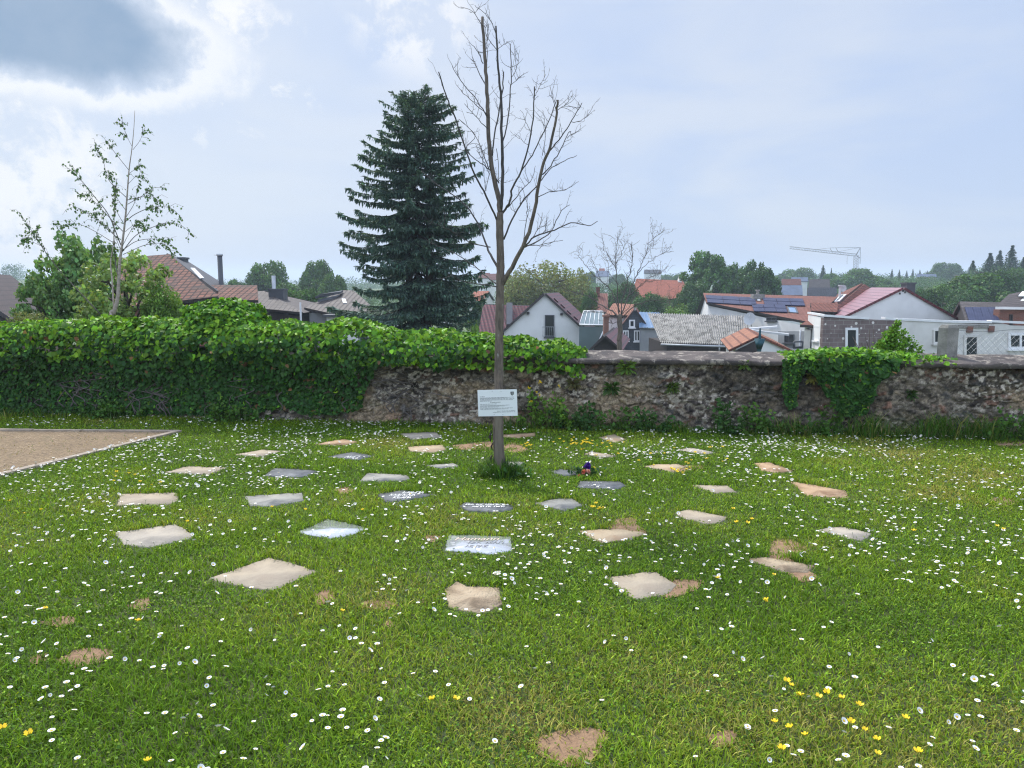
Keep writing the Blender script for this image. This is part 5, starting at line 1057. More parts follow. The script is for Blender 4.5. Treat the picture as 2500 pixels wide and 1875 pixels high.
# orange roofs behind
def simple_roof(label, R1, R2, D1, D2, roof_m, wall_m=None, name='house', hip=(0, 0), backdepth=None, edge=None, cat='house', zg=None):
    """ridge R1-R2, front eave D1-D2 (world points); builds both slopes, walls and gables"""
    R1, R2, D1, D2 = [np.asarray(q, float) for q in (R1, R2, D1, D2)]; D1 = plan4(R1, R2, D2, D1); mid = (D1 + D2) / 2; g0 = tz(mid[0], mid[1]) if zg is None else zg; root = empty(name, (mid[0], mid[1], g0), label, cat); mb = MB(); roofslab(mb, [R1, R2, D2, D1])
    f1, f2 = D1 - R1, D2 - R2; b1 = R1 + np.array([-f1[0], -f1[1], f1[2]]); b2 = R2 + np.array([-f2[0], -f2[1], f2[2]])
    if hip[0]: b1 = np.array([D1[0], b1[1], b1[2]])
    if hip[1]: b2 = np.array([D2[0], b2[1], b2[2]])
    roofslab(mb, [R1, R2, b2, b1]); up_ = np.array([0, 0, .12])
    if hip[0]: mb.face([R1 + up_, D1 + up_, b1 + up_])
    if hip[1]: mb.face([R2 + up_, b2 + up_, D2 + up_])
    mb.build('roof', [roof_m, edge or M['darkwood']], root)
    ins = lambda q, f: np.array(q) - unit(f) * .35 - np.array([0, 0, .16]); e = unit(R2 - R1) * .2; mb = MB(); low = min(D1[2], D2[2])
    P4 = [ins(D1, f1) + e, ins(D2, f2) - e, ins(b2, b2 - R2) - e, ins(b1, b1 - R1) + e]
    for i in range(4): a, c = P4[i], P4[(i + 1) % 4]; mb.face([(a[0], a[1], g0 - .3), (c[0], c[1], g0 - .3), c, a])
    t1, t2 = R1 + e - up_ * 1.5, R2 - e - up_ * 1.5
    if not hip[0]: mb.face([P4[3], P4[0], t1])
    if not hip[1]: mb.face([P4[1], P4[2], t2])
    mb.build('wall', wall_m or M['render'], root); return root
h = simple_roof('house with faded orange tiled roof just left of the dark slate gable', P(*c3(1535, 858), 78), P(*c3(1760, 868), 78), P(*c3(1440, 985), 73), P(*c3(1740, 990), 73), M['striped'])
h = simple_roof('orange red roof half hidden behind the bare tree and greenhouse', P(*c3(1330, 745), 96), P(*c3(1475, 748), 96), P(*c3(1230, 945), 90), P(*c3(1480, 950), 90), M['rust'])
chimney(h, rect(1352, 668, 1388, 752, c3), 95, M['rust'], .6, .3)
h = simple_roof('long bright orange roof left of the big dark trees', P(*c3(1785, 585), 135), P(*c4(320, 650), 135), P(*c3(1720, 800), 127), P(*c4(420, 860), 127), M['orange'], M['brick'], hip=(0, 1)); h.name = 'barn'
mb = MB(); q = P(*c4(285, 640), 134); mb.prism([q + (-.35, 0, -.3), q + (.35, 0, -.3), q + (0, 0, .75)], (0, 1.0, 0)); mb.build('dormer_gable', M['grubby'], h)
h = simple_roof('orange roof corner peeking out between spruce and young trunk', P(1160, 713, 112), P(1194, 713, 112), P(1138, 735, 107), P(1180, 737, 107), M['orange'], M['grubby'])

# corrugated shed
Y0, Y1 = 60., 51.; h = house(1735, Y1, 'corrugated_shed', 'low shed with a weathered corrugated fibre cement roof', 'shed'); T0, T1, Bq1, Bq0 = P(*c4(-90, 1022), Y0), P(*c4(1072, 1056), Y0), P(*c4(1082, 1395), Y1), P(*c4(60, 1362), Y1)
nu = 300; nv = 7; U_, V_ = np.meshgrid(np.linspace(0, 1, nu), np.linspace(0, 1, nv)); pts = (T0[None, None] * ((1 - U_) * (1 - V_))[..., None] + T1 * (U_ * (1 - V_))[..., None] + Bq1 * (U_ * V_)[..., None] + Bq0 * ((1 - U_) * V_)[..., None]); nrm = unit(np.cross(T1 - T0, Bq0 - T0)); nrm = nrm if nrm[2] > 0 else -nrm
pts = pts + nrm * (.055 * np.sin(U_ * 2 * math.pi * 42))[..., None] + nrm * (.05 * (1 - (V_ * 3 % 1)))[..., None]; ii = np.arange(nu * nv).reshape(nv, nu); Fq = np.stack([ii[:-1, :-1], ii[1:, :-1], ii[1:, 1:], ii[:-1, 1:]], -1).reshape(-1, 4)
link('roof', mesh('roof', pts.reshape(-1, 3) - np.array(h.location), Fq, M['fibro'], smooth=False), h); mb = MB(); zg = h.location[2]; a, bq_ = Bq0 + (.6, .7, -.15), Bq1 + (-.6, .7, -.15); mb.prism([(a[0], a[1], zg), (bq_[0], bq_[1], zg), (bq_[0], bq_[1], bq_[2]), (a[0], a[1], a[2])], (0, 7, 0)); mb.build('wall', M['darkwood'], h); tb = Tubes(); tb.add([Bq0 + (0, -.1, -.1), Bq1 + (0, -.1, -.1)], .08, 6); tb.add([P(*c4(735, 1380), Y1) + (0, -.1, 0), P(*c4(735, 1480), Y1) + (0, -.1, 0)], .06, 6); tb.build('gutter', M['steel'], h)

# long white house with the photovoltaic roof
h = house(1850, 60, 'solar_house', 'long white house with red roof carrying blue solar panels and a roof window', 'house')
R1, R2, E1, E2 = P(*c4(553, 803), 74), P(*c4(2110, 852), 62), P(*c4(592, 915), 70), P(*c4(1795, 1150), 53); E1 = plan4(R1, R2, E2, E1); print('E1', E1, R1, R2, E2); mb = MB(); roofslab(mb, [R1, R2, E2, E1], .18); nS = unit(np.cross(R2 - R1, E1 - R1)); nS = nS if nS[2] > 0 else -nS
Bk1 = P(*c4(455, 1040), 80); Bk2 = Bk1 + (R2 - R1); roofslab(mb, [R1, R2, Bk2, Bk1], .18); mb.build('roof', [M['rust'], M['darkwood']], h)
zg = ground_at([E2]) - .4; mb = MB(); a1, a2 = E1 + (.25, .3, -.12), E2 + (-.2, .5, -.12); rr1 = R1 + (.25, 0, -.12); bk = Bk1 + (.5, 0, -.12)
mb.face([(a1[0], a1[1], zg), (a2[0], a2[1], zg), a2, a1]); mb.face([(bk[0], bk[1], zg), (a1[0], a1[1], zg), a1, rr1, bk]); mb.build('wall', M['render'], h)
pS = R1 + nS * .18
def panel(px4, lbl=None): mb = MB(); box_on(mb, pS, nS, px4, .07, 0, .05); return mb.build('solar_panel', M['solar'], h)
for (xa, xb) in ((583, 770), (775, 962), (967, 1150)):
    for (f0, f1) in ((0, .47), (.53, 1)):
        yt = lambda x: 820 + (x - 583) * .052; hb = lambda x: 84 + (x - 583) * .012; sk = 22
        panel([c4(xa + sk * f0, yt(xa) + hb(xa) * f0), c4(xb + sk * f0, yt(xb) + hb(xb) * f0), c4(xb + sk * f1, yt(xb) + hb(xb) * f1), c4(xa + sk * f1, yt(xa) + hb(xa) * f1)])
for (xa, xb) in ((1240, 1390), (1395, 1545), (1550, 1705)):
    for (f0, f1) in ((0, .47), (.53, 1)): yt = lambda x: 850 + (x - 1240) * .03; sk = 28; panel([c4(xa + sk * f0, yt(xa) + 80 * f0), c4(xb + sk * f0, yt(xb) + 80 * f0), c4(xb + sk * f1, yt(xb) + 80 * f1), c4(xa + sk * f1, yt(xa) + 80 * f1)])
for (xa, xb) in ((1112, 1240), (1245, 1372), (1377, 1500)):
    for (f0, f1) in ((0, .47), (.53, 1)): yt = lambda x: 922 + (x - 1112) * .035; sk = 30; panel([c4(xa + sk * f0, yt(xa) + 84 * f0), c4(xb + sk * f0, yt(xb) + 84 * f0), c4(xb + sk * f1, yt(xb) + 84 * f1), c4(xa + sk * f1, yt(xa) + 84 * f1)])
window(h, pS, nS, [c4(1158, 838), c4(1212, 840), c4(1226, 882), c4(1172, 880)], M['darkmetal'], M['white'], 0, .10, False, 'roof_window'); window(h, pS, nS, [c4(1518, 948), c4(1628, 955), c4(1655, 1020), c4(1542, 1015)], M['darkmetal'], M['zinc'], 0, .14, False, 'roof_window')
chimney(h, rect(1176, 745, 1196, 790, c4), 66, M['concrete'], .35, .5); mb = MB(); q = P(*c4(1185, 796), 66); mb.abox(q[0] - .5, q[0] + .5, 65.6, 66.4, q[2] - .8, q[2]); mb.build('chimney_base', M['concrete'], h)
nWl = unit(np.cross(a2 - a1, [0, 0, 1])); window(h, a1, nWl, rect(1292, 1060, 1408, 1104, c4), M['darkmetal'], M['glass'], 1, .06); window(h, a1, nWl, rect(1500, 1262, 1612, 1358, c4), M['darkmetal'], M['glass'], 1, .07)
mb = MB(); box_on(mb, a1, nWl, rect(1424, 1225, 1738, 1420, c4), .02, 0, .004); mb.build('lower_wall_panel', M['greywall'], h); dish(h, P(*c4(1092, 1085), 53), .42, (-.55, -.8, .3))
mb = MB(); mb.prism([P(*c4(1082, 1203), 46), P(*c4(1410, 1178), 46), P(*c4(1412, 1188), 43.5), P(*c4(1084, 1212), 43.5)], (0, 0, .10)); mb.prism([P(*c4(1080, 1216), 44), P(*c4(1540, 1270), 44), P(*c4(1545, 1280), 42), P(*c4(1080, 1226), 42)], (0, 0, .10)); mb.build('canopy', M['dishgrey'], h)
tb = Tubes(); q = onplane(*c4(1680, 1210), a1 - nWl * -.2, nWl); tb.add([q, q + (0, 0, -5)], .06, 6); tb.build('downpipe', M['steel'], h)
# tiled dormer wing at the right end of it
h = simple_roof('small red tiled dormer roof over a dark opening beside the ruined corner', P(*c4(1798, 920), 58), P(*c4(2110, 925), 58), P(*c4(1800, 1015), 56), P(*c4(2100, 1025), 56), M['rust'], M['darkwood'], 'dormer', cat='dormer')
h = simple_roof('small lean-to with orange red tiles wedged left of the ruined corner', P(*c4(1790, 1112), 46), P(*c4(1850, 1112), 46), P(*c4(1672, 1180), 43.5), P(*c4(1840, 1190), 43.5), M['rust'], M['grubby'], 'lean_to', cat='lean-to')
# basketball hoop
h = house(1950, 38, 'basketball_hoop', 'black basketball hoop with backboard in the yard of the long white house', 'basketball hoop'); tb = Tubes(); q = rect(1606, 1346, 1702, 1408, c4)
qq = [P(a, bq, 38) for a, bq in q]
for i in range(4): tb.add([qq[i], qq[(i + 1) % 4]], .045, 4)
cq = sum(qq) / 4; tb.add([cq + (-.25, 0, -.2), cq + (.25, 0, -.2), cq + (.25, 0, .12), cq + (-.25, 0, .12), cq + (-.25, 0, -.2)], .03, 4); tb.add([cq + (0, .1, -.4), (cq[0], 38.1, h.location[2])], .06, 6); tb.build('backboard_frame', M['darkmetal'], h)
tb = Tubes(); tb.add([cq + (0, -.25, -.3) + np.array([.22 * math.cos(t), .22 * math.sin(t), 0]) for t in np.linspace(0, 6.28, 13)], .015, 4); tb.build('hoop', M['rust'], h)
# small tiled gable shed
Y = 33.; h = house(1856, Y, 'tiled_shed', 'small shed with sun bleached striped tiles and a half white gable', 'shed'); AP, EL, ER = P(*c4(1205, 1300), Y), P(*c4(930, 1432), Y), P(*c4(1500, 1436), Y); E = P(*c4(1050, 1235), Y + 6.5) - AP; E[2] = .0; gable(h, EL, AP, ER, E, M['render'], M['striped'], M['rust'], verge=.12, th=.10); mb = MB(); box_on(mb, AP + unit(E) * .12, (0, -1, 0), [c4(1195, 1318), c4(1195, 1560), c4(900, 1560), c4(900, 1462)], .03, 0, .003); mb.build('boarding', M['darkwood'], h)
par = house(1856, 31.5, 'garden_parasol', 'closed teal garden parasol on a pole in front of the striped shed roof', 'parasol'); p = P(*c4(1213, 1190), 31.5); tb = Tubes(); tb.add([p, (p[0], 31.5, par.location[2])], .035, 6); tb.build('pole', M['darkmetal'], par); mb = MB(); k = 10; q = P(*c4(1210, 1300), 31.5); V = []; Fq = []
for (z, r_) in ((p[2] - .02, .03), (p[2] - .5, .05), (p[2] - .9, .08), (q[2] - .05, .19), (q[2] - .12, .10), (q[2] - .9, .05)):
    for i in range(k): th = 6.283 * i / k; rr_ = r_ * (1 + .25 * (i % 2)); V.append((p[0] + rr_ * math.cos(th), 31.5 + rr_ * math.sin(th), z))
for r_ in range(5):
    for i in range(k): j = (i + 1) % k; Fq.append((r_ * k + i, r_ * k + j, (r_ + 1) * k + j, (r_ + 1) * k + i))
link('canopy', mesh('canopy', np.array(V) - np.array(par.location), [np.array(Fq)], M['teal']), par)

# white gable on the right with glazed red roof
Y = 52.; h = house(2206, Y, 'white_gable_house', 'wide white gable wall with a shiny pinkish red tiled roof slope and dark chimney', 'house'); AP, EL, ER = P(*c5(742, 745), Y), P(*c5(60, 1075), Y), P(*c5(1400, 1118), Y); E = P(*c5(380, 762), Y + 13) - AP; E[2] = 0; gable(h, EL, AP, ER, E, M['render'], M['pinkred'], M['winered'], over=.25, verge=.12); chimney(h, rect(748, 662, 842, 780, c5), 57, M['darkmetal'], .9, 1.5)
for (a, bq) in ((697, 790), (733, 760), (757, 776)): mb = MB(); q = onplane(*c5(a, bq), AP + unit(E) * .10, (0, -1, 0)); mb.box(q + (0, .01, 0), (.05, 0, 0), (0, .02, 0), (0, 0, .06)); mb.build('vent_hole', M['darkwood'], h)
# red hipped roof behind it
def c8(a, bq): return (1850 + a / 6.32, 650 + bq / 6.32)
A_, B_, D_ = P(*c8(1620, 285), 66), P(*c8(1240, 455), 64), P(*c8(1000, 775), 57); C_ = plan4(A_, B_, D_, P(*c8(1035, 735), 58)); F_ = P(*c8(1790, 392), 68); h = empty('hipped_house', (A_[0], A_[1], tz(A_[0], A_[1])), 'red hipped tiled roof with roof window just behind the pinkish red slope', 'house'); mb = MB(); mb.slab([B_, A_, D_, C_], .16, 0, 1); mb.slab([A_ + (0, 0, .02), F_, P(*c8(1500, 900), 58), D_], .16, 0, 1); mb.build('roof', [M['rust'], M['oldclay']], h); zg = h.location[2]; mb = MB(); mb.prism([(C_[0] + 1, C_[1] + 3, zg), (D_[0] + 4, D_[1] + 2, zg), (F_[0], F_[1] + 2, zg), (B_[0] + 1, B_[1] + 3, zg)], (0, 0, D_[2] - zg - .4)); mb.build('wall', M['render'], h)
nH = unit(np.cross(A_ - B_, D_ - B_)); nH = nH if nH[2] > 0 else -nH; window(h, B_ + nH * .16, nH, [c8(1270, 455), c8(1370, 440), c8(1260, 545), c8(1160, 560)], M['white'], M['glass'], 0, .16, False, 'roof_window')
chimney(h, rect(0, 690, 12, 760, c5), 62, M['dishgrey'], .3, .8); dish(h, P(*c5(40, 730), 62), .26, (-.4, -.9, .2))

# roofless outbuilding of block and render
Y = 41.; nn = np.array([.10, -1, 0]); nn = unit(nn); cB = P(2011, 790, Y); h = empty('ruined_outbuilding', (cB[0], cB[1], tz(cB[0], cB[1])), 'roofless shell with bare pumice block and white walls, empty doorways and windows', 'ruin'); zg = h.location[2] - .3
def wallpanel(px_top, m, nm, th=.30, back=0.0):
    q = [onplane(a, bq, cB, nn) - nn * back for a, bq in px_top]; mb = MB(); poly = [(q[0][0], q[0][1], zg)] + [tuple(p) for p in q] + [(q[-1][0], q[-1][1], zg)]; mb.prism(poly[::-1], -nn * th); return mb.build(nm, m, h)
wallpanel([(2011, 776), (2050, 777), (2100, 779), (2130, 780), (2187, 783)], M['block'], 'block_wall'); wallpanel([(2187.2, 782), (2230, 784), (2290, 787), (2335, 789), (2400, 791), (2450, 790), (2470, 795), (2520, 796), (2620, 800)], M['grubby'], 'rendered_wall')
mb = MB(); q = cB.copy(); w0 = P(1978, 769, Y + 4); zt0_ = P(2011, 775, Y)[2]; mb.prism([(q[0], q[1], zg), (q[0], q[1], zt0_), (w0[0], w0[1], w0[2]), (w0[0], w0[1], zg)], (0, .3, 0)); sidew = mb.build('side_wall', M['render'], h); nSide = unit(np.cross(w0 - q, [0, 0, 1])); window(h, q, nSide, [c4(1848, 1155), c4(1912, 1160), c4(1905, 1338), c4(1840, 1325)], M['white'], M['glass'], 0, .10)
mb = MB()
for (xa, xb, ya, yb) in ((1978, 2011, 767, 774), (2011, 2120, 773, 780), (2160, 2190, 779, 783), (2190, 2330, 782, 788), (2330, 2420, 788, 789), (2420, 2640, 787, 797)):
    a, bq_ = onplane(xa, ya, cB, nn), onplane(xb, yb, cB, nn)
    if xb <= 2011: a, bq_ = w0 + (0, 0, .06), np.array([q[0], q[1], zt0_ + .06])
    mb.prism([a + nn * .06, bq_ + nn * .06, bq_ - nn * .36, a - nn * .36], (0, 0, .12))
mb.build('wall_cap', M['white'], h)
window(h, cB + nn * .0, nn, rect(60, 1185, 208, 1500, c5), M['white'], M['glass'], 0, .13, False, 'door'); window(h, cB, nn, rect(1432, 1266, 1606, 1560, c5), M['grubby'], M['glass'], 0, .14, False, 'door'); window(h, cB, nn, rect(1078, 1205, 1165, 1368, c5), M['grubby'], M['glass'], 0, .09); window(h, cB, nn, rect(1945, 1246, 2230, 1432, c5), M['white'], M['glass'], 1, .14)
mb = MB(); a, bq_ = onplane(*c5(1365, 1150), cB, nn), onplane(*c5(1715, 1190), cB, nn); mb.prism([a + nn * .01, (bq_[0], bq_[1], a[2]) + nn * .01, bq_ + nn * .01, (a[0], a[1], bq_[2]) + nn * .01], nn * .05); mb.build('lintel', M['concrete'], h)
for (a, bq) in ((1497, 1205), (1745, 1200)): mb = MB(); p = onplane(*c5(a, bq), cB, nn); mb.box(p + nn * .05, (.16, 0, 0), (0, .06, 0), (0, 0, .17)); mb.build('broken_beam_end', M['brick'], h)
# solar shed and brick house far right
Y = 50.; R1, R2, E1, E2 = P(*c5(1382, 908), Y), P(*c5(1850, 918), Y), P(*c5(1450, 1135), Y - 4.5), P(*c5(1870, 1140), Y - 4.5); h = simple_roof('low brown roofed shed with four dark solar panel columns, beside the brick house', R1, R2, E1, E2, M['greytile'], M['darkwood'], 'solar_shed', cat='shed'); nT = unit(np.cross(R2 - R1, E1 - R1)); nT = nT if nT[2] > 0 else -nT
for k in range(4): mb = MB(); xa = 1442 + k * 88; box_on(mb, R1 + nT * .16, nT, [c5(xa, 962), c5(xa + 84, 964), c5(xa + 140, 1124), c5(xa + 52, 1122)], .06, 0, .04); mb.build('solar_panel', M['solar'], h)
Y = 46.; h = house(2475, Y, 'brick_house', 'red brick house with dark tiled roof cut by the right edge of the view', 'house'); W1, W2 = P(2441, 756, Y), P(2640, 757, Y); zg = h.location[2] - .3; mb = MB(); mb.abox(W1[0], W2[0], Y, Y + .6, zg, W1[2]); mb.build('wall', M['brick'], h)
mb = MB(); roofslab(mb, [P(2463, 724, Y + 3), P(2620, 690, Y + 5), P(2650, 758, Y - .4), P(2430, 755, Y - .4)]); mb.build('roof', [M['greytile'], M['white']], h); window(h, W1, np.array([0, -1., 0]), rect(1962, 1032, 1996, 1150, c5), M['darkwood'], M['glass'], 0, .05)
mb = MB(); p0 = P(2463, 724, Y + 3); nB = unit(np.cross(P(2620, 690, Y + 5) - p0, P(2430, 755, Y - .4) - p0)); nB = nB if nB[2] > 0 else -nB; box_on(mb, p0 + nB * .16, nB, [c5(2115, 775), c5(2200, 775), c5(2160, 825), c5(2068, 825)], .06); mb.build('roof_window', M['white'], h)

# left hand houses
h = empty('brown_roofed_house', P(30, 800, 36) * (1, 1, 0) + (0, 0, tz(-24, 36)), 'house with dark brown tiled roof cut by the left edge of the view', 'house'); A0, A1, B1_, B0 = P(22, 677, 46), P(-160, 664, 33), P(24, 786, 33), P(126, 761, 46); B0 = plan4(A1, A0, B1_, B0); mb = MB(); roofslab(mb, [A1, A0, B0, B1_]); mb.build('roof', [M['brown'], M['darkwood']], h)
mb = MB(); zg = h.location[2] - .3; a, bq_ = B1_ + (-.4, .25, -.12), A1 + (0, .25, -.12); mb.prism([(a[0], a[1], zg), a, bq_, (bq_[0] - 3.5, bq_[1], zg)], (A0 - A1) * (1, 1, 0) * .95); mb.build('wall', M['render'], h); nL = unit(np.cross(A0 - A1, B1_ - A1)); nL = nL if nL[2] > 0 else -nL; window(h, A1 + nL * .16, nL, [c1(138, 684), c1(168, 684), c1(230, 736), c1(198, 738)], M['white'], M['white'], 0, .06, False, 'roof_window')
h = simple_roof('house with big reddish old clay tiled roof behind the birch', P(*c1(800, 380), 40), P(*c1(1150, 352), 40), P(*c1(760, 720), 34), P(*c1(1480, 640), 34), M['oldclay'], M['brick'])
h = empty('dark_roofed_house', P(470, 700, 50) * (1, 1, 0) + (0, 0, tz(-21, 50)), 'house with dark roof, chimney and skylight behind the reddish clay roof', 'house'); A0, A1, B1_, B0 = P(*c1(1120, 340), 52), P(*c1(1270, 400), 53), P(*c1(1520, 560), 48), P(*c1(1460, 600), 47); B0 = plan4(A0, A1, B1_, B0); mb = MB(); roofslab(mb, [A0, A1, B1_, B0]); mb.build('roof', [M['darktile'], M['darkwood']], h); mb = MB(); zg = h.location[2]; mb.prism([(A0[0], A0[1], zg), A0 - (0, 0, .3), B0 + (-.4, .3, -.3), (B0[0] - .4, B0[1] + .3, zg)], (-4.4, 9, 0)); mb.build('wall', M['greywall'], h)
nD = unit(np.cross(A1 - A0, B0 - A0)); nD = nD if nD[2] > 0 else -nD; window(h, A0 + nD * .16, nD, [c1(1285, 430), c1(1310, 432), c1(1385, 505), c1(1350, 500)], M['white'], M['white'], 0, .05, False, 'roof_window'); chimney(h, rect(1218, 355, 1256, 410, c1), 52, M['darkmetal'], .7, 1.0)
h = simple_roof('low ridge of old clay tiles between the chimney flue and the ivy mound', P(*c1(1425, 558), 44), P(*c1(1738, 560), 44), P(*c1(1400, 660), 41), P(*c1(1745, 662), 41), M['oldclay'], M['brick'])
h = house(536, 47, 'steel_flue', 'tall dark steel chimney flue standing alone against the sky', 'flue'); p = P(*c1(1483, 345), 47); tb = Tubes(); tb.add([(p[0], 47, h.location[2]), p], .15, 10); tb.build('pipe', M['darkmetal'], h); tb = Tubes(); tb.add([p, p + (0, 0, .12)], .19, 10); tb.add([p + (-.35, 0, .05), p + (.2, 0, .05)], .012, 4); tb.build('cap', M['steel'], h)
h = simple_roof('dark grey tiled hipped roof with a broad black chimney block left of centre', P(*c2(85, 598), 52), P(*c2(125, 596), 52), P(*c2(-60, 700), 47), P(*c2(390, 742), 47), M['greytile'], M['darkwood'], hip=(0, 1)); chimney(h, rect(168, 566, 266, 660, c2), 51, M['darkmetal'], 1.0, 1.5); tb = Tubes(); p = P(*c2(187, 478), 51); tb.add([p, p - (0, 0, 2.6)], .14, 8); tb.build('flue', M['steel'], h)
h = house(733, 40, 'vent_pipe', 'thin pale vent pipe sticking up above the ivy left of the spruce', 'pipe'); p = P(*c2(368, 658), 40); tb = Tubes(); tb.add([(p[0], 40, h.location[2]), p], .05, 8); tb.build('pipe', M['dishgrey'], h)
Y = 50.; h = house(840, Y, 'dormer_house', 'white house with dark tiled hipped roof and a flat dormer beside the spruce', 'house'); AP = P(*c2(655, 592), Y + 4); q0, q1 = P(*c2(395, 708), Y - 1), P(*c2(560, 745), Y - 2.5); q2 = P(*c2(900, 745), Y - 2.5); mb = MB(); mb.slab([AP, AP + (.8, 0, 0), q2, q1], .16, 0, 1); mb.slab([AP, AP + (.01, .0, 0), q1, q0], .15, 0, 1); bk = q0 + (-.5, 9, 0); mb.face([AP + (0, 0, .15), q0 + (0, 0, .15), bk]); mb.build('roof', [M['greytile'], M['darkwood']], h)
mb = MB(); zg = h.location[2]; mb.abox(q1[0] + .1, q2[0], q1[1] + .5, q1[1] + 8, zg, q1[2] - .05); mb.build('wall', M['render'], h); mb = MB(); zg = h.location[2]; mb.abox(q0[0] + .4, q1[0] + .08, q1[1] + 1.2, q1[1] + 8, zg, q0[2] - .2); mb.build('side_wall', M['greywall'], h)
a, bq_ = P(*c2(470, 634), Y + .3), P(*c2(650, 592), Y + 1.2); mb = MB(); mb.prism([a, P(*c2(500, 618), Y + .3), P(*c2(658, 590), Y + 3.2), P(*c2(640, 600), Y + 2.0)], (0, 0, .14)); a2_ = P(*c2(482, 640), Y + .5); b2_ = P(*c2(545, 640), Y + .5); mb.prism([P(*c2(485, 690), Y + .5), P(*c2(520, 690), Y + .5), P(*c2(640, 606), Y + 2), P(*c2(485, 640), Y + .5)], (0, 1.5, 0)); mb.build('dormer', M['darkmetal'], h)
nQ = unit(np.cross(q2 - q1, AP - q1)); nQ = nQ if nQ[2] > 0 else -nQ; window(h, q1 + nQ * .16, nQ, [c2(648, 640), c2(672, 640), c2(684, 668), c2(658, 668)], M['white'], M['white'], 0, .06, False, 'roof_window')
h = house(930, 46, 'garden_shed', 'cream coloured low garden building half hidden under the spruce branches', 'shed'); a, bq_ = P(*c2(545, 758), 46), P(*c2(860, 770), 46); mb = MB(); mb.abox(a[0], bq_[0], 46, 49, h.location[2], a[2]); mb.build('wall', M['render'], h); mb = MB(); mb.abox(a[0] - .2, bq_[0] + .2, 45.8, 49.2, a[2] + .004, a[2] + .15); mb.build('roof', M['darkmetal'], h)

# far houses on the slopes: (ridge x0, x1, ridge y, eave y, depth, roof, wall, gable side, label)
FAR = [(1455, 1486, 662, 676, 300, 'bluegrey', 'render', 'far house with blue grey roof behind the bare garden tree'), (1463, 1476, 656, 664, 310, 'orange', 'render', 'far red gable on the hill behind the bare garden tree'), (1573, 1614, 659, 668, 320, 'darktile', 'render', 'far white house with dark roof under the skyline right of the bare tree'), (1168, 1196, 667, 680, 240, 'rust', 'render', 'far brownish roof seen between spruce and trunk'), (1196, 1212, 669, 684, 235, 'rust', 'grubby', 'second brownish far roof touching the young trunk'), (1062, 1110, 694, 704, 150, 'greytile', 'render', 'white far house glimpsed through the spruce branches'),
       (1908, 1955, 682, 697, 190, 'rust', 'yellowwall', 'red roofed house with a cream gable amid the grey roofs on the right'), (1905, 1958, 698, 722, 140, 'bluegrey', 'render', 'house with large pale blue grey roof behind the solar panels'), (1932, 1972, 678, 688, 230, 'bluegrey', 'render', 'distant blue grey roof with tiny white gable'), (1975, 2025, 683, 706, 170, 'greytile', 'grubby', 'grey brown roof in the middle of the far cluster'), (1972, 2042, 704, 726, 120, 'darktile', 'render', 'long anthracite roof with small white gable behind the red roofs'), (2238, 2285, 670, 677, 260, 'bluegrey', 'yellowwall', 'yellow house with blue roof on the far hill'), (2270, 2300, 712, 722, 110, 'greytile', 'render', 'white scrap of a house among trees right of the black chimney'), (2330, 2352, 672, 676, 280, 'greytile', 'yellowwall', 'tiny house on the hill left of the conifers')]
for (x0, x1, yr, ye, Yd, rm, wm, lab) in FAR:
    dd = (ye - yr) * Yd / 1819 * 1.2; h = simple_roof(lab, P(x0, yr, Yd), P(x1, yr, Yd), P(x0 - 1.5, ye, Yd - dd), P(x1 + 1.5, ye, Yd - dd), M[rm], M[wm], 'far_house'); h['group'] = 'houses on the far slopes'
    hh = (ye + 5); pF = P(x0, ye, Yd - dd) + (0, .40, 0)
    if wm != 'grubby':
        for k in range(2): xx = x0 + (x1 - x0) * (.28 + .36 * k); ww = 1.1 * 1819 / Yd / 2; window(h, pF, (0, -1, 0), rect(xx - ww / 2, ye + 2.2, xx + ww / 2, ye + 2.2 + 1.1 * 1819 / Yd * .8), M['white'], M['glass'], 0, .12, False)
# crane
Yc = 330.; mp = P(*c5(190, 600), Yc); cr = empty('tower_crane', (mp[0], Yc, tz(mp[0], Yc)), 'thin pale tower crane rising behind the trees on the skyline', 'crane'); mcr = mat('crane_grey', (0.30, 0.31, 0.34), (0.26, 0.27, 0.30), 1, .6)
def lattice(a, bq, wd, nm, n, r_=.10):
    tb = Tubes(); a, bq = np.asarray(a, float), np.asarray(bq, float); d = unit(bq - a); s1, s2 = frame_of(d); cs = [s1 * wd + s2 * wd, s1 * wd - s2 * wd, -s1 * wd - s2 * wd, -s1 * wd + s2 * wd]
    for c in cs: tb.add([a + c, bq + c], r_, 4)
    for i in range(n):
        p, q = a + (bq - a) * i / n, a + (bq - a) * (i + 1) / n
        for k in range(4): tb.add([p + cs[k], q + cs[(k + 1) % 4]], r_ * .6, 3)
    tb.build(nm, mcr, cr)
top = P(*c5(190, 345), Yc); lattice((mp[0], Yc, tz(mp[0], Yc)), top, .7, 'mast', 14, .10); jt = P(*c4(1556, 258), Yc); lattice(top, jt, .45, 'jib', 24, .075); hd = P(*c5(240, 257), Yc); tb = Tubes(); tb.add([top, hd], .22, 4); bt = P(*c5(236, 445), Yc); tb.add([hd, bt], .12, 4); tb.add([P(*c5(200, 350), Yc), P(*c5(236, 380), Yc)], .2, 4); tb.build('tower_head', mcr, cr)
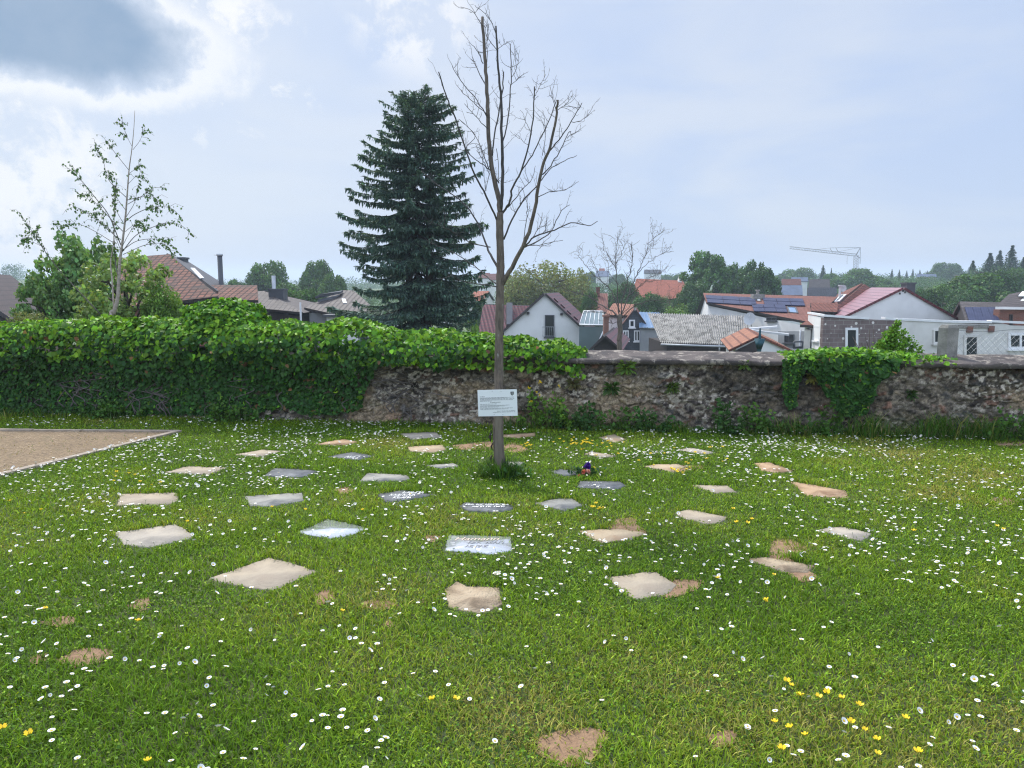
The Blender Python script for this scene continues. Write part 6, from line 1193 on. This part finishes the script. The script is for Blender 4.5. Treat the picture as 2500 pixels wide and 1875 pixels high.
tb = Tubes(); tb.add([hd, P(*c4(2020, 262), Yc)], .10, 3); tb.add([P(*c4(2020, 262), Yc), P(*c4(1850, 282), Yc)], .08, 3); tb.add([hd, P(*c5(10, 300), Yc), P(*c4(2085, 312), Yc)], .08, 3); tb.add([P(*c4(2020, 262), Yc), P(*c4(2050, 312), Yc)], .14, 3); tb.add([P(*c4(2090, 262), Yc), P(*c4(2120, 312), Yc)], .14, 3); tb.build('stay_cable', mcr, cr); tb = Tubes(); tb.add([P(*c5(88, 335), Yc), P(*c5(85, 450), Yc)], .08, 3); tb.build('hoist_rope', mcr, cr)

# ------------------------------------------------------------------ trees beyond the wall
def crown_variant(n, leaf, col, seed, shape=1.0, nclump=46, low=.16, spread=.30, amt=.24, csz=(.16, .34)):
    """unit crown: radius 1 in x and y, height 0 to 1"""
    r_ = np.random.default_rng(seed); d = r_.normal(size=(nclump, 3)); d /= np.linalg.norm(d, axis=1, keepdims=True); rad = r_.uniform(.40, 1.0, (nclump, 1)) ** .7 * (1 - csz[0]); cc = d * rad; cs = r_.uniform(*csz, nclump)
    w = r_.choice(nclump, n, p=cs ** 2 / (cs ** 2).sum()); dd = r_.normal(size=(n, 3)); dd /= np.linalg.norm(dd, axis=1, keepdims=True); sc = r_.uniform(.55, 1.08, (n, 1))
    p = cc[w] + dd * cs[w][:, None] * sc; k = 1 - .28 * shape * np.clip(p[:, 2], -1, 1); p[:, 0] *= k; p[:, 1] *= k
    rel = p.copy(); p[:, 2] = (low + (1 - low) * (p[:, 2] * .5 + .5) * .985) * 2.2; nr = dd + np.array([0, 0, .45]) + .55 * r_.normal(size=(n, 3)); t = r_.normal(size=(n, 3)) + (0, 0, -.3)
    tn = np.clip(np.asarray(col) * np.exp(r_.normal(0, amt, (n, 1))) * np.exp(r_.normal(0, .09, (n, 3))) * np.exp(r_.normal(0, .16, nclump))[w][:, None], .004, .6)
    V, F, T = leaf_arrays(p * (1, 1, 1), t, nr, r_.uniform(.7, 1.3, n) * leaf, (T_LEAF[0] * (1.5, 1, 1), T_LEAF[1]), tn); return mesh('crown', V, F, M['leaf'], tint=T)
def trunk_variant(seed):
    r_ = np.random.default_rng(seed); tb = Tubes(); tb.add([(0, 0, -.05), (0, .01, .2), (.02, 0, .45), (.0, .02, .8)], [.055, .045, .032, .008], 8)
    for k in range(9): th = 6.283 * k / 9 + r_.uniform(-.3, .3); z = r_.uniform(.16, .5); e = np.array([math.cos(th) * .55, math.sin(th) * .55, z + r_.uniform(.12, .3)]); tb.add([(0, 0, z), e * (.5, .5, 1) * (1, 1, .96), e], [.022, .014, .004], 5)
    V = np.concatenate(tb.V) * (1, 1, 2.2); return mesh('trunk', V, [np.array(tb.Q)] + [np.array(tb.C[k]) for k in sorted(tb.C)], M['brownbark'], smooth=True)
def conifer_variant(n, col, seed, leaf=.06):
    r_ = np.random.default_rng(seed); f = r_.random(n) ** .6; lay = np.floor(f * 9) / 9 + r_.normal(0, .045, n); th = r_.uniform(0, 6.283, n); R_ = np.clip(lay, .02, 1) ** .8 * r_.random(n) ** .5 * (.72 + .30 * np.sin(th * 3 + np.floor(f * 9) * 2.3) + .2 * np.sin(th * 7 + np.floor(f * 9) * 5.1)); z = (1 - np.clip(lay, 0, 1) * .93 - .05 * R_) * 2.2
    p = np.stack([R_ * np.cos(th), R_ * np.sin(th), z], 1); out_ = np.stack([np.cos(th), np.sin(th), -.3 + 0 * th], 1); tn = np.clip(np.asarray(col) * np.exp(r_.normal(0, .25, (n, 1))), .004, .5); V, F, T = leaf_arrays(p, out_ + .4 * r_.normal(size=(n, 3)), np.array([0, 0, 1.]) + .5 * r_.normal(size=(n, 3)), r_.uniform(.7, 1.4, n) * leaf, (T_LEAF[0] * (1.0, 1.3, 1), T_LEAF[1]), tn); return mesh('crown', V, F, M['needle'], tint=T)
G1, G2, G3, G4 = (.075, .155, .034), (.058, .125, .034), (.165, .190, .060), (.125, .230, .040)
CROWNS = {'green': [crown_variant(15000, .062, G1, s) for s in (1, 2)], 'dark': [crown_variant(15000, .060, G2, s) for s in (3, 4)], 'olive': [crown_variant(9000, .050, G3, 5, .6, 60)], 'light': [crown_variant(9000, .066, G4, 6, .7)], 'conifer': [conifer_variant(7000, (.040, .082, .046), s) for s in (7, 8)], 'big': [crown_variant(20000, .056, G2, 9, .9, 130, csz=(.09, .22)), crown_variant(20000, .056, (.070, .150, .034), 10, .8, 130, csz=(.09, .22))], 'maple': [crown_variant(5200, .085, (.150, .265, .085), 15, .5, 110, csz=(.08, .20)), crown_variant(5600, .075, (.215, .320, .095), 16, .6, 120, csz=(.08, .18))]}
TRUNKS = [trunk_variant(s) for s in (1, 2)]; nv_ = 0
def tree_at(px, py_top, wpx_, Yd, kind, label, name='leafy_tree', py_bot=None, cat='tree', group='trees beyond the wall'):
    global nv_; nv_ += 1; top_ = P(px, py_top, Yd); g0 = tz(top_[0], top_[1]) if py_bot is None else P(px, py_bot, Yd)[2]; o = empty(name, (top_[0], Yd, g0), label, cat, group); rr_ = wpx_ / 2 * Yd / 1819; V = CROWNS[kind]; link('crown', V[nv_ % len(V)], o); link('trunk', TRUNKS[nv_ % 2], o); hh_ = max(top_[2] - g0, rr_ * (2.3 if kind == 'conifer' else 1.7)); o.location.z = top_[2] - hh_; o.scale = (rr_ * 1.04, rr_ * 1.04, hh_ / 2.2 * 1.02); o.rotation_euler = (0, 0, nv_ * 1.9); return o
tree_at(1728, 612, 150, 112, 'big', 'tallest dark green tree behind the solar roof'); tree_at(1850, 634, 130, 108, 'big', 'rounded dark green tree right of the tallest one behind the solar roof'); tree_at(1788, 640, 110, 116, 'dark', 'dark tree filling the gap between the two big ones behind the solar roof'); tree_at(1655, 742, 100, 84, 'light', 'light green bush at the left end of the solar roof', 'leafy_bush', cat='bush'); tree_at(1590, 712, 130, 88, 'dark', 'dark shrub mass below the long orange roof', 'leafy_bush', cat='bush'); tree_at(1700, 690, 120, 100, 'dark', 'dark lower tree beside the white gable end of the solar house')
tree_at(1330, 622, 225, 92, 'olive', 'wide olive green budding tree right of the young trunk'); tree_at(1405, 640, 120, 96, 'olive', 'smaller olive budding tree left of the bare garden tree'); tree_at(1270, 650, 130, 90, 'olive', 'olive budding tree directly behind the young trunk')
tree_at(1528, 690, 110, 105, 'dark', 'dark green yard tree behind the bare garden tree'); tree_at(1170, 735, 60, 88, 'dark', 'dark bush under the orange roof corner', 'leafy_bush', cat='bush'); tree_at(1155, 772, 52, 40, 'light', 'yellow green shrub between spruce and dark red roof', 'leafy_bush', cat='bush')
tree_at(652, 630, 122, 118, 'green', 'domed blue green tree left of the pair behind the chimney block'); tree_at(770, 620, 100, 120, 'green', 'taller pointed tree right of the domed one, left of the spruce'); tree_at(812, 662, 90, 112, 'green', 'lower tree leaning out beside the spruce on its left'); tree_at(705, 680, 110, 105, 'green', 'low tree mass above the dormer house'); tree_at(575, 676, 70, 130, 'green', 'small round tree right of the steel flue')
tree_at(2105, 645, 150, 210, 'green', 'broad green tree below the crane'); tree_at(1945, 650, 110, 300, 'green', 'far rounded tree on the skyline left of the blue conifers'); tree_at(1890, 668, 60, 290, 'green', 'far low tree at the left of the skyline group'); tree_at(2312, 638, 92, 290, 'green', 'round far tree on the hill right of the yellow house'); tree_at(2150, 672, 110, 190, 'green', 'low tree to the right under the crane'); tree_at(2030, 664, 60, 215, 'green', 'small tree between conifers and crane')
tree_at(2380, 652, 230, 100, 'green', 'huge rounded tree mass left of the brick house'); tree_at(2290, 688, 130, 98, 'green', 'medium tree right of the black chimney'); tree_at(2460, 660, 140, 104, 'dark', 'dark tree above the brick house roof'); tree_at(2250, 700, 90, 96, 'dark', 'dark bushy tree touching the black chimney'); tree_at(2490, 640, 110, 130, 'green', 'tree on the slope at the right edge'); tree_at(2340, 700, 130, 92, 'dark', 'shaded tree behind the slope of the white gable')
tree_at(2010, 650, 48, 240, 'conifer', 'dark blue conifer on the far skyline'); tree_at(2030, 656, 22, 245, 'conifer', 'thin dark conifer right of the wide skyline one')
for k, (xx, yy, ww, lab) in enumerate(((2178, 658, 24, 'leftmost little conifer of the row near the yellow house'), (2196, 660, 22, 'second little conifer left of the yellow house'), (2214, 662, 24, 'little conifer in the middle of the row'), (2229, 658, 22, 'tallest little conifer beside the yellow house'), (2246, 660, 24, 'little conifer behind the yellow house roof'), (2264, 662, 20, 'rightmost little conifer behind the yellow house'))): tree_at(xx, yy, ww, 275, 'conifer', lab, 'conifer')
tree_at(2472, 604, 105, 160, 'conifer', 'tall dark conifer at the top right of the hill', 'conifer'); tree_at(2418, 622, 120, 165, 'conifer', 'broad conifer left of the tallest one on the right hill', 'conifer'); tree_at(2442, 616, 90, 168, 'conifer', 'narrow conifer between two larger ones on the right hill', 'conifer'); tree_at(2376, 640, 90, 170, 'conifer', 'small conifer stepping down the right hill', 'conifer'); tree_at(2500, 632, 90, 158, 'conifer', 'conifer cut by the right edge', 'conifer')
tree_at(1625, 668, 70, 330, 'green', 'far low trees right of the white hill house'); tree_at(1510, 664, 60, 300, 'green', 'far dark tree between the two hill houses'); tree_at(1440, 660, 50, 310, 'green', 'far tree left of the blue grey hill house')
tree_at(1660, 664, 70, 250, 'green', 'far tree behind the white spike left of the big dark trees'); tree_at(1140, 690, 90, 160, 'green', 'distant green tree between spruce and trunk low down')
tree_at(505, 690, 80, 62, 'green', 'low green tree just behind the flue and clay tile ridge'); tree_at(690, 700, 120, 68, 'green', 'leafy tree between the chimney block and the dormer house'); tree_at(745, 690, 110, 75, 'green', 'taller leafy tree behind the dormer house roof'); tree_at(1445, 705, 70, 80, 'dark', 'dark garden bush above the greenhouse', 'leafy_bush', cat='bush')
# maple and willow like shrub behind the birch
tree_at(190, 562, 220, 19, 'maple', 'dark green maple like tree behind the birch on the left', py_bot=900); tree_at(300, 605, 250, 17, 'maple', 'lighter bushy tree right behind the birch trunk', py_bot=900); tree_at(110, 650, 160, 18, 'maple', 'low left part of the shrubbery beside the brown roof', py_bot=900, name='leafy_bush', cat='bush'); tree_at(400, 690, 120, 16.5, 'light', 'pale shrub in front of the old clay roof', py_bot=900, name='leafy_bush', cat='bush'); tree_at(70, 752, 120, 15, 'olive', 'low olive shrub between brown roof and ivy', py_bot=880, name='leafy_bush', cat='bush')
# wooded far slopes, read as one mass
def wood(x0, x1, ytop, Yd, n, label, seed, hpx=26):
    r_ = np.random.default_rng(seed); xs = np.sort(r_.uniform(x0, x1, n)); parts = []
    for xx in xs:
        Yq = Yd * r_.uniform(.92, 1.1); yt_ = np.interp(xx, [q[0] for q in ytop], [q[1] for q in ytop]) + r_.uniform(-3, 9); c = P(xx, yt_, Yq); rad = r_.uniform(10, 19) * Yq / 1819; k = 260; d = r_.normal(size=(k, 3)); d /= np.linalg.norm(d, axis=1, keepdims=True); hh = max(hpx * Yq / 1819, 2)
        p = c + d * (rad, rad, hh * .5) * r_.uniform(.6, 1.05, (k, 1)) - (0, 0, hh * .5); parts.append(leaf_arrays(p, r_.normal(size=(k, 3)), d + (0, 0, .5) + .5 * r_.normal(size=(k, 3)), r_.uniform(.10, .22, k) * rad, (T_LEAF[0] * (1.6, 1, 1), T_LEAF[1]), np.clip(np.array(G2) * r_.uniform(.8, 1.5) * np.exp(r_.normal(0, .2, (k, 1))), .004, .5)))
    o = leaf_obj('wood', parts, M['leaf']); tag(o, label, 'wood', kind='stuff')
wood(-420, 96, [(-420, 648), (0, 648), (30, 640), (60, 642), (96, 660)], 420, 70, 'dark wooded hill on the left horizon', 31, 40); wood(-420, 200, [(-420, 668), (200, 676)], 300, 60, 'paler trees below the wooded hill on the left', 32, 40); wood(480, 1140, [(480, 684), (700, 676), (1140, 676)], 420, 90, 'far tree belt on the horizon behind the spruce', 33, 40); wood(1140, 1680, [(1140, 674), (1420, 668), (1480, 668), (1560, 672), (1680, 664)], 400, 90, 'far tree belt behind the bare garden tree', 34, 40); wood(1400, 1700, [(1400, 690), (1700, 684)], 240, 50, 'garden greenery in front of the hill houses', 35, 30)
wood(1860, 2480, [(1860, 672), (2000, 664), (2180, 668), (2300, 662), (2480, 650)], 340, 110, 'wooded skyline on the right behind the yellow house', 36, 40); wood(2050, 2700, [(2050, 700), (2200, 684), (2480, 668), (2700, 660)], 210, 90, 'green slope of trees in front of the right skyline', 37, 60); wood(2080, 2360, [(2080, 682), (2200, 676), (2360, 670)], 235, 60, 'hedges and garden trees around the yellow hill house', 40, 30); wood(2330, 2640, [(2330, 672), (2400, 645), (2480, 632), (2640, 600)], 175, 60, 'wooded rise at the right edge below the conifers', 41, 50); wood(560, 1240, [(560, 712), (820, 712), (1240, 706)], 170, 80, 'belt of garden trees behind the houses in the middle', 38, 40); wood(1300, 1720, [(1300, 716), (1720, 716)], 130, 46, 'garden greenery around the orange roofs', 39, 40)

# ------------------------------------------------------------------ spruce with two tops
SPY = 28.; sp = empty('spruce', (P(1030, 800, SPY)[0], SPY, tz(P(1030, 800, SPY)[0], SPY)), 'big dark spruce with a double top and layered drooping branches', 'tree')
def cs_(a, bq): return (780 + a / 2.592, 200 + bq / 2.592)
lead = [(562, 70), (690, 85)]; tb = Tubes(); zb_ = sp.location[2]
for (a, bq) in lead: t_ = P(*cs_(a, bq), SPY); b_ = P(*cs_(a * .5 + 625 * .5, 1600), SPY); b_[2] = zb_ - .1; tb.add(smooth_path([b_, (b_ + t_) / 2 + ((a - 625) * .002, 0, .4), t_], 6), np.linspace(.20, .015, 13), 8)
tb.build('trunk', M['brownbark'], sp)
Lp = np.array([(70, 540), (110, 505), (180, 455), (240, 395), (300, 400), (360, 352), (420, 350), (480, 300), (540, 222), (600, 240), (660, 168), (720, 200), (770, 165), (810, 62), (860, 150), (930, 200), (985, 80), (1040, 180), (1100, 230), (1180, 205), (1230, 240), (1280, 190), (1340, 120), (1430, 60), (1480, 150), (1560, 250), (1640, 300)]); Rp = np.array([(85, 705), (120, 770), (190, 825), (280, 862), (340, 880), (440, 930), (500, 900), (540, 965), (620, 980), (690, 1035), (780, 960), (860, 1020), (915, 1110), (960, 980), (1020, 1010), (1080, 960), (1150, 1100), (1200, 1020), (1260, 1090), (1330, 1040), (1450, 1060), (1520, 1010), (1640, 960)])
r_ = np.random.default_rng(77); C_, T_, N_, S_, K_ = [], [], [], [], []; tb = Tubes(); mps = SPY / 1819 / 2.592
def spray(c, t, n, s, k): C_.append(c); T_.append(t); N_.append(n); S_.append(s); K_.append(k)
def bough(o_, th, Lm, age, thick):
    dr = np.array([math.cos(th), math.sin(th), 0]); side = np.array([-dr[1], dr[0], 0]); n_ = 10; pts = []; sag = (.02 + .13 * age) * Lm * r_.uniform(.4, 1.2); tip = (.02 + .05 * age) * Lm; rise = (.34 * (1 - age) ** 2 - .10 * age) * Lm
    for q in range(n_ + 1): f = q / n_; pts.append(o_ + dr * Lm * f + side * .04 * Lm * math.sin(f * 3 + th) + np.array([0, 0, rise * f - sag * math.sin(f * 2.4) + tip * f ** 4]))
    pts = np.array(pts); tb.add(pts, np.linspace(.010 + .022 * age, .003, n_ + 1), 4)
    ns = int(6 + Lm * 14)
    for s_ in range(ns):
        f = .10 + .90 * (s_ + r_.random()) / ns; i_ = min(int(f * n_), n_ - 1); q = pts[i_] + (pts[i_ + 1] - pts[i_]) * (f * n_ - i_); td = unit(pts[i_ + 1] - pts[i_])
        for sg in (1, -1):
            wd = min((.10 + .26 * Lm * (1 - f) ** .8) * r_.uniform(.5, 1.05), .62); tw = unit(td * .75 + side * sg * (.95 - .5 * f) + np.array([0, 0, -.05 - .22 * age])); m_ = max(2, int(wd / .085))
            for t2 in range(m_):
                g_ = (t2 + r_.random()) / m_; c = q + tw * wd * g_; sz = thick * r_.uniform(.75, 1.2)
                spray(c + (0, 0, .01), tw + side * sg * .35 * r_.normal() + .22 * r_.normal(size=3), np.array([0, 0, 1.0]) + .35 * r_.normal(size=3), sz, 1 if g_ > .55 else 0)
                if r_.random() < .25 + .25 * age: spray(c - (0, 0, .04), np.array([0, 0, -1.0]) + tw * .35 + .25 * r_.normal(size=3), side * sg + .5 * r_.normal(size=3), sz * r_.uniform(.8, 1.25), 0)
    for q in range(5): spray(pts[-1] - dr * .03 * q, dr + .35 * r_.normal(size=3) + (0, 0, .35), np.array([0, 0, 1.0]) + .5 * r_.normal(size=3), thick * 1.1, 1)
for (a, bq) in lead:
    for q in range(26): b2 = bq + 2 + q * 5.0; o_ = P(*cs_(a + (625 - a) * (b2 - 80) / 500, b2), SPY); th = r_.uniform(0, 6.28); spray(o_, np.array([math.cos(th) * .8, math.sin(th) * .8, .8]), rand_dirs(1)[0], .085, 1)
tops = [(505, 128), (520, 100), (745, 150), (660, 110), (720, 105)]
for (a, bq) in tops:
    e = P(*cs_(a, bq), SPY + r_.uniform(-.2, .2)); b_ = P(*cs_(a * .55 + 625 * .45, bq + 95), SPY); tb.add([b_, (b_ + e) / 2 + (0, 0, -.05), e], [.014, .010, .004], 4)
    for q in range(34): f = r_.uniform(.35, 1); th = r_.uniform(0, 6.28); spray(b_ + (e - b_) * f, np.array([math.cos(th) * .9, math.sin(th) * .9, .6]), rand_dirs(1)[0], .10, 1)
bq = 112.
while bq < 1640:
    age = float(np.clip((bq - 80) / 1000, 0, 1)); two = bq < 470; nbr = 5 if two else 9; thick = .085 + .065 * min(age * 2.2, 1)
    for ld in ((560, 690) if two else (625,)):
        for k in range(nbr):
            th = 6.283 * (k + .75 * r_.random()) / nbr + bq * .61; b2 = bq + r_.uniform(-24, 24); cx = ld + (625 - ld) * np.clip((b2 - 80) / 450, 0, 1); lw = max(cx - np.interp(b2, Lp[:, 0], Lp[:, 1]), 22); rw_ = max(np.interp(b2, Rp[:, 0], Rp[:, 1]) - cx, 22); ct = math.cos(th); Lm = (rw_ if ct > 0 else lw) * mps; Lm = Lm * abs(ct) ** .6 + (lw + rw_) / 2 * mps * .9 * (1 - abs(ct) ** .6); Lm *= r_.uniform(.66, 1.04) if abs(ct) < .8 else r_.uniform(.86, 1.06)
            
            if r_.random() < .08: continue
            bough(P(*cs_(cx, b2 - (12 + 26 * age)), SPY), th, Lm * r_.uniform(.84, 1.10), float(np.clip(age + r_.normal(0, .16), 0, 1.1)), thick)
    bq += 21 + 27 * min(age * 1.6, 1)
tb.build('branch', M['brownbark'], sp); C_, T_, N_, S_, K_ = [np.array(q) for q in (C_, T_, N_, S_, K_)]
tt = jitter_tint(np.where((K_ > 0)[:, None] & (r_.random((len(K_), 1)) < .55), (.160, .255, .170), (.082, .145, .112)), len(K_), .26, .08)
spray_t = (np.array([(-.10, 0, 0), (-.20, .45, .03), (0, 1.1, -.03), (.20, .45, .03), (.10, 0, 0)]) - (0, .3, 0), [(0, 4, 3, 2, 1)])
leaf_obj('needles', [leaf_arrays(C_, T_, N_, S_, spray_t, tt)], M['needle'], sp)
print('spruce sprays', len(K_))

# ------------------------------------------------------------------ birch
def cb(a, bq): return (a / 3.016, 250 + bq / 3.016)
BY = 13.; b0 = P(*cb(828, 1640), BY); bir = empty('birch', (b0[0], BY, tz(b0[0], BY)), 'slender young birch with pale trunk and sparse hanging leaves', 'tree'); tb = Tubes(); k_ = BY / 1819 / 3.016
st1 = [(828, 1640), (835, 1560), (865, 1450), (875, 1300), (885, 1150), (895, 1080), (920, 880), (935, 700), (950, 500), (970, 350), (985, 200), (993, 60)]; p1_ = path7(st1, BY, BY, cb); p1_ = np.vstack([[p1_[0][0], BY, bir.location[2] - .1], p1_]); w1_ = np.array([34, 32, 29, 25, 22, 19, 17, 13, 11, 8, 6, 4, 3]) * k_ / 2; sp1 = smooth_path(p1_, 4); tb.add(sp1, np.interp(np.linspace(0, 1, len(sp1)), np.linspace(0, 1, 13), w1_), 10); tb.build('trunk', M['birchbark'], bir)
BB = [([(838, 1520), (825, 1300), (815, 1180), (838, 1020), (840, 850), (850, 700), (860, 560)], 12, 3, .4), ([(865, 1270), (850, 1170), (843, 1020)], 8, 6, .3), ([(900, 1100), (1000, 980), (1120, 920), (1250, 885), (1340, 910), (1420, 980)], 7, 2, .7), ([(920, 880), (1000, 820), (1130, 770), (1260, 780), (1345, 860)], 6, 2, -.6), ([(940, 750), (1060, 680), (1130, 630), (1205, 630)], 5, 2, .5), ([(900, 1090), (1010, 1020), (1150, 1005), (1240, 1030), (1320, 1110)], 5, 2, -.6), ([(930, 720), (1050, 695), (1120, 690), (1190, 745)], 5, 2, -.4), ([(905, 1120), (1070, 1050), (1200, 1040), (1260, 1100), (1310, 1140)], 5, 2, .5), ([(890, 1050), (800, 830), (700, 700), (620, 600), (540, 520), (470, 460)], 7, 2, -.5), ([(930, 700), (800, 570), (760, 430), (700, 300)], 5, 2, .5), ([(950, 500), (870, 400), (800, 310), (780, 280)], 4, 2, -.3), ([(905, 950), (760, 800), (650, 690), (575, 675)], 5, 2, .6), ([(870, 1000), (750, 900), (620, 800), (540, 765)], 4.5, 2, -.5), ([(830, 1030), (700, 950), (580, 895), (500, 893), (450, 915)], 4.5, 1.6, .6), ([(975, 330), (940, 260), (910, 180), (890, 130)], 3, 1.6, .2), ([(978, 350), (1030, 280), (1070, 180)], 3, 1.6, -.2), ([(955, 520), (1010, 480), (1035, 445)], 3, 1.6, .3), ([(945, 600), (1000, 545), (1040, 540)], 3, 1.6, -.3),
      ([(740, 1560), (450, 1250), (320, 1080), (230, 940), (150, 820)], 7, 2, .2), ([(330, 1080), (250, 1000), (150, 1005)], 3.5, 1.6, -.3), ([(330, 1075), (285, 980), (270, 900)], 3, 1.6, .3), ([(310, 1060), (240, 1030), (190, 1030)], 3, 1.6, .2), ([(930, 800), (860, 700), (830, 600), (800, 500)], 4.5, 2, .5), ([(915, 900), (860, 800), (840, 700), (860, 600)], 4, 2, -.6), ([(925, 850), (990, 740), (1010, 640), (1030, 600)], 4, 2, .5), ([(900, 1060), (960, 950), (1020, 880), (1100, 850)], 4, 2, -.5), ([(890, 1090), (830, 960), (720, 860), (690, 800)], 4.5, 2, .6), ([(910, 960), (1000, 900), (1060, 960)], 3.5, 1.6, .4)]
LC, LT = [], []
for pts7, w0, w1, dr in BB:
    path = smooth_path(path7(pts7, BY, BY + dr, cb), 5); tb = Tubes(); tb.add(path, np.linspace(w0 * k_ / 2, w1 * k_ / 2, len(path)), 6); L = np.linalg.norm(np.diff(path, axis=0), axis=1).sum(); seg = np.linalg.norm(np.diff(path, axis=0), axis=1); cum = np.concatenate([[0], np.cumsum(seg)])
    for s_ in range(int(4 + L * 7.5)):
        q = rng.uniform(.38, 1) * L; i = min(max(np.searchsorted(cum, q) - 1, 0), len(seg) - 1); p = path[i] + (path[i + 1] - path[i]) * ((q - cum[i]) / seg[i]); d = unit(unit(path[i + 1] - path[i]) * .8 + rng.normal(size=3) * .7 + (0, 0, .1)); l2 = rng.uniform(.06, .24); e1 = p + d * l2 * .6; e2 = e1 + unit(d + (0, 0, -.8)) * l2 * .5; tb.add([p, e1, e2], [.003, .002, .0014], 4)
        for z_ in range(rng.integers(3, 9)): f = rng.random(); LC.append((p + (e1 - p) * min(f * 2, 1) if f < .5 else e1 + (e2 - e1) * (f * 2 - 1)) + rng.normal(0, .012, 3)); LT.append(rng.normal(size=3) * .45 + (0, 0, -1))
    for f in np.arange(.45, 1.0, .03 / max(L, .2)):
        if rng.random() < .55: i = min(int(f * (len(path) - 1)), len(path) - 2); LC.append(path[i] + (path[i + 1] - path[i]) * rng.random() + rng.normal(0, .012, 3)); LT.append(rng.normal(size=3) * .4 + (0, 0, -1))
    tb.build('branch', M['birchbark'] if w0 > 9 else M['twig2'], bir)
LC, LT = np.array(LC), np.array(LT); n = len(LC); leaf_obj('leaves', [leaf_arrays(LC + np.array([0, 0, -.015]), LT, rng.normal(size=(n, 3)) + (0, -.5, .2), rng.uniform(.028, .052, n), (T_LEAF[0] * (1.35, 1, 1), T_LEAF[1]), jitter_tint((.085, .165, .050), n, .22))], M['leaf'], bir)
# ------------------------------------------------------------------ bare garden tree
Y2 = 24.; g0 = P(*c3(1605, 1330), Y2); bt = empty('bare_tree', (g0[0], Y2, tz(g0[0], Y2)), 'leafless spreading garden tree with a thick pruned trunk behind the coping', 'tree'); k_ = Y2 / 1819 / 4.424; tb = Tubes(); tp_ = path7([(1605, 1330), (1600, 1250), (1612, 1150), (1605, 1040), (1608, 960)], Y2, Y2, c3); tp_ = np.vstack([[tp_[0][0], Y2, bt.location[2] - .1], tp_]); tb.add(smooth_path(tp_, 4), np.interp(np.linspace(0, 1, 21), [0, .6, .8, 1], np.array([62, 52, 58, 40]) * k_ / 2), 9); tb.build('trunk', M['bark'], bt)
for pts7, w0, w1, dr in [([(1600, 1000), (1520, 920), (1420, 880), (1320, 800), (1180, 740), (1020, 700), (860, 640)], 22, 4, .8), ([(1605, 980), (1590, 800), (1580, 600), (1560, 400), (1570, 250), (1590, 60)], 18, 4, -.4), ([(1615, 980), (1680, 820), (1750, 640), (1800, 500), (1850, 400), (1900, 250), (1950, 150), (2100, 40)], 20, 4, .5), ([(1620, 960), (1660, 700), (1700, 560), (1735, 420), (1738, 180)], 15, 9, -.3), ([(1630, 1000), (1750, 880), (1850, 840), (1950, 800), (2080, 810), (2190, 800)], 15, 4, -.8), ([(1605, 940), (1520, 720), (1420, 620), (1330, 540), (1230, 420), (1170, 330), (1150, 220)], 16, 4, .7), ([(1590, 1000), (1480, 960), (1340, 930), (1200, 960)], 12, 3, -.9), ([(1700, 760), (1830, 660), (1950, 560), (2060, 500), (2130, 440)], 10, 3, .9), ([(1800, 520), (1920, 400), (2040, 320), (2150, 260)], 9, 3, -.6), ([(1570, 500), (1480, 320), (1440, 240), (1420, 110)], 9, 3, .6), ([(1565, 420), (1640, 250), (1590, 120)], 7, 3, -.5), ([(1880, 330), (1960, 200), (1940, 20)], 7, 3, .5), ([(1420, 620), (1330, 420), (1290, 350)], 7, 3, -.6), ([(1650, 720), (1500, 520), (1480, 400), (1430, 300)], 8, 3, .9), ([(1590, 1020), (1540, 1060), (1500, 1040)], 10, 4, -.5), ([(1620, 980), (1760, 800), (1820, 640), (1960, 600), (2010, 470)], 9, 3, -1.0)]:
    path = smooth_path(path7(pts7, Y2, Y2 + dr, c3), 4); path[1:-1] += rng.normal(0, .018, path[1:-1].shape); tb = Tubes(); tb.add(path, np.linspace(w0 * .8, w1 * .7, len(path)) * k_ / 2, 6); L = np.linalg.norm(np.diff(path, axis=0), axis=1).sum(); twigs_along(tb, path, w1 * .7 * k_ / 2, int(5 + L * 7), .15, .58, .30, .2, True, .0042); tb.build('branch', M['twig2'], bt)

# ------------------------------------------------------------------ air
mh = bpy.data.materials.new('haze'); mh.use_nodes = True; g = NT(mh.node_tree); g.n.clear(); out = g.node('ShaderNodeOutputMaterial'); vo = g.node('ShaderNodeVolumePrincipled'); vo.inputs['Color'].default_value = (0.72, 0.86, 1.0, 1); vo.inputs['Density'].default_value = HAZE; vo.inputs['Anisotropy'].default_value = 0.2; g.l.new(vo.outputs[0], out.inputs['Volume'])
if HAZE > 0:
    mb = MB(); lo = float(ZZ.min()) - 1.0; HX = float(max(gx.max(), gy.max(), 1450)) + 60; mb.abox(-HX, HX, -HX, HX, lo, max(float(ZZ.max()) + 3, 32.0)); hz_ = mb.build('haze', mh); tag(hz_, 'faint bluish haze in the air over the valley', 'haze', kind='stuff')
